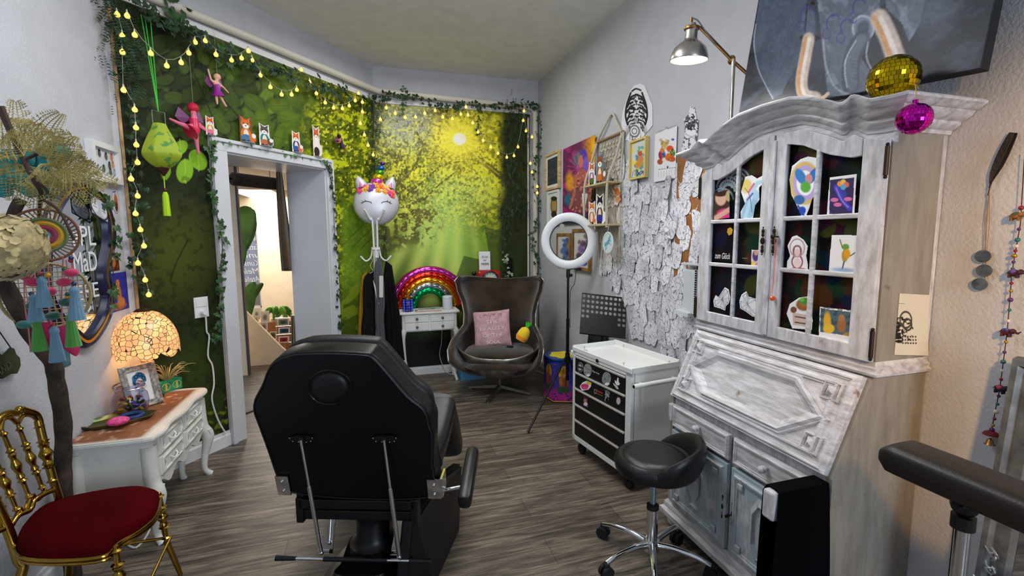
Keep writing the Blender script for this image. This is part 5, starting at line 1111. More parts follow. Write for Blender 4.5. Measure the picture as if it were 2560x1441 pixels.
g0=onZ(1362,985,0);g1=onZ(1416,1012,0);gt_=thing('painted_box_table','blue and pink hexagonal side table printed with seated golden figures','table',(1.62,3.90,0))
gc_=Vector((1.655,3.90,0));P6=[gc_+Vector((.175*math.cos(a),.175*math.sin(a),0))for a in [math.radians(40+60*i)for i in range(6)]]
for i in range(6):
 p,q=P6[i],P6[(i+1)%6];A=Art(p+Vector((0,0,.01)),q-p,(0,0,.385),.004,(50,60,150),uv=True)
 A.mix(sstep(.45,.1,A.Y)*.95,(206,50,140));A.mix((fbm(A.X*10,A.Y*20,1.4,3,5+i)>.58)*.6,(110,70,170));A.mix((fbm(A.X*10,A.Y*20,1.0,3,9+i)>.62)*(A.Y<.25),(40,40,110));A.ell(.5,.70,.26,.16,(232,190,40),0,.1);A.ell(.5,.48,.24,.20,(146,92,56),0,.15);A.ell(.5,.68,.11,.09,(196,132,84),0,.15);A.ell(.5,.79,.08,.06,(180,130,60),0,.15);A.ell(.5,.30,.32,.08,(60,90,60),0,.2);A.ell(.36,.5,.08,.1,(200,120,60),0,.2);A.ell(.62,.46,.07,.12,(120,60,50),0,.2);A.mix((A.Y>.93)*1.,(30,60,140));A.mix((A.Y<.03)*1.,(220,190,60))
 A.build('printed_side',gt_,.004,artmat('lacquered print',.3))
b=MB();b.prism([gc_+(p-gc_)*1.06+Vector((0,0,.394))for p in P6],(0,0,.014));b.build('table_top',mat('blue lacquer',(40,80,150),.3),gt_)
b=MB();b.prism([gc_+Vector((.12*math.cos(a)*(1+.1*math.cos(6*a)),.12*math.sin(a)*(1+.1*math.cos(6*a)),.409))for a in np.linspace(0,2*PI,36,endpoint=False)],(0,0,.003));b.build('yellow_lotus',mat('yellow lacquer',(228,206,40),.35),gt_)
b=MB();b.box((gc_.x-.11,gc_.y-.11,.0),(gc_.x+.11,gc_.y+.11,.02));b.build('plinth',blackm,gt_)
b=MB();q0,q1=onX(1408,900,1.72),onX(1436,826,1.76);b.prism([(1.745,3.32,.0),(1.745,3.72,.0),(1.80,3.66,.70),(1.80,3.36,.70)],(.02,0,0));o=b.build('leaning_board',mat('dark green patterned board',(30,48,42),.5,col2=(20,24,26),vscale=9));tag(o,'dark green patterned board leaning on the wall behind the tripod','board')
ar=thing('arm_support','black padded tattoo arm support on a chrome tripod column at the right','arm support',(1.34,.70,0))
p0,p1=onZ(2232,1120,.95),onZ(2640,1285,.95);dv=(p1-p0).normalized();sd=Vector((-dv.y,dv.x,0));L_=.60;hw_=.062
b=MB()
def padf(u,v):
 a=2*PI*v;e=min(1,u/.05,(1-u)/.05);e=math.sqrt(max(0,1-(1-e)**2));c_,s_=math.cos(a),math.sin(a);X_=abs(c_)**.45*(1 if c_>0 else -1);Z_=abs(s_)**.55*(1 if s_>0 else -1)
 return p0+dv*(u*L_)+sd*(X_*hw_*(.80+.20*e))+Vector((0,0,-.012+Z_*.038*(.55+.45*e)))
b.grid(padf,30,28,wv=True)
bmesh.ops.contextual_create(b.bm,geom=[e for e in b.bm.edges if e.is_boundary]);b.build('pad',mat('black brown vinyl pad',(26,22,21),.42,bump=.08,bscale=200),ar,True)
b=MB();pc=p0+dv*.17+sd*-.02;b.cyl(pc+Vector((0,0,-.09)),(pc.x,pc.y,.12),.016,18);b.build('column',chrome,ar,True)
b=MB();b.cyl(pc+Vector((0,0,-.11)),pc+Vector((0,0,-.08)),.022,16);b.ball(pc+Vector((0,0,-.055)),.026,14);b.cyl(pc+Vector((-.03,.0,-.055)),pc+Vector((.03,0,-.055)),.010,12);b.build('pivot',blackp,ar,True)
for a in (.3,2.4,4.5):b=MB();b.tube([(pc.x,pc.y,.16),(pc.x+.25*math.cos(a),pc.y+.25*math.sin(a),.012)],.011,10);b.build('leg',chrome,ar,True)
# tattoo chair
TO2=Vector((-.105,1.86,0));tr2=Vector((math.cos(.33),-math.sin(.33),0));tf2=Vector((math.sin(.33),math.cos(.33),0));Zv=Vector((0,0,1))
def tc(r,f,z):return TO2+tr2*r+tf2*f+Zv*z
CM=Matrix((tr2,tf2,Zv)).transposed().to_4x4();CM.translation=TO2
te=thing('tattoo_chair','large black leather tattoo chair with reclined headrest hole seen from behind','chair',TO2)
bu=(Zv*math.cos(.21)-tf2*math.sin(.21)).normalized();bn=tr2.cross(bu).normalized()
if bn.dot(CAM-TO2)<0:bn=-bn
B0=tc(0,0,.53)
def onB(x,y,off=0):return onP(x,y,B0+bn*off,bn)
back=[(664,929),(676,911),(693,897),(720,887),(747,882),(822,880),(907,884),(934,892),(969,929),(1022,991),(1056,1018),(1071,1040),(1077,1067),(1085,1093),(1083,1156),(1089,1196),(1092,1240),(1000,1252),(849,1249),(733,1236),(707,1227),(689,1191),(667,1129),(644,1067),(631,1031),(631,1005),(641,983),(652,962)]
P=[onB(*p)for p in back];cen=sum(P,Vector())/len(P)
def shell(b,P,d0,d1,rad,seg=5,grow=0):
 """cushion: outline P extruded from d0 to d1 (along -bn) with rounded rims"""
 rows=[]
 for k in range(seg+1):a=PI/2*k/seg;rows.append((-rad*(1-math.sin(a)),d0+rad*(1-math.cos(a))if d1>d0 else 0))
 prof=[(-rad*(1-math.sin(PI/2*k/seg)),d0+rad*(1-math.cos(PI/2*k/seg)))for k in range(seg+1)]+[(-rad*(1-math.cos(PI/2*k/seg)),d1-rad*(1-math.sin(PI/2*k/seg)))for k in range(seg+1)]
 n=len(P);nr=[]
 for i in range(n):
  t=(P[(i+1)%n]-P[i-1]).normalized();s=t.cross(bn)
  if s.dot(P[i]-cen)<0:s=-s
  nr.append(s)
 rings=[[b.bm.verts.new(P[i]+nr[i]*(o+grow)-bn*d)for i in range(n)]for o,d in prof]
 for q0,q1 in zip(rings,rings[1:]):
  for i in range(n):b.bm.faces.new((q0[i],q0[(i+1)%n],q1[(i+1)%n],q1[i]))
 for q in (rings[0],rings[-1]):
  c=b.bm.verts.new(sum((v.co for v in q),Vector())/n)
  for i in range(n):b.bm.faces.new((q[i],q[(i+1)%n],c))
Pd=[]
for i in range(len(P)):Pd+=smooth_path([P[i-1],P[i],P[(i+1)%len(P)],P[(i+2)%len(P)]],3)[3:6]
b=MB();shell(b,Pd,0,.095,.014);bk=b.build('backrest',mat('black leatherette back',(7,8,11),.34,spec=.3,bump=.1,bscale=240),te,True,ang=60)
b=MB();Pi=[cen+(p-cen)*.975+bu*.012 for p in Pd];shell(b,Pi,.100,.165,.03);b.build('cushion',matteleather,te,True,ang=60)
b=MB();b.tube([p+bn*.002+(cen-p).normalized()*.008 for p in Pd],.0022,6,closed=True);b.build('piping',mat('piping',(30,30,34),.4),te,True)
hc=onB(820,969,-.001);b=MB();hr=[onB(820+54*math.cos(a)+4,969+43*math.sin(a))for a in np.linspace(0,2*PI,40,endpoint=False)]
b.tube([p+bn*.001 for p in hr],.0045,8,closed=True);hcn=sum(hr,Vector())/40
b.prism([hcn+(p-hcn)*.97+bn*.0005 for p in hr],bn*.001);b.build('face_hole_rim',mat('glossy black rim',(8,8,9),.2),te,True)
b=MB();pr_=[hcn+(p-hcn)*.84+bn*.002 for p in hr];pr2=[hcn+(p-hcn)*.6+bn*.012 for p in hr]
rg=[[b.bm.verts.new(p)for p in q]for q in (pr_,[hcn+(p-hcn)*.76+bn*.009 for p in hr],pr2)]
for q0,q1 in zip(rg,rg[1:]):
 for i in range(40):b.bm.faces.new((q0[i],q0[(i+1)%40],q1[(i+1)%40],q1[i]))
b.bm.faces.new(rg[-1]);b.build('hole_cushion',matteleather,te,True,ang=60)
lp_=[onB(790,862,-.04)];lm=onP(800,860,B0-bn*.045+bu*0,bn)
topc=(Pd[0]*0+onB(797,880));lmx=frame4(topc+bu*.0105-bn*.045,tr2,(-bn));
text('embossed_lettering','physa',lmx,.030,mat('embossed thread',(38,38,46),.4),te,.0012,.085,.35)
def bez(b,pts,w0,w1,th):pass
b=MB()
def seatf(u,v,w=.60):
 a=2*PI*v;c_,s_=math.cos(a),math.sin(a);f=.10+u*.62;e=min(1,u/.06,(1-u)/.06);e=math.sqrt(max(0,1-(1-e)**2))
 z=.50+.10*max(0,(u-.45)/.55)**1.5;X_=abs(c_)**.3*(1 if c_>0 else -1);Z_=abs(s_)**.5*(1 if s_>0 else -1)
 sag=.022*(1-abs(X_)**2)*(1 if Z_>0 else 0);return tc(X_*(w/2)*(.9+.1*e),f,z+Z_*.065*(.3+.7*e)-sag)
b.grid(seatf,30,36,wv=True);bmesh.ops.contextual_create(b.bm,geom=[e for e in b.bm.edges if e.is_boundary]);b.build('seat',leather,te,True)
b=MB()
def legf(u,v,w=.56):
 a=2*PI*v;c_,s_=math.cos(a),math.sin(a);f=.72+u*.34;z=.595-.42*u**1.2;e=min(1,u/.06,(1-u)/.06);e=math.sqrt(max(0,1-(1-e)**2));X_=abs(c_)**.3*(1 if c_>0 else -1);Z_=abs(s_)**.5*(1 if s_>0 else -1)
 return tc(X_*(w/2)*(.9+.1*e),f-.0*Z_+Z_*.045*(.3+.7*e),z+Z_*.05*(.3+.7*e))
b.grid(legf,26,36,wv=True);bmesh.ops.contextual_create(b.bm,geom=[e for e in b.bm.edges if e.is_boundary]);b.build('leg_rest',leather,te,True)
ac=onY(1168,1215,1.86);b=MB();b.box((-.028,-.10,-.035),(.028,.22,.035),.02);bmesh.ops.transform(b.bm,matrix=Matrix.Translation(ac)@Matrix.Rotation(-.33,4,'Z')@Matrix.Rotation(.25,4,'X'),verts=b.bm.verts);b.build('armrest',leather,te,True)
b=MB();b.tube([ac+tf2*.02+Zv*-.01,ac-tr2*.14+Zv*-.03],.008,10);b.build('armrest_bar',chrome,te,True)
scr=mat('zinc screw',(190,192,196),.25,1)
for s,(bx,by)in ((-1,(709,1213)),(1,(1086,1222))):
 c=onB(bx,by,.004);b=MB();hw2=.026;b.prism([c+tr2*a*hw2+bu*h for a,h in ((-1,-.045),(1,-.045),(1,.045),(-1,.045))],bn*.006)
 if s>0:b.prism([c+tr2*.024+bu*h-bn*d for h,d in ((-.045,0),(-.045,.08),(.03,.08),(.045,0))],tr2*.008)
 br_=b.build('hinge_plate',chrome,te)
 for h in (-.022,.022):b=MB();b.ball(c+bn*.008+bu*h,.006,10);b.build('screw',scr,br_,True)
for (x0,y0,x1,y1)in ((752,1100,803,1382),(960,1100,998,1392)):
 p=onB(x0,y0,.02);q=onZ(x1,y1,.205)
 q=onP(x1,y1,tc(0,-.005,0),tf2);b=MB();b.cyl(p,p.lerp(q,.5),.006,14);b.cyl(p.lerp(q,.40),q,.009,14);b.ball(q,.011,10);g_=b.build('gas_strut',chrome,te,True)
 b=MB();c=onB(x0+3,y0-4,.004);b.prism([c+tr2*(.052*math.cos(a))+bu*(.014*math.sin(a))for a in np.linspace(0,2*PI,20,endpoint=False)],bn*.005);b.cyl(c,p,.009,10);mt_=b.build('strut_mount',blackm,te)
 for a,h in ((-.044,.004),(.044,.006),(-.034,-.010),(.036,-.009),(-.012,-.012),(.018,-.013)):b=MB();b.ball(c+bn*.007+tr2*a+bu*h,.0028,8);b.build('screw',scr,mt_,True)
b=MB();pl=onP(690,1396,tc(0,0,0),tf2);pr3=onP(1078,1404,tc(0,0,0),tf2);b.cyl(pl.lerp(pr3,.10),pr3.lerp(pl,.0),.006,12);b.build('release_bar',chrome,te,True)
for a0,a1 in ((0,.13),(.31,.72),(.86,1.0)):b=MB();b.cyl(pl.lerp(pr3,a0),pl.lerp(pr3,a1),.0115 if a0==0 else .009,14,None if a0 else .008);b.build('grip',blackp,te,True)
zb_=pl.z
for r in (-.13,.16):
 b=MB();b.prism([tc(r-.032,.03,zb_),tc(r+.018,.03,zb_),tc(r+.030,.05,zb_+.15),tc(r-.002,.05,zb_+.15)],tf2*.006);b.build('strut_bracket',chrome,te)
 b=MB();b.cyl(tc(r-.03,.045,zb_+.155),tc(r+.045,.045,zb_+.155),.007,12);b.build('bracket_pin',chrome,te,True)
b=MB()
b.box((-.24,.02,.405),(.24,.06,.445),.004,CM);b.box((-.24,.03,zb_+.15),(.24,.06,zb_+.19),.004,CM)
for r in (-.25,.22):b.box((r,.02,zb_+.14),(r+.03,.07,.45),.004,CM);b.box((r,.03,.42),(r+.03,.62,.47),.004,CM)
b.box((-.24,.4,.415),(.24,.46,.46),.004,CM);b.build('under_frame',blackm,te)
gloss=mat('glossy black cover',(10,10,12),.12,coat=.5)
b=MB()
def basef(u,v):
 a=2*PI*u;z=.20*(1-v)**.0*(v);r0=1-.0*v;k=1-.55*v**.6;X_=abs(math.cos(a))**.55*(1 if math.cos(a)>0 else -1)*.235*k;Y_=abs(math.sin(a))**.55*(1 if math.sin(a)>0 else -1)*(.36)*k
 return tc(.02+X_+.012*math.sin(6*a)*v,.10+Y_,.004+.17*v)
b.grid(basef,40,10,wu=True);bmesh.ops.contextual_create(b.bm,geom=[e for e in b.bm.edges if e.is_boundary and e.verts[0].co.z>.1]);b.build('base_cover',gloss,te,True)
b=MB();b.lathe([(.095,.16),(.10,.19),(.085,.20),(.07,.22),(.07,.30),(.06,.31),(.06,.42)],32,Matrix.Translation(tc(.02,.15,0)));b.build('lift_column',blackm,te,True)
b=MB();bel=[(.10,.17),(.11,.18)];b.prism([tc(.20,-.02,.0),tc(.30,.12,.0),tc(.34,.5,.0),tc(.34,.62,.30),tc(.31,.30,.40),tc(.24,.02,.36)],-tr2*.06,.012);b.build('side_cover',matteleather,te)
# egg chair
EC=Vector((1.14,4.235,0));eg=thing('egg_chair','brown suede egg armchair with worn aluminium shell and four star foot','chair',EC,rz=0)
ef=(CAM-EC);ef.z=0;ef=(ef.normalized()+Vector((-.10,.03,0))).normalized();er=Vector((0,0,1)).cross(ef)*-1
if er.x<0:er=-er
def ep(r,f,z):return EC+er*r+ef*f+Vector((0,0,z))
HT=[(.20,.14,.10,.12,0),(.26,.27,.22,.24,0),(.33,.36,.30,.33,.0),(.41,.41,.34,.40,0),(.50,.425,.35,.36,0),(.56,.415,.35,.25,.0),(.60,.385,.35,.12,.03),(.66,.345,.36,.02,.07),(.76,.345,.37,.0,.08),(.88,.37,.38,.01,.07),(.98,.405,.385,.05,.05),(1.045,.425,.39,.08,.04),(1.08,.40,.385,.05,.04)]
def eggf(u,v,off=0.):
 t=v*(len(HT)-1);i=min(int(t),len(HT)-2);q=t-i;q=q*q*(3-2*q);z,w_,bk_,fr,tw=[HT[i][k]*(1-q)+HT[i+1][k]*q for k in range(5)]
 a=(u*2-1);th_=a*PI*.5;r=(w_+off)*math.sin(th_);f=-(bk_+off)*math.cos(th_)**.8
 ext=max(0,abs(a)-.80)/.20
 f=f+(fr)*ext;f+=-.0
 lean=-.18*max(0,z-.5)
 return ep(r,f+lean+.02,z+(.0 if z<1 else -.03*math.cos(a*PI)*.5+.02*abs(a)))
def shellf(off):
 return lambda u,v:eggf(u,v,off)
b=MB();b.grid(shellf(0),41,49)
sh2=b.build('shell',mat('worn aluminium',(176,172,166),.32,.9,var=.2,vscale=14,bump=.15,bscale=40),eg,True,ang=80);solidify(sh2,.012,0)
suede=mat('dark brown suede',(52,40,31),.9,var=.3,vscale=5,spec=.2,sheen=.35)
b=MB();b.grid(shellf(-.022),41,49);o=b.build('upholstery',suede,eg,True,ang=80);solidify(o,.028,0)
b=MB();b.grid(lambda u,v:ep((.385*(v*2-1)),-.30+.66*u+.02,.345+.0*u-.16*max(0,1-u*1.0)*0+(.03*u))if False else ep(.36*math.sin((v*2-1)*PI/2)*math.sin(PI*min(1,.12+u*.80))**.35,-.33+.70*u,.30+.05*(1-(2*v-1)**2)+.02*u),16,24);o=b.build('seat_pan',suede,eg,True);solidify(o,.05,-1)
b=MB()
def nose(u,v):
 a=PI*(u-.5)*1.0;k=v;z=.17+.25*k**1.3+(.0);r=(.10+.33*k**.6)*math.sin(a);f=(.06+.30*k**.55)*math.cos(a)
 return ep(r,f-.0,z+.10*abs(math.sin(a))**3*k)
b.grid(nose,30,14);o=b.build('front_shell',MATS['worn aluminium'],eg,True,ang=80);solidify(o,.01,1)
b=MB()
def cush(u,v):
 a=2*PI*u;c_,s_=math.cos(a),math.sin(a);k=math.sin(PI*v)**.45;zq=-math.cos(PI*v);return ep(.325*abs(c_)**.75*(1 if c_>0 else -1)*k,.03+.31*abs(s_)**.75*(1 if s_>0 else -1)*k,.415+.048*zq+.012*s_)
b.grid(cush,40,14,wu=True);b.build('seat_cushion',suede,eg,True)
alu=mat('dull aluminium',(120,116,108),.38,.9)
b=MB();b.cyl(ep(0,0,.05),ep(0,0,.24),.022,18);b.cyl(ep(0,0,.20),ep(0,0,.235),.06,20,.09);b.build('stem',alu,eg,True)
for x,y in ((1172,969),(1328,986),(1218,1006),(1276,952)):
 q=onZ(x,y,.012);d_=(q-EC);d_.z=0;L_=min(.34,d_.length);d_.normalize();s_=d_.cross(Zv)
 b=MB();rows=[[EC+d_*(L_*t)+s_*a*(.026-.010*t)+Vector((0,0,.062-.045*t+h*(.014-.006*t)))for a,h in ((-1,-1),(-.7,1),(.7,1),(1,-1))]for t in (.03,.35,.7,1)]
 b.grid(lambda u,v:rows[int(round(u*3))][int(round(v*4))%4],4,4,wv=True);b.bm.verts.ensure_lookup_table()
 b.box(EC+d_*(L_*.96)+Vector((-.012,-.012,.0)),EC+d_*(L_*.96)+Vector((.012,.012,.02)));b.build('foot',alu,eg)
pink=mat('dusty pink velvet',(190,150,156),.9,var=.08,vscale=18,sheen=.3)
pw=.36;pcn=ep(-.075,-.045,.61);px_=(er+Zv*.10).normalized();pn_=(ef*.94+Zv*.30).normalized();pz_=pn_.cross(px_).normalized()
if pz_.z<0:pz_=-pz_
b=MB()
def pil(u,v,s):
 a,c=u*2-1,v*2-1;e=max(0,(1-a**4)*(1-c**4))**.5;pinch=1-.06*(a*a*(1-c*c)+c*c*(1-a*a))*2*.5;pinch=1-.05*((1-abs(a)**2)*abs(c)**3+(1-abs(c)**2)*abs(a)**3)
 return pcn+px_*(a*pw/2*pinch)+pz_*(c*pw/2*pinch)+pn_*(s*.052*e)
b.grid(lambda u,v:pil(u,v,1),21,21);b.grid(lambda u,v:pil(u,v,-1),21,21);bmesh.ops.remove_doubles(b.bm,verts=b.bm.verts,dist=.0005);o=b.build('pink_cushion',pink,None,True);
pc_t=thing('throw_pillow','dusty pink velvet cushion with pale capital lettering on the egg chair','cushion',pcn-pz_*pw/2);o.name='cover';o.parent=pc_t;o.matrix_parent_inverse=pinv(pc_t)
ltm=mat('pale gold lettering',(222,206,190),.6);ltd=mat('rose lettering',(160,122,126),.7)
for k,(s_,w_,m_)in enumerate((('LOVE IS',.22,ltd),('THE',.12,ltm),('BEAUTY',.24,ltm),('OF THE',.20,ltm),('SOUL',.14,ltm))):text('lettering',s_,frame4(pcn+pz_*(.125-.064*k)+px_*(.01 if k else 0)+pn_*(.043 if k in (0,4)else .0515),px_,pz_),.032,m_,pc_t,.004,w_)
pp=ep(.215,.03,.545);ax_=(er*.45+Zv*.85-ef*.1).normalized();pt_=thing('pineapple_plush','small yellow and orange plush pineapple with green leaf tuft on the egg chair','toy',pp-ax_*.09)
fm=frame4(pp,er,ax_);fm2=Matrix((er,ef,ax_)).transposed().to_4x4();fm2.translation=pp
fm2=frame4(pp,(er-ax_*er.dot(ax_)),ef-ax_*ef.dot(ax_));
if fm2.col[2].to_3d().dot(ax_)<0:fm2=frame4(pp,-(er-ax_*er.dot(ax_)),ef-ax_*ef.dot(ax_))
b=MB();b.lathe([(0,-.002),(.045,.005),(.058,.04),(.056,.08),(.045,.115),(.02,.135),(0,.138)],24,fm2@Matrix.Translation((0,0,-.03)));b.build('body',mat('yellow plush',(246,208,30),.9,sheen=.4),pt_,True)
b=MB();b.lathe([(0,-.006),(.047,.002),(.0605,.035),(.0600,.048),(.03,.05)],24,fm2@Matrix.Translation((0,0,-.032)));b.build('skirt',mat('orange plush',(246,158,30),.9,sheen=.4),pt_,True)
b=MB();gm=mat('bright green felt',(60,190,40),.8)
for k in range(11):
 a=k*2.4;t=.010+.018*(k%3)/2;p0_=fm2@Vector((0,0,.100));dd=(fm2.to_3x3()@Vector((math.cos(a)*(.25+.2*(k%3)),math.sin(a)*(.25+.2*(k%3)),1))).normalized();b.tube([p0_,p0_+dd*.035,p0_+dd*.065],[.008,.008,.001],6)
b.build('leaf_tuft',gm,pt_,True)
b=MB();b.ball(ep(.11,.12,.475),.025,12,(1.4,1,.6));o=b.build('dark_pouch',mat('navy black knit',(18,18,30),.9),None,True);tag(o,'small dark knitted pouch lying between cushion and plush on the egg chair','pouch')
# white side table and what stands on it
tx0,tx1,ty0,ty1,tz=.235,.845,4.70,4.985,.745
sdm=mat('white painted table',(222,222,218),.45,var=.03);tb_=thing('side_table','white four drawer console table with curved legs on the far wall','table',((tx0+tx1)/2,(ty0+ty1)/2,0))
b=MB();b.box((tx0,ty0,tz-.022),(tx1,ty1,tz),.005);b.build('table_top',sdm,tb_)
b=MB();b.box((tx0+.03,ty0+.025,.545),(tx1-.03,ty1-.01,tz-.02));b.build('case',sdm,tb_)
for i in range(2):
 for j in range(2):
  xa=tx0+.055+i*.258;za=.555+j*.085;b=MB();b.box((xa,ty0+.015,za),(xa+.24,ty0+.04,za+.076),.003);d=b.build('drawer',sdm,tb_)
  b=MB();b.lathe([(.005,0),(.005,.008),(.014,.012),(.014,.018),(0,.022)],14,Matrix.Translation((xa+.12,ty0+.016,za+.038))@Matrix.Rotation(PI/2,4,'X'));b.build('knob',mat('dull brass knob',(120,104,76),.4,.8),d,True)
for x in (tx0+.05,tx1-.05):
 for y in (ty0+.045,ty1-.03):
  s=-1 if x<.5 else 1;b=MB();b.tube(smooth_path([(x,y,.56),(x+s*.022,y-.008,.48),(x+s*.010,y,.28),(x-s*.012,y+.004,.12),(x+s*.012,y-.004,.015),(x+s*.018,y-.006,0.0)],4),[.028,.03,.031,.031,.030,.028,.026,.024,.022,.02,.019,.018,.017,.016,.016,.015,.016,.017,.017,.017,.016][:21],8);b.build('leg',sdm,tb_,True)
cj=thing('candle_jar','blue lattice lantern jar with golden lid on the white side table','lantern',(.33,4.80,tz));jm=Matrix.Translation((.33,4.80,tz+.001))
b=MB();b.lathe([(0,0),(.050,0),(.054,.006),(.054,.115),(.048,.125)],32,jm);A=None
def lattice():
 m=mat('blue lattice glass',(30,40,190),.2,emit=(40,50,255),es=.6);nt=m.node_tree;bs_=nt.nodes['Principled BSDF'];tc_=nt.nodes.new('ShaderNodeTexCoord');v=nt.nodes.new('ShaderNodeTexVoronoi');v.inputs['Scale'].default_value=38;v.inputs['Randomness'].default_value=.1;r=nt.nodes.new('ShaderNodeValToRGB');r.color_ramp.elements[0].position=.42;r.color_ramp.elements[0].color=L4((60,76,220));r.color_ramp.elements[1].position=.5;r.color_ramp.elements[1].color=L4((24,20,44));nt.links.new(tc_.outputs['Object'],v.inputs[0]);nt.links.new(v.outputs[0],r.inputs[0]);nt.links.new(r.outputs[0],bs_.inputs['Base Color']);nt.links.new(r.outputs[0],bs_.inputs['Emission Color']);return m
b.build('jar',lattice(),cj,True)
b=MB();b.lathe([(.049,.124),(.052,.13),(.048,.145),(.03,.152),(0,.152)],32,jm);b.build('lid',mat('aged gold lid',(120,92,40),.35,.9),cj,True)
sk=thing('smart_speaker','white cylindrical speaker on the right of the white side table','speaker',(.74,4.83,tz));b=MB();b.lathe([(0,0),(.048,0),(.052,.006),(.052,.13),(.048,.137),(0,.137)],36,Matrix.Translation((.74,4.83,tz+.001)));b.build('body',mat('white fabric mesh',(218,220,224),.7,bump=.3,bscale=500),sk,True)
b=MB();b.lathe([(.0525,.112),(.0528,.12),(.0528,.132),(.048,.1385)],36,Matrix.Translation((.74,4.83,tz+.001)));b.build('top_ring',mat('white plastic',(228,228,230),.4),sk,True)
cbm=mat('grey paper pad',(196,198,204),.7);cb=thing('clipboard','grey pad with orange edge lying at the front of the side table','clipboard',(.52,4.76,tz));b=MB();b.box((.40,4.715,tz+.001),(.66,4.80,tz+.005));b.build('backing',mat('orange edge',(206,90,50),.5),cb)
b=MB();b.box((.405,4.72,tz+.005),(.655,4.80,tz+.008));b.build('paper_pad',cbm,cb)
b=MB();b.box((.40,4.73,tz+.008),(.425,4.79,tz+.014),.002);b.build('clip',steel,cb)
b=MB();b.tube([(.44,4.84,tz+.010),(.60,4.86,tz+.010)],.004,8);b.tube([(.60,4.86,tz+.010),(.612,4.8615,tz+.010)],[.004,.001],8);o=b.build('pen',mat('green pen',(60,120,70),.4));tag(o,'dark green pen lying behind the grey pad','pen')
b=MB();b.box((.58,4.88,tz+.001),(.67,4.93,tz+.016),.003);o=b.build('card_case',mat('silver grey case',(150,156,150),.35,.4));tag(o,'small silver grey case behind the pad on the side table','box')
rb=thing('rainbow_balloon','big foil rainbow balloon arched behind the white side table','balloon',(.53,4.99,tz));rx0=onY(1075,760,4.985);
foil=[((226,70,180),4),((222,60,34),3),((236,160,40),2),((150,160,160),1),((0,150,84),0)]
cx_=rx0.x;zc_=tz+.01;Rin=.145;bwid=.054;BM=[]
for (c_,k)in foil:
 R_=Rin+bwid*(k+.0);b=MB()
 def bf(u,v,R_=R_,k=k):
  a=PI*u;cr=abs(math.sin(u*PI*(9+2*k)))**.3;r_=(.034+.004*cr);s_=2*PI*v;rad=R_+bwid*.5+(r_*.95)*math.cos(s_);return Vector((cx_-rad*math.cos(a),5.0-(.004*k)+(r_*1.0)*math.sin(s_),zc_+rad*math.sin(a)*1.03))
 b.grid(bf,130,14,wv=True);bmesh.ops.contextual_create(b.bm,geom=[e for e in b.bm.edges if e.is_boundary]);b.build('foil_band',mat('foil %d'%k,c_,.16,.95),rb,True,ang=70)
rdm=mat('cream radiator enamel',(206,200,188),.4);rd=thing('radiator','cream cast iron radiator between the white table and egg chair','radiator',(1.2,4.98,0))
for i in range(9):
 x=.955+i*.058;b=MB()
 for y in (4.955,5.015):b.tube(smooth_path([(x,y,.10),(x,y,.3),(x,y,.66)],4),.018,10)
 b.tube([(x,4.955,.66),(x,4.985,.71),(x,5.015,.66)],[.019,.026,.019],10);b.tube([(x,4.955,.10),(x,4.985,.06),(x,5.015,.10)],[.019,.024,.019],10);b.ball((x,4.985,.69),.027,10,(.9,1.3,1.1));b.box((x-.01,4.975,.0),(x+.01,4.995,.07));b.build('section',rdm,rd,True)
pipe=mat('cream painted pipe',(214,208,196),.4);hp_=thing('heating_pipe','thick cream painted heating pipe running above and down beside the murals','pipe',mp(-1.2,2.93,.03));b=MB()
def pz(u):return 2.955+.012*u
b.tube([mp(-2.27,2.93,.045),mp(-1.3,2.945,.045),mp(-.12,2.955,.045),mp(-.04,2.950,.06),Vector((.14,YF-.05,2.945)),Vector((1.70,YF-.05,2.905)),Vector((XR-.085,YF-.05,2.89)),Vector((XR-.055,YF-.05,2.85)),Vector((XR-.055,YF-.05,.0))],.030,14);b.build('pipe',pipe,hp_,True)
b=MB();b.tube([(XR-.125,YF-.018,2.80),(XR-.125,YF-.018,.0)],.012,10);b.build('thin_pipe',pipe,hp_,True)
b=MB();b.prism([mp(-2.25,2.862),mp(-.02,2.862),mp(-.02,2.905),mp(-2.25,2.905)],N*.012);struct(b.build('trim_3',trimm))
b=MB();b.box((.09,YF-.014,2.842),(XR-.14,YF,2.878));struct(b.build('trim_4',trimm))
rc2=onY(1222,695,4.93);ph_=thing('red_clock','red metal box clock with round white dial behind the egg chair','clock',(rc2.x,4.93,rc2.z-.14));redm=mat('red enamel',(168,30,24),.35)
b=MB();b.box((rc2.x-.135,4.87,rc2.z-.17),(rc2.x+.125,4.97,rc2.z+.085),.03);b.build('case',redm,ph_)
cm_=Matrix.Translation((rc2.x,4.868,rc2.z-.01))@Matrix.Rotation(PI/2,4,'X')
b=MB();b.lathe([(.078,0),(.090,.004),(.088,.018),(.078,.022),(.074,.01)],40,cm_);b.build('bezel',blackp,ph_,True)
b=MB();b.lathe([(0,.006),(.078,.006)],40,cm_);dl=b.build('dial',mat('white dial',(224,222,214),.5),ph_)
b=MB()
for k in range(12):a=k*PI/6;b.box((-.003,.058,.0068),(.003,.070,.0078),0,cm_@Matrix.Rotation(a,4,'Z'))
b.build('numerals',blackp,dl)
b=MB();b.box((-.003,-.005,.008),(.003,.045,.009),0,cm_@Matrix.Rotation(1.45,4,'Z'));b.box((-.002,-.005,.009),(.002,.060,.010),0,cm_@Matrix.Rotation(-2.8,4,'Z'));b.build('hands',blackp,dl)
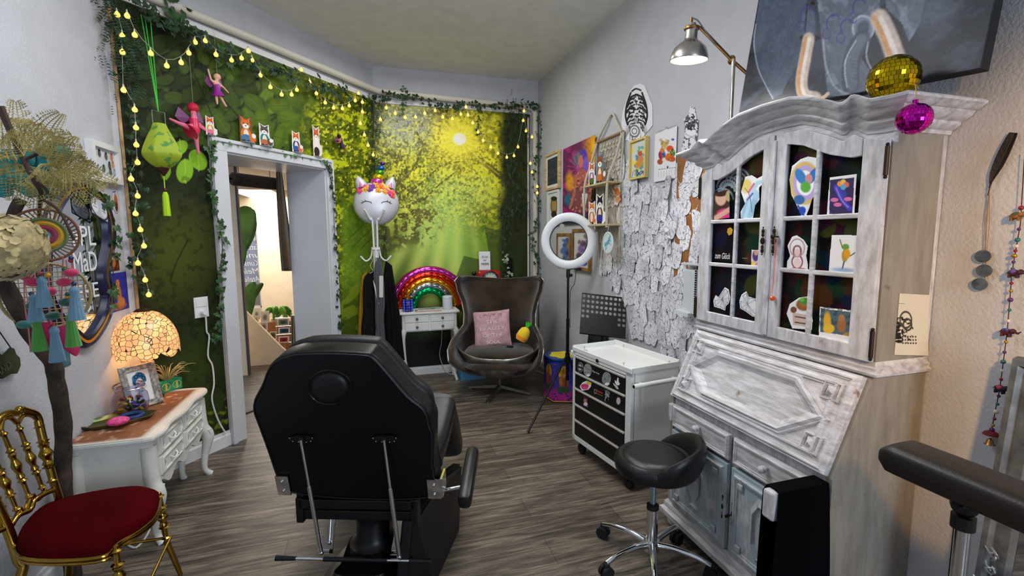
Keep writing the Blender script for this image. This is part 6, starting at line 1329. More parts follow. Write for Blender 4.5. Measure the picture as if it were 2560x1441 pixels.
b=MB();hx_=rc2.x-.17;b.tube(smooth_path([(hx_,4.90,rc2.z+.06),(hx_-.012,4.89,rc2.z+.0),(hx_,4.90,rc2.z-.10)],5),.014,10);b.ball((hx_,4.895,rc2.z+.055),.027,12,(1,.8,.9));b.ball((hx_,4.895,rc2.z-.10),.027,12,(1,.8,.9));b.tube([(hx_,4.90,rc2.z),(rc2.x-.13,4.92,rc2.z)],.01,8);b.build('handset',blackp,ph_,True)
b=MB();b.box((rc2.x-.13,4.95,.74),(rc2.x+.14,5.05,rc2.z-.17));b.build('support',mat('dark wood shelf',(40,28,22),.6),ph_)
pc_=onY(1213,668,4.93);A=Art((pc_.x-.068,4.92,rc2.z+.087),(.125,0,0),(0,.012,.20),.003,(232,232,234));A.build('motto_card',None,.001);mc_=bpy.context.scene.collection.objects[-1];mt2=thing('motto_card','white card with black handwriting standing on the red clock','card',(pc_.x,4.925,rc2.z+.087));mc_.name='card';mc_.parent=mt2;mc_.matrix_parent_inverse=pinv(mt2)
for k,(s_,w_,h_)in enumerate((('Ich hör',.07,.02),('nur',.035,.014),('MiMiMi',.085,.028))):text('lettering',s_,frame4((pc_.x-.004,4.920,rc2.z+.087+.145-.040*k),(1,0,0),(0,.06,1)),h_,mat('black ink',(24,24,26),.6),mt2,.0005,w_,.1)
bk2=onY(1277,690,5.0);kl=thing('iron_knocker','black cast iron ornament with ivy hanging on the dark part of the far mural','ornament',bk2);b=MB()
for k in range(5):b.tube([Vector((bk2.x+.030*math.cos(a)+(0),5.03,bk2.z-.10+.065*k+.034*math.sin(a)))for a in np.linspace(0,2*PI,16,endpoint=False)],.008,6,closed=True)
b.box((bk2.x-.012,5.03,bk2.z-.12),(bk2.x+.012,5.045,bk2.z+.20),.004);b.build('iron_scroll',mat('black cast iron',(20,22,20),.5,.4),kl,True)
bq=onZ(1150,955,0)+Vector((.035,0,0));b=MB();b.box((bq.x-.02,bq.y+.02,0),(bq.x+.25,bq.y+.26,.12),.003);bx_=b.build('blue_box',mat('light blue carton',(74,138,176),.6));b=MB();b.box((bq.x-.025,bq.y+.015,.12),(bq.x+.255,bq.y+.265,.15),.003);l2=b.build('lid',mat('light blue lid',(80,150,190),.6));bt_=thing('shoe_box','light blue cardboard box on the floor beneath the egg chair','box',(bq.x+.1,bq.y+.14,0))
for q,nm in ((bx_,'carton'),(l2,'lid')):q.name=nm;q.parent=bt_;q.matrix_parent_inverse=pinv(bt_)
b=MB();b.tube(smooth_path([(.70,4.99,.54),(.69,5.0,.35),(.67,5.01,.2),(.73,5.0,.03),(.80,4.92,.006),(.90,4.90,.006)],6),.004,6);o=b.build('white_cable',mat('white cable',(214,214,210),.5));tag(o,'thin white cable hanging behind the side table down to the floor','cable')
b=MB();b.tube(smooth_path([(1.40,4.95,.006),(1.6,4.90,.006),(1.72,4.75,.006),(1.78,4.5,.006),(1.80,4.2,.006)],6),.004,6);o=b.build('white_cable',MATS['white cable']);tag(o,'white cable lying along the skirting by the right corner','cable')
# coat rack, clothes, unicorn balloon
RK=Vector((.02,4.60,0));q=onY(940,640,4.6);RK.x=q.x;ck=thing('coat_rack','white metal coat stand with curved hooks left of the side table','coat rack',RK)
rm=mat('white enamel tube',(226,226,222),.35);zt2=onY(940,560,4.6).z;zh=onY(940,650,4.6).z
for k in range(4):
 a=PI/4+k*PI/2;d_=Vector((math.cos(a),math.sin(a),0));b=MB()
 b.tube(smooth_path([RK+d_*.22+Vector((0,0,.012)),RK+d_*.10+Vector((0,0,.25)),RK+d_*.028+Vector((0,0,.55)),RK+d_*.026+Vector((0,0,zt2-.05))]+([RK+d_*.06+Vector((0,0,zt2+.04)),RK+d_*.125+Vector((0,0,zt2+.13))]if d_.y<0 else [RK+d_*.03+Vector((0,0,zt2-.02))]),6),.009,8);b.build('post_tube',rm,ck,True)
 a=k*PI/2;d_=Vector((math.cos(a),math.sin(a),0));b=MB();b.tube(smooth_path([RK+d_*.03+Vector((0,0,zh+.12)),RK+d_*.045+Vector((0,0,zh+.03)),RK+d_*.09+Vector((0,0,zh-.01)),RK+d_*.135+Vector((0,0,zh+.03))],5),.008,8);b.ball(RK+d_*.135+Vector((0,0,zh+.03)),.010,8);b.build('hook',rm,ck,True)
b=MB();b.tube([RK+Vector((.032*math.cos(a),.032*math.sin(a),zh+.10))for a in np.linspace(0,2*PI,20,endpoint=False)],.007,6,closed=True);b.build('ring',rm,ck,True)
def garment(name,label,px,Y,mtl,th=.05,fold=9,cat='garment'):
 """closed cloth body between a left and a right outline, with folds"""
 L_,R_=px;n=len(L_);b=MB()
 L3=smooth_path([onY(x,y,Y)for x,y in L_],6);R3=smooth_path([onY(x,y,Y)for x,y in R_],6);m_=len(L3)
 def f(u,v):
  i=int(round(v*(m_-1)));s_=u*2;side_=1 if s_>1 else -1;t=s_ if s_<=1 else 2-s_;p=L3[i].lerp(R3[i],t);e=math.sin(PI*t)**.5
  return p+Vector((0,side_*th*e*(.35+.65*min(1,v*3))+.010*math.sin(t*fold*PI+v*2)*min(1,v*4)*(1 if side_<0 else .3),0))
 b.grid(f,48,m_,wu=True);bmesh.ops.contextual_create(b.bm,geom=[e for e in b.bm.edges if e.is_boundary]);o=b.build(name,mtl,None,True,ang=70);return tag(o,label,cat)
garment('mustard_jacket','mustard yellow jacket at the far left of the coat stand',([(905,690),(900,730),(895,800),(894,840),(896,880)],[(918,678),(925,730),(926,800),(926,840),(926,880)]),4.74,mat('mustard wool',(186,140,40),.9),.03)
garment('black_coat','black coat on a hanger at the left of the coat stand',([(928,678),(909,700),(907,780),(903,830),(910,900)],[(934,678),(946,700),(950,780),(952,830),(952,900)]),4.64,mat('black coat wool',(30,26,28),.95,spec=.15),.05)
garment('patchwork_scarf','grey and white patchwork scarf hanging down the middle of the coat stand',([(940,645),(934,690),(938,745),(938,800),(945,880)],[(952,645),(960,700),(962,760),(960,800),(966,880)]),4.50,mat('grey felt',(84,86,90),.95),.018,5,'scarf')
b=MB();b.grid(lambda u,v:onY(948+10*u,690+54*v,4.475),4,8);o=b.build('scarf_patch',mat('off white felt',(206,204,196),.95));solidify(o,.004);sc_o=bpy.data.objects['patchwork_scarf'];o.parent=sc_o;o['label']='off-white felt patch'
b=MB();b.grid(lambda u,v:onY(932+6*u+10*v*(1),700+12*u+50*v,4.49),4,8);o=b.build('scarf_patch',MATS['off white felt']);solidify(o,.004);o.parent=sc_o;o['label']='off-white felt patch'
garment('black_dress','long black sleeveless garment at the right of the coat stand',([(964,652),(958,700),(962,780),(965,850),(975,900)],[(980,664),(990,730),(1000,790),(1006,850),(1012,900)]),4.58,mat('black cotton',(18,18,20),.95,spec=.15),.045,7)
b=MB();h_=onY(928,652,4.60);b.tube(smooth_path([h_+Vector((0,0,.02)),h_+Vector((.012,0,0)),h_+Vector((-.01,0,-.05)),h_+Vector((.012,0,-.10)),h_+Vector((-.02,0,-.12))],5),.003,6);o=b.build('hanger_cord',rope);tag(o,'white looped cord and hanger hook on the left arm of the coat stand','hanger')
uc2=onY(941,510,4.64);ub=thing('unicorn_balloon','white foil unicorn head balloon with rainbow horn on the coat stand','balloon',uc2-Vector((0,0,.2)))
whf=mat('pearl white foil',(214,214,222),.34,.22);R_=.212
b=MB()
def ubf(u,v):
 a=2*PI*u;r=v;w_=.012*abs(math.sin(a*9))**.6*r**6;x=R_*r*math.cos(a)*(1-w_);z=R_*.96*r*math.sin(a)*(1-w_);return (x,z,math.sqrt(max(0,1-r**2.6)))
for s in (-1,1):b.grid(lambda u,v:uc2+Vector((ubf(u,v)[0],s*.095*ubf(u,v)[2],ubf(u,v)[1])),72,14,wu=True)
bmesh.ops.remove_doubles(b.bm,verts=b.bm.verts,dist=.0006);b.build('balloon_body',whf,ub,True,ang=70)
b=MB();fcl=[(240,170,30),(230,60,120),(240,120,30),(120,60,160),(246,200,60),(226,80,160)]
rl3=random.Random(8)
for k in range(34):
 a=rl3.uniform(.25,PI-.25);rr_=rl3.uniform(.70,.93)if k%3 else rl3.uniform(.5,.8);x_=rr_*math.cos(a);z_=rr_*math.sin(a)
 if z_<.28+.25*x_*x_:continue
 c=uc2+Vector((R_*x_,-.095*math.sqrt(max(0,1-rr_**2.6))-.003,R_*.96*z_));fb=MB();fr_=rl3.uniform(.02,.036)
 for q in range(5):t=q*1.257+k;fb.ball(c+Vector((fr_*.6*math.cos(t),0,fr_*.6*math.sin(t))),fr_*.5,8,(1,.18,1))
 fb.ball(c+Vector((0,-.004,0)),fr_*.3,8,(1,.5,1));fb.build('flower',mat('flower print %d'%(k%6),fcl[k%6],.3),ub,True)
hb=uc2+Vector((.0,-.0,R_*.9));b=MB()
for k,c_ in enumerate([(226,90,170),(240,200,30),(90,170,50),(40,110,210),(90,50,150)]):
 b=MB();c=hb+Vector((.012+.014*k,-.02,.012+.042*k));b.ball(c,.056-.008*k,16,(1.05,.8,.72));b.build('horn_segment',mat('horn foil %d'%k,c_,.2,.7),ub,True)
for s in (-1,1):
 b=MB();e0=uc2+Vector((s*.125,0,.155));b.tube([e0,e0+Vector((s*.02,0,.05)),e0+Vector((s*.035,0,.10))],[.055,.045,.004],14);b.build('ear',whf,ub,True)
 b=MB();b.tube([e0+Vector((0,-.05,-.01)),e0+Vector((s*.018,-.042,.045))],[.022,.003],10);b.build('inner_ear',mat('pink ear foil',(220,120,170),.3),ub,True)
 b=MB();ec_=uc2+Vector((s*.085,0,-.005));pts=[ec_+Vector((.042*math.cos(t),-.0955*math.sqrt(max(.1,1-(Vector((s*.085+.042*math.cos(t),-.005+.022*math.sin(t),0)).length/R_)**2.6))-.002,.022*math.sin(t)))for t in np.linspace(.15,PI-.15,10)];b.tube(pts,.0028,6)
 for t in (0,2,4):
  p=pts[t if s>0 else 9-t];b.tube([p,p+Vector((s*.014,-.0,.008+.002*t))],.0018,5)
 b.build('eyelashes',blackp,ub,True)
b=MB();b.tube(smooth_path([uc2+Vector((0,0,-R_*.95)),RK+Vector((0,-.03,zt2)),RK+Vector((.0,-.03,zt2-.2))],5),.0015,5);b.build('ribbon',mat('white ribbon',(220,220,220),.5),ub,True)
# desk in the left corner
dw=mat('ivory white furniture paint',(222,220,212),.45,var=.03,bump=.05);DX0,DX1,DY0,DY1,DZ=XL+.012,-1.035,2.53,3.30,.56
dk=thing('vanity_desk','ivory white curved leg writing desk with worn brown top in the left corner','desk',(-1.2,2.95,0))
def outl(g):return [(DX0,DY0-g),(DX1-.03,DY0-g),(DX1+.0+g,DY0+.03-g*.3),(DX1+g+.012,DY0+.10),(DX1+g-.004,DY0+.22),(DX1+g+.012,(DY0+DY1)/2),(DX1+g-.004,DY1-.22),(DX1+g+.012,DY1-.10),(DX1+g,DY1-.03+g*.3),(DX1-.03,DY1+g),(DX0+.16,DY1+g),(DX0+.01,DY1-.12)]
def sm2(P,k=4):return [tuple(v)for v in smooth_path([Vector((x,y,0))for x,y in P],k)]
O=[p[:2]for p in sm2(outl(.012))]
b=MB();b.prism([(x,y,DZ-.022)for x,y in O],(0,0,.02),.005);b.build('top',dw,dk)
A=Art((DX0,DY0-.01,DZ-.0005),(DX1-DX0-.03,0,0),(0,DY1-DY0+.0,0),.005,(142,92,62),uv=True);A.mix(sstep(.64,.72,fbm(A.X*14,A.Y*26,1.2,4,3))*.7,(200,180,160));A.mix(sstep(.4,.7,fbm(A.X*8,A.Y*10,2.2,3,5))*.5,(112,66,42));A.mix(sstep(.9,1,A.X)+sstep(.05,0,A.Y)+sstep(.96,1,A.Y),(214,208,196));A.cut(((A.Y<.84)|(A.X>(A.Y-.84)*2.6)));A.build('worn_top',dk,.001)
O=[p[:2]for p in sm2(outl(-.022))]
b=MB();b.prism([(x,y,.30)for x,y in O],(0,0,DZ-.022-.30));b.build('case',dw,dk)
for j in range(2):
 for i in range(2):
  y0=DY0+.085+i*.312;z0=.325+j*.105;x=DX1-.016;b=MB();b.box((x-.01,y0,z0),(x+.012,y0+.285,z0+.092),.003);q=x+.012
  mould(b,[(q,y0+a,z0+c)for a,c in ((.02,.012),(.265,.012),(.265,.08),(.02,.08))],(1,0,0),.012,RIDGE(.006))
  for s in (.03,.255):b.tube(smooth_path([(q+.003,y0+s,z0+.018),(q+.006,y0+s+.012,z0+.046),(q+.003,y0+s,z0+.074)],4),.004,6)
  d=b.build('drawer',dw,dk);b=MB();yc=y0+.142;b.tube(smooth_path([(q,yc-.035,z0+.052),(q+.016,yc-.02,z0+.036),(q+.02,yc,z0+.050),(q+.016,yc+.02,z0+.036),(q,yc+.035,z0+.052)],4),.0042,6);b.build('pull',mat('white pull',(228,228,224),.35),d,True)
b=MB();P=[(DX1-.012,DY0+.09,.30)]+[(DX1-.012,DY0+.09+.6*t,.30-.05*math.sin(PI*t*3)**2*(1-t*.2))for t in np.linspace(.04,.96,20)]+[(DX1-.012,DY1-.08,.30)];b.prism(P,(-.018,0,0));b.build('apron',dw,dk)
for x,y,sx,sy in ((DX1-.035,DY0+.04,1,-1),(DX1-.035,DY1-.04,1,1),(DX0+.03,DY0+.04,0,-1),(DX0+.2,DY1-.06,0,1)):
 b=MB();pts=smooth_path([(x,y,.50),(x+sx*.006,y+sy*.004,.33),(x+sx*.030,y+sy*.018,.25),(x+sx*.008,y+sy*.004,.12),(x+sx*.006,y+sy*.0,.04),(x+sx*.03,y+sy*.016,.0)],5);r=list(np.interp(range(26),[0,6,10,14,20,25],[.034,.034,.036,.021,.015,.019]));b.tube(pts,r,10)
 if sx:b.tube(smooth_path([(x+.045,y-.012,.30),(x+.055,y,.26),(x+.045,y+.012,.24),(x+.05,y,.30)],4),.005,6)
 b.build('leg',dw,dk,True)
def deskp(x,y):p=onZ(x,y,DZ);return p
lc=Vector((-1.205,3.33,DZ));lc=onP(368,900,(-1.25,3.17,0),Vector((.3,-1,0)));lc.z=DZ;tl=thing('stained_glass_lamp','glowing stained glass table lamp with scalloped amber shade on the desk','lamp',lc)
zs_=onY(368,880,lc.y).z;zt3=onY(368,776,lc.y).z;Rl=abs(onY(450,860,lc.y).x-onY(285,860,lc.y).x)/2
def tiff():
 m=bpy.data.materials.new('leaded amber glass');m.use_nodes=True;nt=m.node_tree;b_=nt.nodes['Principled BSDF'];N_=nt.nodes.new;lk=nt.links.new
 tc_=N_('ShaderNodeTexCoord');v=N_('ShaderNodeTexVoronoi');v.feature='DISTANCE_TO_EDGE';v.inputs['Scale'].default_value=36;v.inputs['Randomness'].default_value=.7;lk(tc_.outputs['Object'],v.inputs[0]);v2=N_('ShaderNodeTexVoronoi');v2.inputs['Scale'].default_value=36;v2.inputs['Randomness'].default_value=.7;lk(tc_.outputs['Object'],v2.inputs[0])
 r=N_('ShaderNodeValToRGB');e=r.color_ramp.elements;e[0].color=L4((246,190,120));e[1].color=L4((250,226,178));q=e.new(.5);q.color=L4((240,168,110));r.color_ramp.interpolation='CONSTANT';sx=N_('ShaderNodeSeparateColor');lk(v2.outputs['Color'],sx.inputs[0]);lk(sx.outputs[0],r.inputs[0])
 k=N_('ShaderNodeValToRGB');k.color_ramp.elements[0].position=.03;k.color_ramp.elements[0].color=(0,0,0,1);k.color_ramp.elements[1].position=.05;lk(v.outputs['Distance'],k.inputs[0]);x=N_('ShaderNodeMix');x.data_type='RGBA';x.blend_type='MULTIPLY';x.inputs[0].default_value=1;lk(r.outputs[0],x.inputs[6]);lk(k.outputs[0],x.inputs[7]);lk(x.outputs[2],b_.inputs['Base Color']);lk(x.outputs[2],b_.inputs['Emission Color']);b_.inputs['Emission Strength'].default_value=.75;b_.inputs['Roughness'].default_value=.3;return m
b=MB();H3=zt3-zs_;prof=[(Rl,0),(Rl*1.0,H3*.25),(Rl*.93,H3*.5),(Rl*.76,H3*.72),(Rl*.5,H3*.9),(Rl*.2,H3*.99)]
pr4=[tuple(v)[:2]for v in smooth_path([Vector((r,z,0))for r,z in prof],4)]
def shd(u,v):
 r,z=pr4[int(round(v*(len(pr4)-1)))];a=2*PI*u;zz_=z-(.018*abs(math.sin(a*4))+.0)*(1-v)**2*2+.012*(1-v)**2;return lc+Vector((r*math.cos(a),r*math.sin(a),zs_-lc.z+zz_))
b.grid(shd,72,len(pr4),wu=True);b.build('lamp_shade',tiff(),tl,True)
bz=mat('dark bronze',(74,54,36),.45,.7);b=MB();b.lathe([(0,0),(.062,0),(.066,.012),(.03,.03),(.018,.06),(.024,.10),(.014,.15),(.012,zt3-DZ-.02),(0,zt3-DZ-.02)],20,Matrix.Translation(lc));b.build('base',bz,tl,True)
b=MB();b.lathe([(.2*Rl+.012,-.004),(.03,.008),(.008,.014),(.008,.03),(0,.032)],20,Matrix.Translation((lc.x,lc.y,zt3)));b.build('finial',bz,tl,True)
point('stained_glass_lamp_light',(lc.x,lc.y,zs_+.05),3.2,(1,.62,.25),.03)
c=[onP(x,y,(-1.27,2.98,0),Vector((.78,-.62,.0)))for x,y in ((320,1012),(400,985),(366,893),(280,918))]
pfm=thing('picture_frame','silver white ornate frame with a drawing of a blue haired face on the desk','picture',(c[0]+c[1])/2);fx_=((c[1]-c[0])+(c[2]-c[3]));W_=fx_.length/2;fx_.normalize();H_=((c[3]-c[0]).length+(c[2]-c[1]).length)/2;f0=c[0].copy();f0.z=DZ+.004;fz=(c[3]-c[0]+c[2]-c[1]);fz=(fz-fx_*fz.dot(fx_)*.6).normalized();fx_.z*=.15;fx_.normalize();fn=fx_.cross(fz).normalized()
fz=(Vector((0,0,1))-fn*.0-Vector((fn.x,fn.y,0))*.22).normalized();fz=(fz-fx_*fz.dot(fx_)).normalized();fn=fx_.cross(fz)
sw=mat('antique silver white frame',(196,192,182),.4,.15,col2=(120,116,106),vscale=60);b=MB();mould(b,[f0+fx_*a+fz*d for a,d in ((.012,.012),(W_-.012,.012),(W_-.012,H_-.012),(.012,H_-.012))],fn,.036,[(-.5,0),(-.5,.016),(-.3,.022),(-.1,.012),(.2,.010),(.35,.014),(.5,.002),(.5,0)]);
for a,d in ((0,0),(W_,0),(W_,H_),(0,H_)):b.ball(f0+fx_*(a*.9+W_*.05)+fz*(d*.92+H_*.04)+fn*.018,.012,8,(1.2,.8,1.2))
b.build('frame',sw,pfm,True)
A=Art(f0+fx_*.02+fz*.02+fn*.003,fx_*(W_-.04),fz*(H_-.04),.0018,(232,230,228),uv=True);bl2=(50,120,160)
for x,y,r in ((.36,.74,.13),(.5,.80,.13),(.64,.76,.12),(.30,.62,.08),(.70,.64,.08),(.34,.5,.06),(.66,.52,.05)):A.ell(x,y,r,r*.8,bl2,0,.15)
for x,y in ((.4,.78),(.58,.82),(.68,.70)):A.ring(x,y,.07,.05,.02,(20,60,90))
A.ell(.5,.58,.14,.14,(238,200,190),0,.1);A.ell(.44,.60,.025,.018,(90,60,70));A.ell(.56,.60,.025,.018,(90,60,70));A.ell(.5,.50,.03,.014,(180,60,80));A.line([(.34,.30),(.46,.36),(.60,.40),(.74,.46)],.012,(80,90,110));A.line([(.42,.42),(.38,.30),(.46,.2)],.01,(90,100,130));A.line([(.5,.34),(.64,.36)],.03,(60,80,60));A.build('drawing',pfm,.001)
jc=onZ(275,1036,DZ);jc.x=max(jc.x,XL+.11);jr=.082;jt_=thing('candy_jar','round glass jar half full of shiny wrapped sweets on the desk','jar',jc);gj=mat('bluish clear glass',(225,228,250),.03,trans=1,ior=1.3)
b=MB();b.lathe([(0,0),(.06,0),(.078,.02),(.084,.06),(.078,.10),(.062,.125),(.066,.14),(.070,.150),(.066,.158),(.062,.156),(.060,.14),(.056,.125),(.074,.10),(.080,.06),(.074,.022),(.058,.005),(0,.005)],36,Matrix.Translation(jc));b.build('glass',gj,jt_,True)
b=MB();b.lathe([(.066,.134),(.069,.137),(.066,.14)],36,Matrix.Translation(jc));b.build('clip_ring',steel,jt_,True)
cc_=[mat('sweet %d'%i,c_,.25,.3)for i,c_ in enumerate(((206,170,30),(150,30,30),(40,90,50),(60,44,24),(220,200,60),(110,70,160)))];rl4=random.Random(2)
for k in range(34):
 a=rl4.uniform(0,6.28);r=rl4.uniform(0,.058);c_=jc+Vector((r*math.cos(a),r*math.sin(a),.018+.068*rl4.random()));b=MB();mr_=Matrix.Rotation(rl4.uniform(0,3),4,'X')@Matrix.Rotation(rl4.uniform(0,3),4,'Z');b.ball(c_,.011,8,(1.4,.8,.7),mr_);sw_=b.build('sweet',cc_[k%6],None,False);tag(sw_,('golden','red','dark green','brown','pale yellow','purple')[k%6]+' foil wrapped sweet inside the round glass jar','sweet','wrapped sweets in the jar')
tcn=(onZ(190,1080,DZ)+onZ(375,1045,DZ))/2+Vector((-.0,.03,0));ty=thing('brass_tray','oval old brass tray with green patina at the near end of the desk','tray',tcn);bt2=mat('green patinated brass',(120,100,48),.35,.7,col2=(56,84,50),vscale=14)
tv=(onZ(375,1045,DZ)-onZ(190,1080,DZ));tv.z=0;ta_=math.atan2(tv.y,tv.x);b=MB();b.lathe([(0,.002),(.8,.002),(.86,.006),(.97,.022),(1.0,.020),(.98,.016),(.87,0),(0,0)],48,Matrix.Translation(tcn)@Matrix.Rotation(ta_,4,'Z')@Matrix.Diagonal((.158,.088,1,1)),wave=lambda j,n,r,z:1+(.05*math.sin(j*2*PI*8/n)if r>.9 else 0));b.build('dish',bt2,ty,True)
pk_=onZ(297,1066,DZ+.01);b=MB();b.ball(pk_+Vector((0,0,.026)),.040,20,(1.15,.85,.52),Matrix.Rotation(.4,4,'Z'));o=b.build('pink_stone',mat('speckled pink soap',(222,76,140),.6,var=.15,vscale=60),None,True);tag(o,'smooth bright pink oval stone lying on the brass tray','stone')
br2=onZ(330,1045,DZ+.012);b=MB();b.tube([br2+Vector((.046*math.cos(a),.040*math.sin(a),.010))for a in np.linspace(0,2*PI,32,endpoint=False)],.0115,10,closed=True);o=b.build('blue_ring',mat('dark blue rubber',(26,54,110),.6),None,True);tag(o,'dark blue rubber ring lying behind the pink stone on the tray','ring')
gbx=onZ(430,978,DZ);ap=thing('air_plant_box','green decorated box holding a spiky air plant at the far end of the desk','plant',gbx);gv=(onZ(457,968,DZ)-onZ(402,986,DZ));gv.z=0;gv.normalize();gw=Vector((-gv.y,gv.x,0));GM=Matrix((gv,gw,Zv)).transposed().to_4x4();GM.translation=gbx
b=MB();b.box((-.070,0,0),(.070,.05,.068),.003,GM);b.build('box',mat('green printed tin',(30,140,100),.4,var=.2,vscale=30),ap)
b=MB()
for s in (-.034,.034):
 b.tube([GM@Vector((s+.026*math.cos(a),-.001,.034+.022*math.sin(a)))for a in np.linspace(0,2*PI,24,endpoint=False)],.0018,5,closed=True);b.box((s-.006,-.002,.012),(s+.006,0,.056),0,GM)
b.build('gold_circles',mat('gold print',(190,180,80),.4),ap)
for k in range(26):
 a=k*2.4;e=.35+.6*((k*7)%10)/10;d_=Vector((math.cos(a)*e,math.sin(a)*e,1-.4*e)).normalized();L_=.10+.03*(k%3);p=GM@Vector((0,.025,.06));b=MB();b.tube(smooth_path([p,p+d_*L_*.5,p+d_*L_*.8+Vector((math.cos(a),math.sin(a),0))*.02*e,p+d_*L_*.9+Vector((math.cos(a)*.05,math.sin(a)*.05,-.02*e))],3),[.004,.004,.0036,.0034,.003,.0028,.0024,.002,.0014,.0006],5);b.build('leaf',mat('air plant leaf',(150,142,96),.6,var=.2,vscale=20),ap,True)
# gilt chair
gilt=mat('polished gilt brass',(168,136,58),.2,1,var=.1);ZS=.40
gc2=thing('gilt_chair','gilt bamboo style ballroom chair with dark red velvet seat in the left foreground','chair',onZ(220,1330,ZS)-Vector((0,0,ZS)))
so_=[onZ(x,y,ZS)for x,y in ((398,1238),(385,1285),(345,1322),(292,1352),(260,1382),(160,1392),(55,1384),(48,1340),(90,1290),(150,1262),(260,1238),(350,1228))]
so2=smooth_path(so_+[so_[0]],4)[:-1];sc2=sum(so2,Vector())/len(so2)
b=MB();n=len(so2);pf=[(1.0,-.02),(1.0,.0),(.985,.016),(.93,.032),(.75,.048),(.4,.056)];rows=[[b.bm.verts.new(sc2+(p-sc2)*k+Vector((0,0,h)))for p in so2]for k,h in pf]
for q0,q1 in zip(rows,rows[1:]):
 for i in range(n):b.bm.faces.new((q0[i],q0[(i+1)%n],q1[(i+1)%n],q1[i]))
cv=b.bm.verts.new(sc2+Vector((0,0,.058)))
for i in range(n):b.bm.faces.new((rows[-1][i],rows[-1][(i+1)%n],cv))
b.build('seat',mat('dark red velvet',(70,4,10),.9,spec=.04,var=.12,vscale=6),gc2,True)
b=MB()
for dz in (-.012,-.026):b.tube([p+(p-sc2).normalized()*.004+Vector((0,0,dz))for p in so2],.0065,8,closed=True)
b.build('seat_rail',gilt,gc2,True)
def spindle(b,p,q,r,beads):
 n_=40;pts=[p.lerp(q,i/n_)for i in range(n_+1)];rr=[]
 for i in range(n_+1):
  t=i/n_;v=r*(.62+.25*math.sin(PI*t));
  for bt,bs in beads:v+=r*bs*math.exp(-((t-bt)/.014)**2)
  v+=r*.8*math.exp(-((t-.5)/.06)**2);rr.append(v)
 b.tube(pts,rr,10)
bd=[(k,.8)for k in (.08,.30,.36,.64,.70,.92)]
fr_=so_[0];fl2=onZ(290,1372,ZS)
for p,foot in ((fr_,onZ(452,1438,.005)),(fl2,onZ(300,1372,ZS)+Vector((.01,-.03,-ZS)))):
 m_=p.lerp(foot,.55)+Vector((0,0,0));m_.x=p.x*.8+foot.x*.2;m_.y=p.y*.8+foot.y*.2;b=MB();spindle(b,p+Vector((0,0,.01)),m_,.013,bd);b.tube(smooth_path([m_,m_.lerp(foot,.35),foot.lerp(m_,.2),foot],5),[.013-.0003*i for i in range(16)],10);b.build('leg',gilt,gc2,True)
pa,pb_=onZ(30,1355,ZS),onZ(168,1258,ZS);hv=(pb_-pa).normalized();bnrm=Vector((hv.y,-hv.x,0));bnrm=bnrm if bnrm.x>0 else -bnrm;bn2=(bnrm+Vector((0,0,.14))).normalized()
def onC(x,y):return onP(x,y,pa,bn2)
for p,q in ((onC(0,1290),onC(34,1400)),):
 b=MB();b.tube(smooth_path([onC(-20,1240),onC(18,1320),onC(45,1400),onC(52,1441),pa+Vector((-.06,-.12,-.38))],5),.016,12);b.build('leg',gilt,gc2,True)
b=MB();b.tube(smooth_path([onC(96,1052),onC(112,1120),onC(130,1190),onC(150,1255),onC(172,1330),pb_+Vector((-.05,.04,-.395))],5),.014,12);spindle(b,onC(96,1055),onC(133,1215),.014,bd);b.build('leg',gilt,gc2,True)
b=MB();b.tube(smooth_path([onC(-60,1090),onC(-20,1070),onC(0,1045),onC(22,1033),onC(45,1034),onC(52,1024),onC(70,1028),onC(90,1036),onC(100,1056)],5),[.012]*41,10);b.tube(smooth_path([onC(2,1075),onC(8,1050),onC(26,1045),onC(42,1058)],5),.008,8);b.tube(smooth_path([onC(46,1058),onC(58,1040),onC(80,1040),onC(94,1052)],5),.008,8);b.ball(onC(48,1024),.014,10);b.build('top_rail',gilt,gc2,True)
b=MB();b.tube(smooth_path([onC(-60,1350),onC(20,1318),onC(45,1290),onC(75,1275),onC(85,1252),onC(112,1235),onC(135,1225)],5),[.010]*31,10)
for x0,y0,x1,y1 in ((20,1318,48,1285),(50,1286,78,1250),(82,1253,112,1235)):b.tube(smooth_path([onC(x0,y0-16),onC(x0+10,y0-2),onC(x1-8,y1+6),onC(x1,y1-12)],4),.007,8)
b.build('lower_rail',gilt,gc2,True)
for x0,y0,x1,y1 in ((44,1060,110,1232),(3,1072,78,1256),(-20,1130,46,1285),(-45,1190,22,1306)):b=MB();spindle(b,onC(x0,y0),onC(x1,y1),.0095,bd);b.build('spindle',gilt,gc2,True)
b=MB();p=fr_.lerp(onZ(452,1438,.005),.52);b.tube([p,pb_+Vector((0,0,-.22))],.006,8);b.tube([p,fl2+Vector((.02,-.03,-.30))],.006,8);b.build('stretcher',gilt,gc2,True)
# bare branch tree with hangings
TY=lambda y:2.10+.30*min(1,max(0,(y-640)/500))
def tp_(x,y,d=0):return onY(x,y,TY(y)+d)
bark=mat('dark branch bark',(74,58,48),.85,col2=(40,32,28),vscale=18,bump=.8,bscale=60,stretch=(1,1,.5))
tk=thing('branch_tree','bare dark branch trunk leaning at the left wall carrying dried flowers','branch',tp_(165,1290))
b=MB();base=tp_(166,1290);base.z=0.0;pt5=smooth_path([tp_(-8,655,-.0),tp_(30,745),tp_(80,840),tp_(130,905),tp_(142,960),tp_(158,1060),tp_(158,1150),tp_(160,1230),base],6);b.tube(pt5,[.024+.0015*math.sin(i*1.3)+.00015*i for i in range(len(pt5))],12);b.build('trunk',bark,tk,True)
b=MB();pt6=smooth_path([tp_(0,265,-.12),tp_(25,325,-.1),tp_(60,400,-.08),tp_(85,450,-.08),tp_(102,480,-.06),tp_(100,520),tp_(97,555)],5);b.tube(pt6,[.011-.0002*i for i in range(len(pt6))],8)
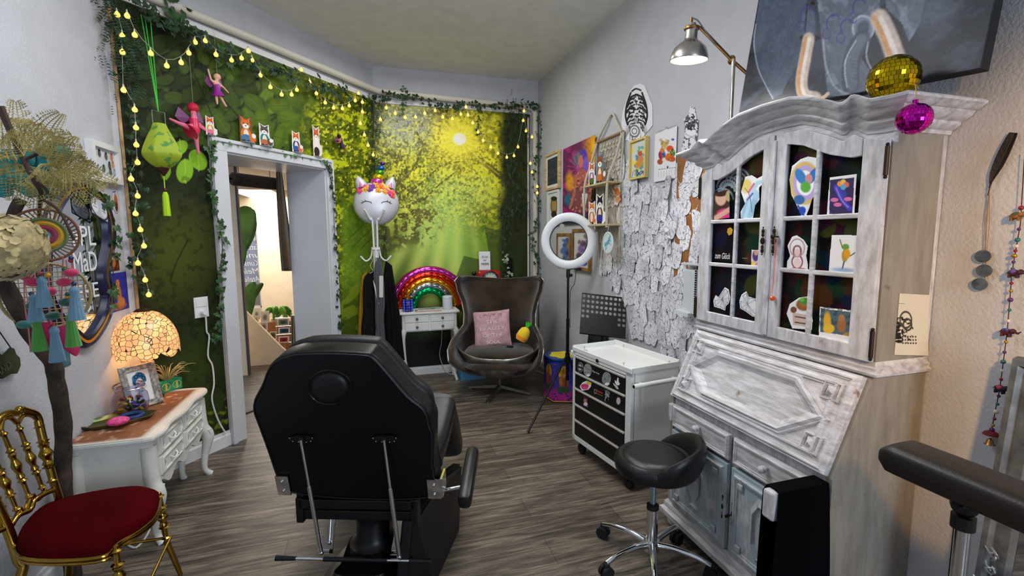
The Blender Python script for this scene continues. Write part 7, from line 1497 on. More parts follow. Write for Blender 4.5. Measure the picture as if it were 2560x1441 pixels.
for q in ([(60,400),(95,385)],[(50,370),(36,350),(38,362)],[(85,450),(112,470),(120,485)],[(70,420),(55,395),(56,382)],[(108,500),(150,530),(185,600)],[(40,350),(15,300)]):
 b.tube(smooth_path([tp_(x,y,-.08)for x,y in q],4),.005,6)
b.build('twig',bark,tk,True)
b=MB();b.tube(smooth_path([tp_(25,560),tp_(40,520),tp_(52,500)],4),.018,8);b.build('stub',bark,tk,True)
def leafmesh(b,p,d_,w_,nrm,pts=5):
 d_=Vector(d_);s=d_.cross(nrm).normalized()*w_;b.quad(p,p+d_*.45+s,p+d_,p+d_*.45-s)
fernm=mat('dried golden fern',(172,156,88),.8,col2=(122,112,56),vscale=20);rl5=random.Random(12)
fe=thing('dried_fern','bunch of dried golden fern fronds spreading over the branch tree','dried flowers',tp_(110,420))
fr_px=[((60,400),(40,255)),((80,380),(150,285)),((100,390),(140,340)),((110,400),(205,375)),((120,420),(250,430)),((130,430),(290,455)),((110,430),(210,510)),((90,430),(130,520)),((60,420),(30,500)),((60,390),(5,350)),((120,400),(180,340)),((100,410),(160,470)),((140,440),(240,500)),((40,400),(-10,430)),((70,380),(90,310)),((80,420),(60,510)),((150,430),(260,470)),((120,450),(100,560)),((50,370),(20,300)),((170,450),(215,400))]
for (x0,y0),(x1,y1)in fr_px:
 b=MB();d0=rl5.uniform(-.16,.02);P0,P1=tp_(x0,y0,d0),tp_(x1,y1,d0);mid=P0.lerp(P1,.5)+Vector((0,0,.02));sp_=smooth_path([P0,mid,P1],9);b.tube(sp_,.0014,4);nf=(P1-P0).cross(CAM-P0).normalized()
 for i,p in enumerate(sp_):
  t=i/len(sp_);L_=.062*(1-t)**.7+.008
  for s in (-1,1):
   dd=((P1-P0).normalized()*.55+nf*s+Vector((0,rl5.uniform(-.4,.4),0))).normalized();b.tube([p,p+dd*L_],.0009,3)
   for k in (.3,.55,.8):
    for s2 in (-1,1):q=p+dd*L_*k;leafmesh(b,q,(dd*.5+(P1-P0).normalized()*s2).normalized()*L_*.30*(1.1-k),.0016,(CAM-p).normalized())
 b.build('frond',fernm,fe)
tm=mat('teal silk petals',(10,120,124),.7,var=.3,vscale=12);tf_=thing('teal_flowers','dark teal silk petals behind the dried fern','artificial flowers',tp_(60,440))
for k in range(46):
 x,y=rl5.uniform(-5,130),rl5.uniform(380,480)
 if k>36:x,y=rl5.uniform(110,160),rl5.uniform(365,400)
 c=tp_(x,y,rl5.uniform(.0,.08));a=rl5.uniform(0,6);u_=Vector((math.cos(a),rl5.uniform(-.4,.4),math.sin(a)));v_=u_.cross(Vector((.1,-1,.1)));r=.035;b=MB();b.grid(lambda s,t:c+u_*((s-.5)*2*r)+v_*((t-.5)*1.5*r*math.sin(PI*min(1,.15+s*.8)))+Vector((0,-.014*math.cos((s-.5)*3)*math.cos((t-.5)*3),0)),6,6);b.build('petal',tm,tf_,True)
hg=mat('gold beige hydrangea',(176,160,112),.6,var=.15,vscale=30,sheen=.2);hc2=tp_(12,620,-.14);hy=thing('hydrangea','gold beige paper hydrangea head at the left edge','artificial flower',hc2);b=MB()
for k in range(330):
 z_=1-2*(k+.5)/330;a=k*2.399;r=math.sqrt(1-z_*z_);n_=Vector((r*math.cos(a),r*math.sin(a),z_));c=hc2+n_*(.098+.012*rl5.random());u_=n_.orthogonal().normalized();u_=(u_+Vector((rl5.uniform(-1,1),)*3)*.4).normalized();v_=n_.cross(u_).normalized();u_=(u_+n_*.35).normalized();s_=.018;b.prism([c+u_*s_*math.cos(t)+v_*s_*.8*math.sin(t)for t in (0,1,2.1,3.1,4.2,5.3)],n_*.0012)
b.build('petals',hg,hy);b=MB();b.ball(hc2,.096,14);b.build('heart',mat('olive brown heart',(90,78,40),.9),hy,True)
wool=lambda nm,c_:mat(nm,c_,.95,sheen=.4,bump=.5,bscale=300)
dc=thing('dreamcatcher','round multicoloured crocheted dreamcatcher hanging in the branch','dreamcatcher',tp_(112,590,-.02));c=tp_(112,588,-.04);wn=(CAM-c).normalized();ux=Vector((0,0,1)).cross(wn).normalized();uz=wn.cross(ux)
def ringy(b,c,r0,r1,th,off=0):b.grid(lambda u,v:c+ux*((r0+(r1-r0)*v)*math.cos(2*PI*u))+uz*((r0+(r1-r0)*v)*math.sin(2*PI*u))+wn*(th*math.sin(PI*v)+off),48,5,wu=True)
for r0,r1,nm,c_ in ((0,.016,'blue',(70,130,150)),(.016,.034,'maroon',(136,44,70)),(.034,.05,'mustard',(176,150,50)),(.050,.062,'green',(90,110,60))):b=MB();ringy(b,c,r0,r1,.005);b.build('crochet_ring',wool('%s wool'%nm,c_),dc,True)
b=MB()
for k in range(40):a=k*PI/20;b.tube([c+ux*.062*math.cos(a)+uz*.062*math.sin(a),c+ux*.09*math.cos(a+.1)+uz*.09*math.sin(a+.1)],.0022,4)
b.tube([c+ux*.09*math.cos(a)+uz*.09*math.sin(a)for a in np.linspace(0,2*PI,40,endpoint=False)],.005,6,closed=True);b.build('hoop',mat('rust twig',(110,74,52),.8),dc,True)
c3=tp_(118,740,.06);bd2=thing('bamboo_disc','pale bamboo lattice disc hanging behind the pompoms','ornament',c3);b=MB();R5=.125;b.tube([c3+ux*R5*math.cos(a)+uz*R5*math.sin(a)for a in np.linspace(0,2*PI,40,endpoint=False)],.006,6,closed=True)
for k in range(-6,7):h=.018*k;w_=math.sqrt(max(0,R5*R5-h*h));b.tube([c3+ux*-w_+uz*h,c3+ux*w_+uz*h],.002,4);b.tube([c3+ux*h+uz*-w_,c3+ux*h+uz*w_],.002,4)
b.build('lattice',mat('pale bamboo',(150,132,92),.7),bd2)
pg=thing('pompom_garland','hanging mobile of pink and green pompoms, beads, tassels and pink feathers','mobile',tp_(115,760,-.05));g5=-.07
b=MB()
for pts in ([(60,665),(62,760),(72,830),(76,880)],[(100,668),(98,760)],[(120,660),(122,720),(130,830),(135,850)],[(158,640),(154,760),(160,830)],[(178,640),(184,720)],[(165,650),(172,700)]):b.tube(smooth_path([tp_(x,y,g5)for x,y in pts],4),.0022,5)
b.build('cords',wool('pink cord wool',(206,110,120)),pg)
for x,y,nm,c_ in ((66,690,'pink',(196,40,86)),(81,706,'pink',0),(122,729,'pink',0),(160,706,'pink',0),(177,682,'pink',0),(83,765,'dkgreen',(30,84,66)),(133,790,'dkgreen',0),(166,756,'dkgreen',0),(60,812,'teal',(40,110,100))):
 if c_:wool(nm+' pompom wool',c_)
 b=MB();b.ball(tp_(x,y,g5-.01),.0185,14,(1.25,1,.85));b.build('pompom',MATS[nm+' pompom wool'],pg,True)
for k,(x,y)in enumerate(((70,676),(72,683),(100,685),(100,692),(120,688),(178,645),(177,652),(161,674),(160,681),(185,709),(185,717),(169,736),(169,742),(78,735),(133,815))):b=MB();b.ball(tp_(x,y,g5-.01),.008,8);b.build('bead',mat(('mustard','navy','red','forest')[k%4]+' wooden bead',((196,150,40),(40,60,90),(150,40,50),(40,90,60))[k%4],.4),pg,True)
for x,y,L_,nm,c_ in ((185,722,.115,'sky',(96,136,160)),(104,698,.10,'sky',0),(84,742,.09,'sky',0),(91,800,.115,'leafgreen',(66,140,50)),(176,790,.115,'leafgreen',0),(135,822,.125,'sky',0)):
 if c_:wool(nm+' tassel wool',c_)
 p=tp_(x,y,g5-.02);b=MB();b.lathe([(.003,.01),(.012,.0),(.014,-.01),(.011,-.018),(.016,-L_*.5),(.023,-L_),(0,-L_)],24,Matrix.Translation(p),wave=lambda j,n,r,z:1+.12*(j%2));b.build('tassel',MATS[nm+' tassel wool'],pg,True)
for pts in ([(118,805),(112,840),(104,880)],[(160,815),(170,850),(190,890)]):
 P=[tp_(x,y,g5)for x,y in pts];b=MB();b.grid(lambda u,v:(P[0].lerp(P[1],u*2)if u<.5 else P[1].lerp(P[2],u*2-1))+ux*((v-.5)*.06*math.sin(PI*min(1,.1+u*.88))**.7)+wn*.01*math.sin(v*PI),12,6);b.build('feather',mat('raspberry feather',(200,50,96),.8),pg,True)
# left wall: mirror, pictures, sign
def wl(x,y,off=0):return onX(x,y,XL+off)
mi=thing('scalloped_mirror','wavy blue and gold framed mirror with white handwriting on the left wall','mirror',wl(180,700));MO=[(196,470),(238,492),(264,545),(268,610),(256,680),(262,720),(268,742),(258,790),(230,838),(206,856),(180,838),(140,800),(110,740),(104,660),(110,580),(135,510),(165,475)]
mo=smooth_path([wl(x,y,.006)for x,y in MO]+[wl(*MO[0],.006)],4)[:-1];nx_=Vector((1,0,0))
b=MB();mould(b,mo,nx_,.062,[(-.5,0),(-.5,.018),(-.35,.028),(-.15,.016),(.12,.016),(.3,.030),(.5,.016),(.5,0)]);b.build('frame',mat('midnight blue lacquer',(34,34,66),.3,var=.2),mi,True)
b=MB();mould(b,[p+nx_*.010 for p in mo],nx_,.018,[(-.5,0),(-.4,.014),(.4,.014),(.5,0)]);b.build('gold_band',mat('old gold leaf',(176,136,50),.3,.8),mi,True)
b=MB();b.prism(mo,nx_*.003);b.build('glass',mat('mirror glass',(225,228,232),.02,1),mi)
for s_,x,y,h_,w_ in (('aPL',210,590,.10,.20),('MaD',214,655,.10,.20),('i',216,700,.04,.02),('ERE',220,728,.075,.19)):text('lettering',s_,frame4(wl(x,y,.012),(0,1,0),(0,0,1)),h_,mat('white paint marker',(238,238,240),.6),mi,.001,w_)
for x,y in ((208,782),(220,770)):
 c=wl(x,y,.012);b=MB();b.tube([c+Vector((0,.0016*16*math.sin(t)**3*.9,.0014*(13*math.cos(t)-5*math.cos(2*t)-2*math.cos(3*t)-math.cos(4*t))*.9))for t in np.linspace(0,2*PI,24,endpoint=False)],.002,5,closed=True);b.build('heart_drawing',MATS['white paint marker'],mi)
def leftpic(name,label,px,paint,bg,frame=None,fw=.02,cat='picture'):
 a,c=wl(px[0],px[1]),wl(px[2],px[3]);y0,y1=min(a.y,c.y),min(LM.y-.012,max(a.y,c.y));z0,z1=min(a.z,c.z),max(a.z,c.z);t_=thing(name,label,cat,(XL+.002,(y0+y1)/2,z0))
 if frame:
  b=MB()
  for q in (((XL+.001,y0,z0),(XL+.035,y0+fw,z1)),((XL+.001,y1-fw,z0),(XL+.035,y1,z1)),((XL+.001,y0+fw,z0),(XL+.035,y1-fw,z0+fw)),((XL+.001,y0+fw,z1-fw),(XL+.035,y1-fw,z1))):b.box(*q)
  b.build('frame',frame,t_)
 f_=fw if frame else 0;A=Art((XL+.003+(.012 if frame else 0),y0+f_,z0+f_),(0,y1-y0-2*f_,0),(0,0,z1-z0-2*f_),.0025,bg,uv=True);paint(A);A.build('picture',t_,.001);return t_
def q1(A):
 for x,y,c_ in ((.15,.78,(190,140,90)),(.32,.80,(30,30,34)),(.60,.76,(60,56,54)),(.85,.78,(200,120,50)),(.14,.25,(50,56,40)),(.45,.28,(60,80,50)),(.72,.45,(40,40,40)),(.88,.5,(210,140,60)),(.74,.22,(70,60,50)),(.92,.22,(150,180,200))):A.ell(x,y,.07,.14,c_,0,.3,.9);A.ell(x+.01,y+.12,.04,.05,tuple(int(v*.8)for v in c_))
leftpic('framed_print','white deep frame with several small animal figures on the left wall',(208,345,300,465),q1,(214,216,222),whitefr,.03)
def q2(A):A.mix(sstep(.4,.7,fbm(A.X*6,A.Y*6,1,3,2))*.6,(60,60,190));A.ell(.45,.12,.40,.10,(170,100,50),0,.2);A.ell(.52,.45,.13,.22,(190,110,60),0,.1);A.ell(.50,.72,.10,.10,(206,120,60),0,.1);A.ell(.60,.22,.20,.12,(200,126,70),0,.2);A.ell(.46,.5,.07,.1,(236,220,200),0,.2)
leftpic('fox_poster','blue poster of a seated brown fox on the left wall above the lamp',(265,686,328,768),q2,(52,50,150),cat='poster')
def q3(A):A.mix(sstep(.4,.7,fbm(A.X*8,A.Y*8,1,3,7)),(120,60,20));A.ell(.5,.5,.2,.3,(190,120,60),0,.3)
leftpic('amber_photo','small dark amber photograph above the blue fox poster',(264,634,298,676),q3,(70,34,14),cat='photo')
def q4(A):A.ell(.5,.45,.3,.4,(180,100,50),0,.3);A.ell(.5,.3,.2,.2,(60,40,40),0,.3);A.line([(.2,.9),(.6,.95)],.06,(60,70,160));A.cut(np.hypot((A.X-.5)/.5,(A.Y-.5)/.5)<1)
leftpic('oval_card','slim curled oval card with brown figure below the white frame',(277,474,305,536),q4,(214,214,220),cat='card')
def q5(A):
 A.ring(.5,.5,.5,.5,.04,(60,60,70));
 for x in (.25,.75):A.ell(x,.5,.18,.3,(226,226,232),0,.1);A.line([(x-.1,.6),(x+.1,.6)],.04,(120,120,130));A.line([(x-.1,.45),(x+.1,.45)],.04,(120,120,130))
c=[wl(x,y,.05)for x,y in ((229,533),(272,560),(271,510))];A=Art(c[0],c[1]-c[0],Vector((0,0,c[2].z-c[1].z)),.002,(190,192,204),uv=True);q5(A);A.mix(((A.X<.04)|(A.X>.96)|(A.Y<.07)|(A.Y>.93))*1.,(50,50,60));o=A.build('voucher_card',None,.001);tag(o,'pale voucher card with dark ornament border clipped to the mirror frame','card')
def q6(A):A.mix(sstep(.4,.6,fbm(A.X*4,A.Y*4,1,3,7))*.5,(90,130,140))
leftpic('teal_leaflet','teal leaflet stuck on the left wall behind the trunk',(150,862,176,912),q6,(50,100,116),cat='leaflet')
sg=thing('green_sign','dark green curved wooden sign hanging at the left edge','sign',wl(20,900,.02));SP=[(-30,870),(0,890),(20,870),(28,872),(32,885),(42,895),(44,915),(36,935),(20,936),(0,948),(-30,940)];b=MB();b.prism([wl(x,y,.012)for x,y in SP],(.012,0,0),.003);b.build('panel',mat('dark green paint',(44,54,30),.6,var=.2),sg)
b=MB();b.tube([wl(-8,820,.02),wl(28,872,.02)],.002,5);b.build('string',blackp,sg);text('lettering','LAND',frame4(wl(6,925,.026),(0,1,.25),(0,-.25,1)),.03,mat('faded lettering',(90,96,70),.7),sg,.001,.09)
b=MB();b.tube(smooth_path([onZ(330,1340,.006),onZ(350,1300,.006),onZ(375,1320,.006),onZ(340,1370,.006),onZ(300,1345,.006)],6),.005,6);o=b.build('white_cable',MATS['white cable']);tag(o,'loop of white cable on the floor beneath the gilt chair','cable')
pl_=mat('glossy white plastic',(230,230,232),.25);sk2=thing('wall_socket','white double switch and socket plate with plug on the leafy mural','socket',onM(502,770));c0,c1=onM(487,797,.006),onM(518,741,.006);U_=(c1-c0).dot(D);b=MB();zA,zB=c0.z,c1.z;u_=(Vector((c0.x,c0.y,0))-MC).dot(D)
b.prism([mp(u_,zA,.004),mp(u_+U_,zA,.004),mp(u_+U_,zB,.004),mp(u_,zB,.004)],N*.008,.002);b.build('plate',pl_,sk2)
b=MB();zm=(zA+zB)/2;b.prism([mp(u_+.012,zm+.006,.012),mp(u_+U_-.012,zm+.006,.012),mp(u_+U_-.012,zB-.012,.012),mp(u_+.012,zB-.012,.012)],N*.004,.001);b.build('rocker',pl_,sk2)
pcx=mp(u_+U_/2,zA+(zm-zA)*.5,.012);b=MB();b.cyl(pcx,pcx+N*.035,.019,18,.016);b.build('plug',pl_,sk2,True)
b=MB();b.tube(smooth_path([pcx+N*.03,onM(515,800,.03),onM(517,830,.02),onM(523,842,.02),onM(520,890,.02),onM(531,915,.02),onM(535,960,.02),onM(530,1000,.02),onM(545,1050,.02),onM(565,1085,.03)],6),.0055,8);o=b.build('socket_cable',pl_,sk2,True)
# ivy, hanging greens and fairy lights
ivm=[mat('deep ivy green',(30,62,28),.5,col2=(56,98,42),vscale=14),mat('dark ivy green',(18,40,22),.55,col2=(38,70,34),vscale=14),mat('mid ivy green',(44,92,36),.5,col2=(80,130,56),vscale=14)]
IV=[(0,-.1),(.32,-.28),(.50,-.02),(.36,.16),(.42,.42),(.16,.40),(0,.85),(-.16,.40),(-.42,.42),(-.36,.16),(-.50,-.02),(-.32,-.28)]
rg6=random.Random(21)
def green(name,label,path,n,size,spread,mt,toroom,kind='ivy',droop=1,grp=None):
 P=smooth_path(path,8);t_=thing(name,label,'ivy garland' if kind=='ivy' else 'artificial greenery',P[0],grp);b=MB();b.tube(P,.0022,4);b.build('stem',mat('vine stem',(52,50,30),.8),t_);b=MB();tr_=Vector(toroom).normalized()
 for i in range(n):
  k=rg6.random()*(len(P)-1);j=int(k);c=P[j].lerp(P[min(j+1,len(P)-1)],k-j);sd=tr_.cross(Vector((0,0,1)))
  c=c+sd*rg6.gauss(0,spread)+Vector((0,0,rg6.gauss(0,spread*.8)))+tr_*abs(rg6.gauss(0,.012));nv=(tr_+Vector((rg6.uniform(-.7,.7),rg6.uniform(-.7,.7),rg6.uniform(-.3,.7)))).normalized()
  dn=Vector((rg6.uniform(-.9,.9),rg6.uniform(-.5,.5),-1 if droop else rg6.uniform(-1,1)));dn=(dn-nv*dn.dot(nv)).normalized();sx=nv.cross(dn);s=size*rg6.uniform(.6,1.25)
  if kind=='ivy':
   cv=b.bm.verts.new(c+dn*s*.2+nv*s*.06);vs=[b.bm.verts.new(c+sx*x*s+dn*(y+.1)*s-nv*abs(x)*s*.25)for x,y in IV]
   for q in range(12):b.bm.faces.new((cv,vs[q],vs[(q+1)%12]))
  else :
   L_=s*2.6;q=c
   for m in range(4):
    q2=q+dn*L_*.22+Vector((0,0,-.004));
    for sg_ in (-1,1):e=q2+sx*sg_*s*.5+dn*s*.35;b.quad(q2,q2+sx*sg_*s*.22+dn*s*.02,e,q2+dn*s*.25)
    q=q2
 b.build('leaves',mt,t_);return t_
pm=lambda L_,o=.055:[onM(x,y,o)for x,y in L_]
pf_=lambda L_,o=.08:[onY(x,y,YF-o)for x,y in L_]
Nf=(0,-1,0)
green('ivy_garland','ivy garland winding along the pipe above the doorway wall',pm([(330,5),(400,40),(460,75),(520,120),(600,150),(660,165),(730,190),(800,212),(860,228),(920,250)],.09),150,.050,.035,ivm[1],N)
green('ivy_garland','ivy vine curling over the white strip at the top left',pm([(400,0),(450,20),(480,70),(540,100),(590,140),(640,160)],.07),40,.055,.04,ivm[0],N)
green('hanging_greenery','dense fine leafed greenery filling the top left corner of the mural',pm([(275,-20),(290,40),(305,90),(318,150),(325,220)],.06),300,.022,.055,ivm[1],N,'fine')
green('ivy_garland','ivy vine hanging down the left edge of the mural beside the bulbs',pm([(300,60),(320,200),(335,330),(340,430),(338,500),(345,560),(352,650),(358,740)],.05),110,.040,.028,ivm[1],N)
green('ivy_garland','ivy vine climbing the left side of the door casing',pm([(530,350),(528,420),(532,500),(548,560),(556,620),(548,700),(548,760),(540,830),(545,880)],.05),85,.042,.016,ivm[0],N)
green('ivy_garland','sparse ivy lying on top of the door casing behind the fox figures',pm([(525,350),(600,362),(680,378),(760,392),(815,402)],.02),45,.036,.016,ivm[2],N)
green('ivy_garland','ivy vine hanging along the right side of the door casing',pm([(818,405),(832,480),(836,560),(842,660),(846,760),(850,820)],.04),90,.034,.012,ivm[1],N)
green('hanging_greenery','dense dark hanging greenery strip in the corner between both murals',pf_([(936,245),(934,300),(930,370),(936,430),(940,490)],.09),420,.020,.050,ivm[1],Nf,'fine')
green('hanging_greenery','thin lower end of the greenery strip beside the unicorn balloon',pf_([(950,470),(954,530),(960,600),(958,640)],.07),90,.020,.022,ivm[1],Nf,'fine')
green('ivy_garland','ivy garland along the pipe above the sunny mural',pf_([(930,245),(1000,240),(1060,250),(1110,262),(1160,262),(1220,262),(1280,262),(1340,262)],.10),150,.040,.030,ivm[1],Nf)
green('hanging_greenery','wide dense curtain of dark greenery at the right of the sunny mural',pf_([(1285,265),(1285,330),(1280,400),(1285,470),(1292,520)],.10),560,.022,.085,ivm[1],Nf,'fine')
green('hanging_greenery','narrow trailing greenery below the dense curtain at the right',pf_([(1262,520),(1262,580),(1258,640),(1262,700)],.06),110,.020,.022,ivm[1],Nf,'fine')
green('ivy_garland','ivy vine wound around the upright pipe in the right corner',pf_([(1345,265),(1352,330),(1340,400),(1334,470),(1348,520),(1330,600),(1345,660),(1338,720)],.10),120,.034,.020,ivm[0],Nf)
green('ivy_garland','short ivy spray dangling left of the dark greenery curtain',pf_([(1195,262),(1196,300),(1192,335)],.07),24,.03,.014,ivm[0],Nf)
green('ivy_garland','short ivy spray above the middle of the sunny mural',pf_([(1008,215),(1008,250),(1006,290)],.07),24,.03,.014,ivm[0],Nf)
green('ivy_garland','variegated ivy around the cast iron ornament behind the egg chair',pf_([(1262,640),(1270,680),(1285,720),(1288,745)],.06),30,.032,.02,mat('variegated ivy',(70,100,60),.5,col2=(190,200,170),vscale=10),Nf)
green('ivy_garland','small ivy tendril trailing along the mirror frame',[wl(x,y,.05)for x,y in ((235,470),(262,500),(285,560),(290,600),(278,640),(284,700),(270,760))],22,.05,.02,ivm[0],(1,0,0))
wire=mat('thin clear wire',(170,168,150),.4);blb=mat('warm frosted bulb',(255,214,120),.4,emit=(255,196,84),es=1.5);soc=mat('clear bulb socket',(206,200,180),.3)
def fairy(label,L_,f):
 P=[f(x,y)for x,y in L_];t_=thing('fairy_lights',label,'string lights',P[0]);w_=[]
 for i,p in enumerate(P):
  w_.append(p+Vector((0,0,.038)))
  if i<len(P)-1:q=P[i+1];w_.append(p.lerp(q,.5)+Vector((0,0,.038-.10*(q-p).length)))
 b=MB();b.tube(w_,.0016,5);b.build('wire',wire,t_)
 for p in P:
  b=MB();b.lathe([(0,-.014),(.010,-.011),(.0145,-.002),(.013,.007),(.006,.016),(.004,.020)],12,Matrix.Translation(p));bb=b.build('bulb',blb,t_,True)
  b=MB();b.lathe([(.0045,.018),(.0045,.032),(0,.038)],8,Matrix.Translation(p));b.build('socket',soc,bb,True)
fairy('string of warm round bulbs falling down the left edge of the mural',[(293,37),(306,91),(306,131),(309,226),(337,275),(340,320),(341,363),(344,407),(328,448),(344,491),(339,535),(351,575),(360,616),(345,659),(363,701),(372,738)],lambda x,y:onM(x,y,.075))
fairy('string of warm round bulbs looping across the wall above the doorway',[(318,40),(337,88),(377,134),(417,165),(453,157),(472,133),(488,106),(513,103),(540,137),(579,151),(604,146),(621,128),(630,151),(651,189),(676,218),(704,237),(729,237),(742,225),(753,175),(774,206),(791,234),(813,257),(834,270),(856,272),(873,265),(888,252),(896,234)],lambda x,y:onM(x,y,.10))
fairy('short string of warm bulbs dropping in the corner left of the sunny mural',[(906,256),(906,280),(901,309),(911,338),(920,364),(933,388)],lambda x,y:onM(x,y,.12))
fairy('string of warm round bulbs across and down the right of the sunny mural',[(951,299),(966,270),(988,284),(1013,294),(1039,293),(1062,284),(1088,277),(1107,293),(1131,297),(1152,286),(1165,268),(1170,288),(1182,308),(1195,331),(1208,352),(1227,368),(1245,384),(1267,394),(1285,390),(1295,368),(1308,302),(1310,278),(1315,328),(1330,343),(1326,409),(1330,431),(1343,467),(1343,483)],lambda x,y:onY(x,y,YF-.15))
b=MB();c=onP(389,892,lc+Vector((.1,0,0)),Vector((.4,-1,0)));b.ball(c,.013,10);o=b.build('lamp_pull',blb,tl,True)
ln=onM(403,365,.16);lt2=thing('silk_lantern','yellow green silk lantern with tassel hanging before the mural','lantern',ln);pxm=(onM(452,365,.16)-onM(354,365,.16)).length/2;zt4,zb4=onM(400,310,.16).z,onM(406,420,.16).z;Hh=zt4-zb4
grn=mat('yellow green silk',(150,170,40),.6,col2=(70,130,60),vscale=26,lo=.55,hi=.62,emit=(120,140,20),es=.12)
b=MB();pr7=[tuple(v)[:2]for v in smooth_path([Vector((r,z,0))for r,z in ((.30,0),(.62,.08),(.98,.26),(.98,.38),(.75,.62),(.46,.86),(.33,1.0))],4)]
b.grid(lambda u,v:ln+Vector((pxm*.92*pr7[int(round(v*(len(pr7)-1)))][0]*(1-.07*abs(math.sin(u*PI*8))**.8)*math.cos(2*PI*u),pxm*.92*pr7[int(round(v*(len(pr7)-1)))][0]*(1-.07*abs(math.sin(u*PI*8))**.8)*math.sin(2*PI*u),zb4-ln.z+pr7[int(round(v*(len(pr7)-1)))][1]*Hh)),64,len(pr7),wu=True);b.build('silk_body',grn,lt2,True)
zb_m=mat('dark red wood',(70,26,22),.4);b=MB();b.lathe([(pxm*.30,0),(pxm*.24,-.012),(.016,-.03),(.006,-.045),(0,-.05)],16,Matrix.Translation((ln.x,ln.y,zb4)));b.ball((ln.x,ln.y,zb4-.13),.013,10);b.build('turned_foot',zb_m,lt2,True)
lg=mat('lime green thread',(170,214,30),.7);zt6=onM(415,480,.16).z;b=MB();b.tube([(ln.x,ln.y,zb4-.04),(ln.x,ln.y,zb4-.14)],.003,6);b.lathe([(.008,0),(.014,-.02),(.017,-(zt6-onM(415,540,.16).z)),(0,-(zt6-onM(415,540,.16).z))],16,Matrix.Translation((ln.x,ln.y,zb4-.14)),wave=lambda j,n,r,z:1+.15*(j%2));b.build('tassel',lg,lt2,True)
b=MB();
for s in (-1,1):b.tube([Vector((ln.x,ln.y,zt4))+D*s*.035,Vector((ln.x,ln.y,zt4+.07))+D*s*.035],.002,6)
b.tube([Vector((ln.x,ln.y,zt4+.07))-D*.035,Vector((ln.x,ln.y,zt4+.07))+D*.035],.002,6);b.build('wire_bail',steel,lt2)
b=MB();tpn=onM(362,40,.05)
for s in (-.02,.0,.03):b.tube([Vector((ln.x,ln.y,zt4+.07)),tpn+D*s],.0025,5)
b.build('green_cord',mat('bright green cord',(60,190,60),.6),lt2)
for lb,x,y,w_,h_,pa_,bgc in (('orange fox with yellow shirt and pink cape at the left end of the door top',527,341,36,52,fox_uv((220,90,40),(206,170,60),False,(230,120,150)),(236,230,222)),('standing fox sailor with ship wheel and blue trousers on the door top',617,357,52,66,fox_uv((222,110,40),(226,120,40),True,(70,120,160)),(120,84,50)),('white bellied raccoon with teal bag and speech bubble on the door top',663,366,44,54,fox_uv((90,80,76),(40,130,116),True,(190,110,70)),(230,226,220)),('small fox in blue dungarees on the right half of the door top',742,387,34,48,fox_uv((222,110,40),(50,70,130),True,(50,90,170)),(236,230,222)),('tall slim fox and cow pattern figure near the right end of the door top',793,394,28,66,fox_uv((206,100,60),(236,226,216),False,(50,40,44)),(230,222,214))):
 c=onM(x,y,.03);sc_=(onM(x+10,y,.03)-onM(x-10,y,.03)).length/20;standee('fox_figure',lb,'figurine',(c.x,c.y,ZD+.087),w_*sc_,h_*sc_*.86,pa_,AM_:=math.atan2(D.y,D.x),bgc,True,None,poly=FOXP)
def figure(name,label,c,s,pose,skin,dress,hair,tilt=0):
 t_=thing(name,label,'figurine',c);me=bpy.data.meshes.new('body');V={k:Vector(c)+D*(v[0]*s)+Vector((0,0,v[1]*s))+N*(v[2]*s if len(v)>2 else 0)for k,v in pose.items()}
 ks=list(V);E=[('pelvis','chest'),('chest','neck'),('neck','head'),('chest','elbl'),('elbl','hndl'),('chest','elbr'),('elbr','hndr'),('pelvis','knl'),('knl','ftl'),('pelvis','knr'),('knr','ftr')]
 me.from_pydata([tuple(V[k])for k in ks],[(ks.index(a),ks.index(b_))for a,b_ in E],[]);o=bpy.data.objects.new('body',me);C.objects.link(o);sk_=o.modifiers.new('skin','SKIN');R8=dict(pelvis=.13,chest=.12,neck=.06,head=.15,elbl=.05,hndl=.035,elbr=.05,hndr=.035,knl=.07,ftl=.04,knr=.07,ftr=.04)
 for k,v in zip(ks,me.skin_vertices[0].data):v.radius=(R8[k]*s,R8[k]*s);v.use_root=k=='pelvis'
 subd(o,1);me.materials.append(skin);o.parent=t_;o.matrix_parent_inverse=pinv(t_)
 b=MB();b.tube([V['chest'],V['pelvis'],V['pelvis'].lerp((V['knl']+V['knr'])/2,.75)],[.135*s,.16*s,.30*s],14);b.build('dress',dress,t_,True)
 b=MB();b.ball(V['head']+(V['head']-V['neck']).normalized()*.05*s+N*-.03*s,.175*s,12);b.build('hair',hair,t_,True)
 b=MB()
 for q in (-1,1):b.quad(V['chest']-N*.1*s,V['chest']-N*.2*s+D*q*.35*s+Vector((0,0,.35*s)),V['chest']-N*.2*s+D*q*.5*s,V['chest']-N*.18*s+D*q*.25*s-Vector((0,0,.2*s)))
 o=b.build('wing',mat('tinted fairy wing',(120,60,110),.4),t_);solidify(o,.002)
 b=MB();b.tube([V['head'],V['head']+Vector((0,0,.35))],.0008,4);b.build('thread',wire,t_)
skn=mat('porcelain skin',(232,178,150),.5)
sc_=(onM(560,230,.08)-onM(540,230,.08)).length/20
figure('fairy_doll','hanging fairy doll in a purple dress with raised arm high on the mural',onM(543,222,.08),44*sc_,dict(pelvis=(0,-.1),chest=(0,.22),neck=(.0,.38),head=(.05,.55),elbl=(-.3,.35),hndl=(-.42,.85),elbr=(.3,.2),hndr=(.62,-.05),knl=(-.08,-.45),ftl=(-.05,-.8),knr=(.2,-.45),ftr=(.45,-.8)),skn,mat('purple satin',(150,40,150),.35),skn)
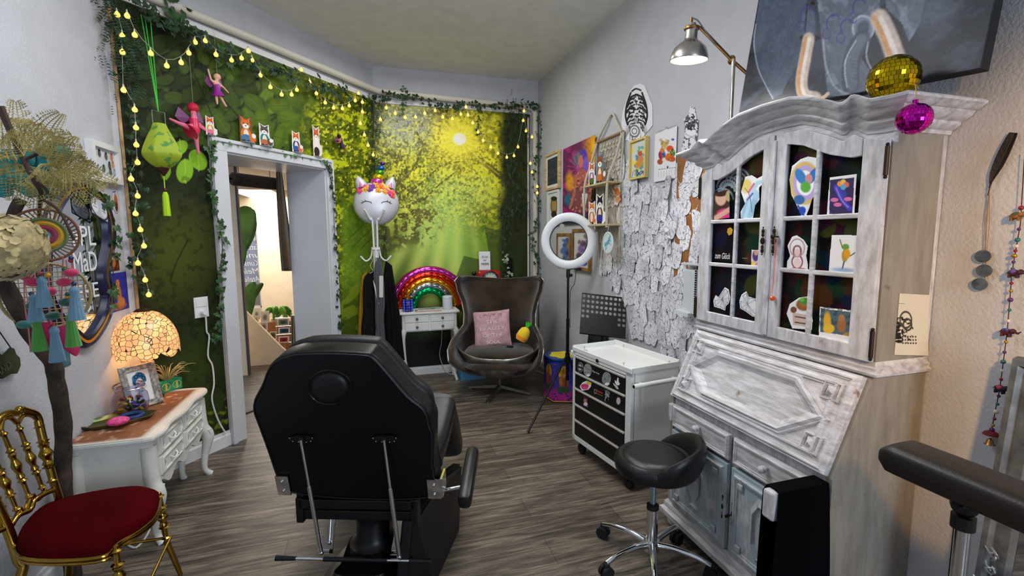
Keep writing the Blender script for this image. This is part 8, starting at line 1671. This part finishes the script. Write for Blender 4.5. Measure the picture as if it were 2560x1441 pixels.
figure('fairy_doll','hanging dancing elf doll in a pink dress and red cap on one leg',onM(487,316,.08),62*sc_,dict(pelvis=(0,-.1),chest=(-.03,.25),neck=(-.02,.4),head=(.0,.58),elbl=(.1,.15),hndl=(.38,-.02),elbr=(.12,.05),hndr=(.40,-.08),knl=(-.5,-.02),ftl=(-.85,.08),knr=(.02,-.5),ftr=(.06,-.95)),mat('pink skin and tights',(226,110,140),.5),mat('raspberry satin',(214,30,80),.35),mat('red cap felt',(200,20,60),.6))
figure('fairy_doll','small dark winged fairy figure right of the door on the mural',onM(852,355,.07),36*sc_,dict(pelvis=(.1,-.2),chest=(0,.1),neck=(-.05,.25),head=(-.12,.4),elbl=(-.3,.1),hndl=(-.5,.15),elbr=(-.2,-.1),hndr=(-.45,-.15),knl=(.35,-.4),ftl=(.6,-.6),knr=(.25,-.5),ftr=(.5,-.8)),mat('tan skin',(170,110,86),.5),mat('plum black cloth',(50,26,48),.6),mat('black hair',(24,18,20),.6))
# beyond the doorway
tb=mat('brown felt roll',(52,36,30),.9,var=.2,vscale=40);hr2=thing('hanging_roll','dark brown cylindrical bolster hanging in the far end of the doorway','bolster',onM(635,446,-T-.10));a_,c_=onM(579,447,-T-.10),onM(690,447,-T-.10);c_.z=a_.z;b=MB();sd_=(c_-a_);b.tube([a_,a_+sd_*.03,a_+sd_*.97,c_],[.04,.055,.055,.04],20);b.build('bolster',tb,hr2,True)
b=MB();b.tube([a_-sd_*.1,c_+sd_*.1],.008,8)
for t in (.15,.85):b.tube([a_+sd_*t+Vector((0,0,.055)),a_+sd_*t+Vector((0,0,.26))],.0025,5)
b.build('rod_and_cords',blackm,hr2)
b=MB();b.grid(lambda u,v:onM(690+u*(14+22*v**.8)+(v**1.6)*14,428+v*250,-T-.02-.03*math.sin(u*9)),16,20);o=b.build('curtain',mat('olive brown velvet',(84,62,26),.85,sheen=.3),None,True);solidify(o,.006);tag(o,'olive brown curtain gathered at the right of the doorway opening','curtain')
b=MB();b.grid(lambda u,v:onM(728+u*10,790+v*90,-T-.02-.02*math.sin(u*9)),8,10);o=b.build('curtain_end',MATS['olive brown velvet'],None,True);o.parent=bpy.data.objects['curtain']
bl3=mat('banana leaf green',(34,78,30),.4,col2=(70,120,44),vscale=6)
def bigleaf(b,P,w_,nrm):
 S=smooth_path(P,6);n=len(S);b.grid(lambda u,v:S[int(round(u*(n-1)))]+((S[min(int(round(u*(n-1)))+1,n-1)]-S[max(int(round(u*(n-1)))-1,0)]).cross(Vector(nrm))).normalized()*((v-.5)*w_*math.sin(PI*min(1,.08+u*.9))**.6)+Vector(nrm)*(-.03*abs(v-.5)),n,7)
bp_=thing('banana_plant','large leafed banana plant at the left inside the far room','plant',(onY(600,900,6.6).x,6.6,0))
for P,w_ in (([(586,640),(600,590),(612,545),(630,522)],.30),([(584,700),(592,660),(600,620),(604,585)],.16),([(602,820),(612,780),(622,740),(634,705)],.17),([(598,800),(612,765),(632,735),(656,708)],.12),([(600,745),(606,755),(612,790),(610,810)],.13)):
 b=MB();bigleaf(b,[onY(x,y,6.3)for x,y in P],w_,(0,-1,0));o=b.build('leaf',bl3,bp_,True);solidify(o,.003)
b=MB();x_=onY(600,900,6.6).x;b.tube([(x_,6.6,.02),(x_,6.55,1.2)],.03,10);b.lathe([(0,0),(.12,0),(.15,.25),(.14,.25),(0,.22)],20,Matrix.Translation((x_,6.6,0)));b.build('stem_and_pot',mat('terracotta',(150,90,60),.8),bp_,True)
dp=thing('potted_dracaena','leafy green potted plant above the card rack in the far room','plant',onY(695,800,6.6));b=MB()
for k in range(22):a=k*.9;c=onY(694,792,6.6);e=c+Vector((math.cos(a)*.17,math.sin(a)*.1,.05*math.sin(k*2.1)+.02));m_=c.lerp(e,.5)+Vector((0,0,.10));bigleaf(b,[c,m_,e],.05,(0,-.6,.8))
b.build('leaves',mat('fresh green leaf',(60,120,40),.45,col2=(120,170,60),vscale=8),dp,True)
b=MB();b.lathe([(0,-.14),(.06,-.14),(.08,0),(0,-.01)],18,Matrix.Translation(onY(694,792,6.6)+Vector((0,0,-.02))));b.build('pot',mat('white pot',(210,206,198),.5),dp,True)
cn=onY(680,850,6.35);ct=thing('counter','pale wooden counter behind the slanting partition','counter',(cn.x,6.7,0));b=MB();b.box((onY(618,800,6.5).x,6.5,0),(onY(735,800,6.5).x,6.9,onY(640,808,6.5).z));b.build('body',mat('honey wood',(176,120,76),.6),ct)
cds=[((634,772),(648,800),(226,222,210),'upright white card standing on the wooden counter'),((652,778),(672,808),(216,204,180),'bear greeting card above the middle of the rack'),((631,790),(646,812),(206,190,160),'tilted beige greeting card at the left of the rack'),((650,806),(668,828),(180,170,150),'grey beige greeting card in the middle of the rack'),((693,797),(722,815),(110,130,110),'green landscape card at the top right of the rack'),((696,820),(724,836),(40,80,96),'dark teal landscape card in the right column'),((696,842),(722,858),(170,50,50),'red flower card low in the right column'),((674,830),(690,850),(120,110,60),'olive patterned card beside the red flower card')]
for i,((x0,y0),(x1,y1),c_,lb)in enumerate(cds):
 p0,p1=onY(x0,y1,6.25-.01*i),onY(x1,y0,6.25-.01*i);A=Art(p0,(p1.x-p0.x,0,0),(0,.02,p1.z-p0.z),.006,(224,220,212),uv=True);A.mix(((A.X>.1)&(A.X<.9)&(A.Y>.12)&(A.Y<.9))*1.,c_);A.ell(.5,.45,.25,.25,tuple(int(v*.6)for v in c_),0,.4);o=A.build('greeting_card',None,.002);tag(o,lb,'card')
p0,p1=onY(690,880,6.2),onY(724,795,6.2);b=MB()
for x in (p0.x,(p0.x+p1.x)/2,p1.x):b.tube([(x,6.3,0),(x,6.3,p1.z+.03)],.005,6)
for k in range(5):b.tube([(p0.x,6.27,p0.z+(p1.z-p0.z)*k/4-.01),(p1.x,6.27,p0.z+(p1.z-p0.z)*k/4-.01)],.004,6)
o=b.build('card_rack',steel);tag(o,'thin wire card rack behind the slanting partition','rack')
c=onY(620,786,6.55);b=MB();b.ball(c,.035,12,(1.3,1,.8));o=b.build('pink_purse',mat('hot pink leather',(236,60,120),.5),None,True);tag(o,'small hot pink object standing at the left on the wooden counter','purse')
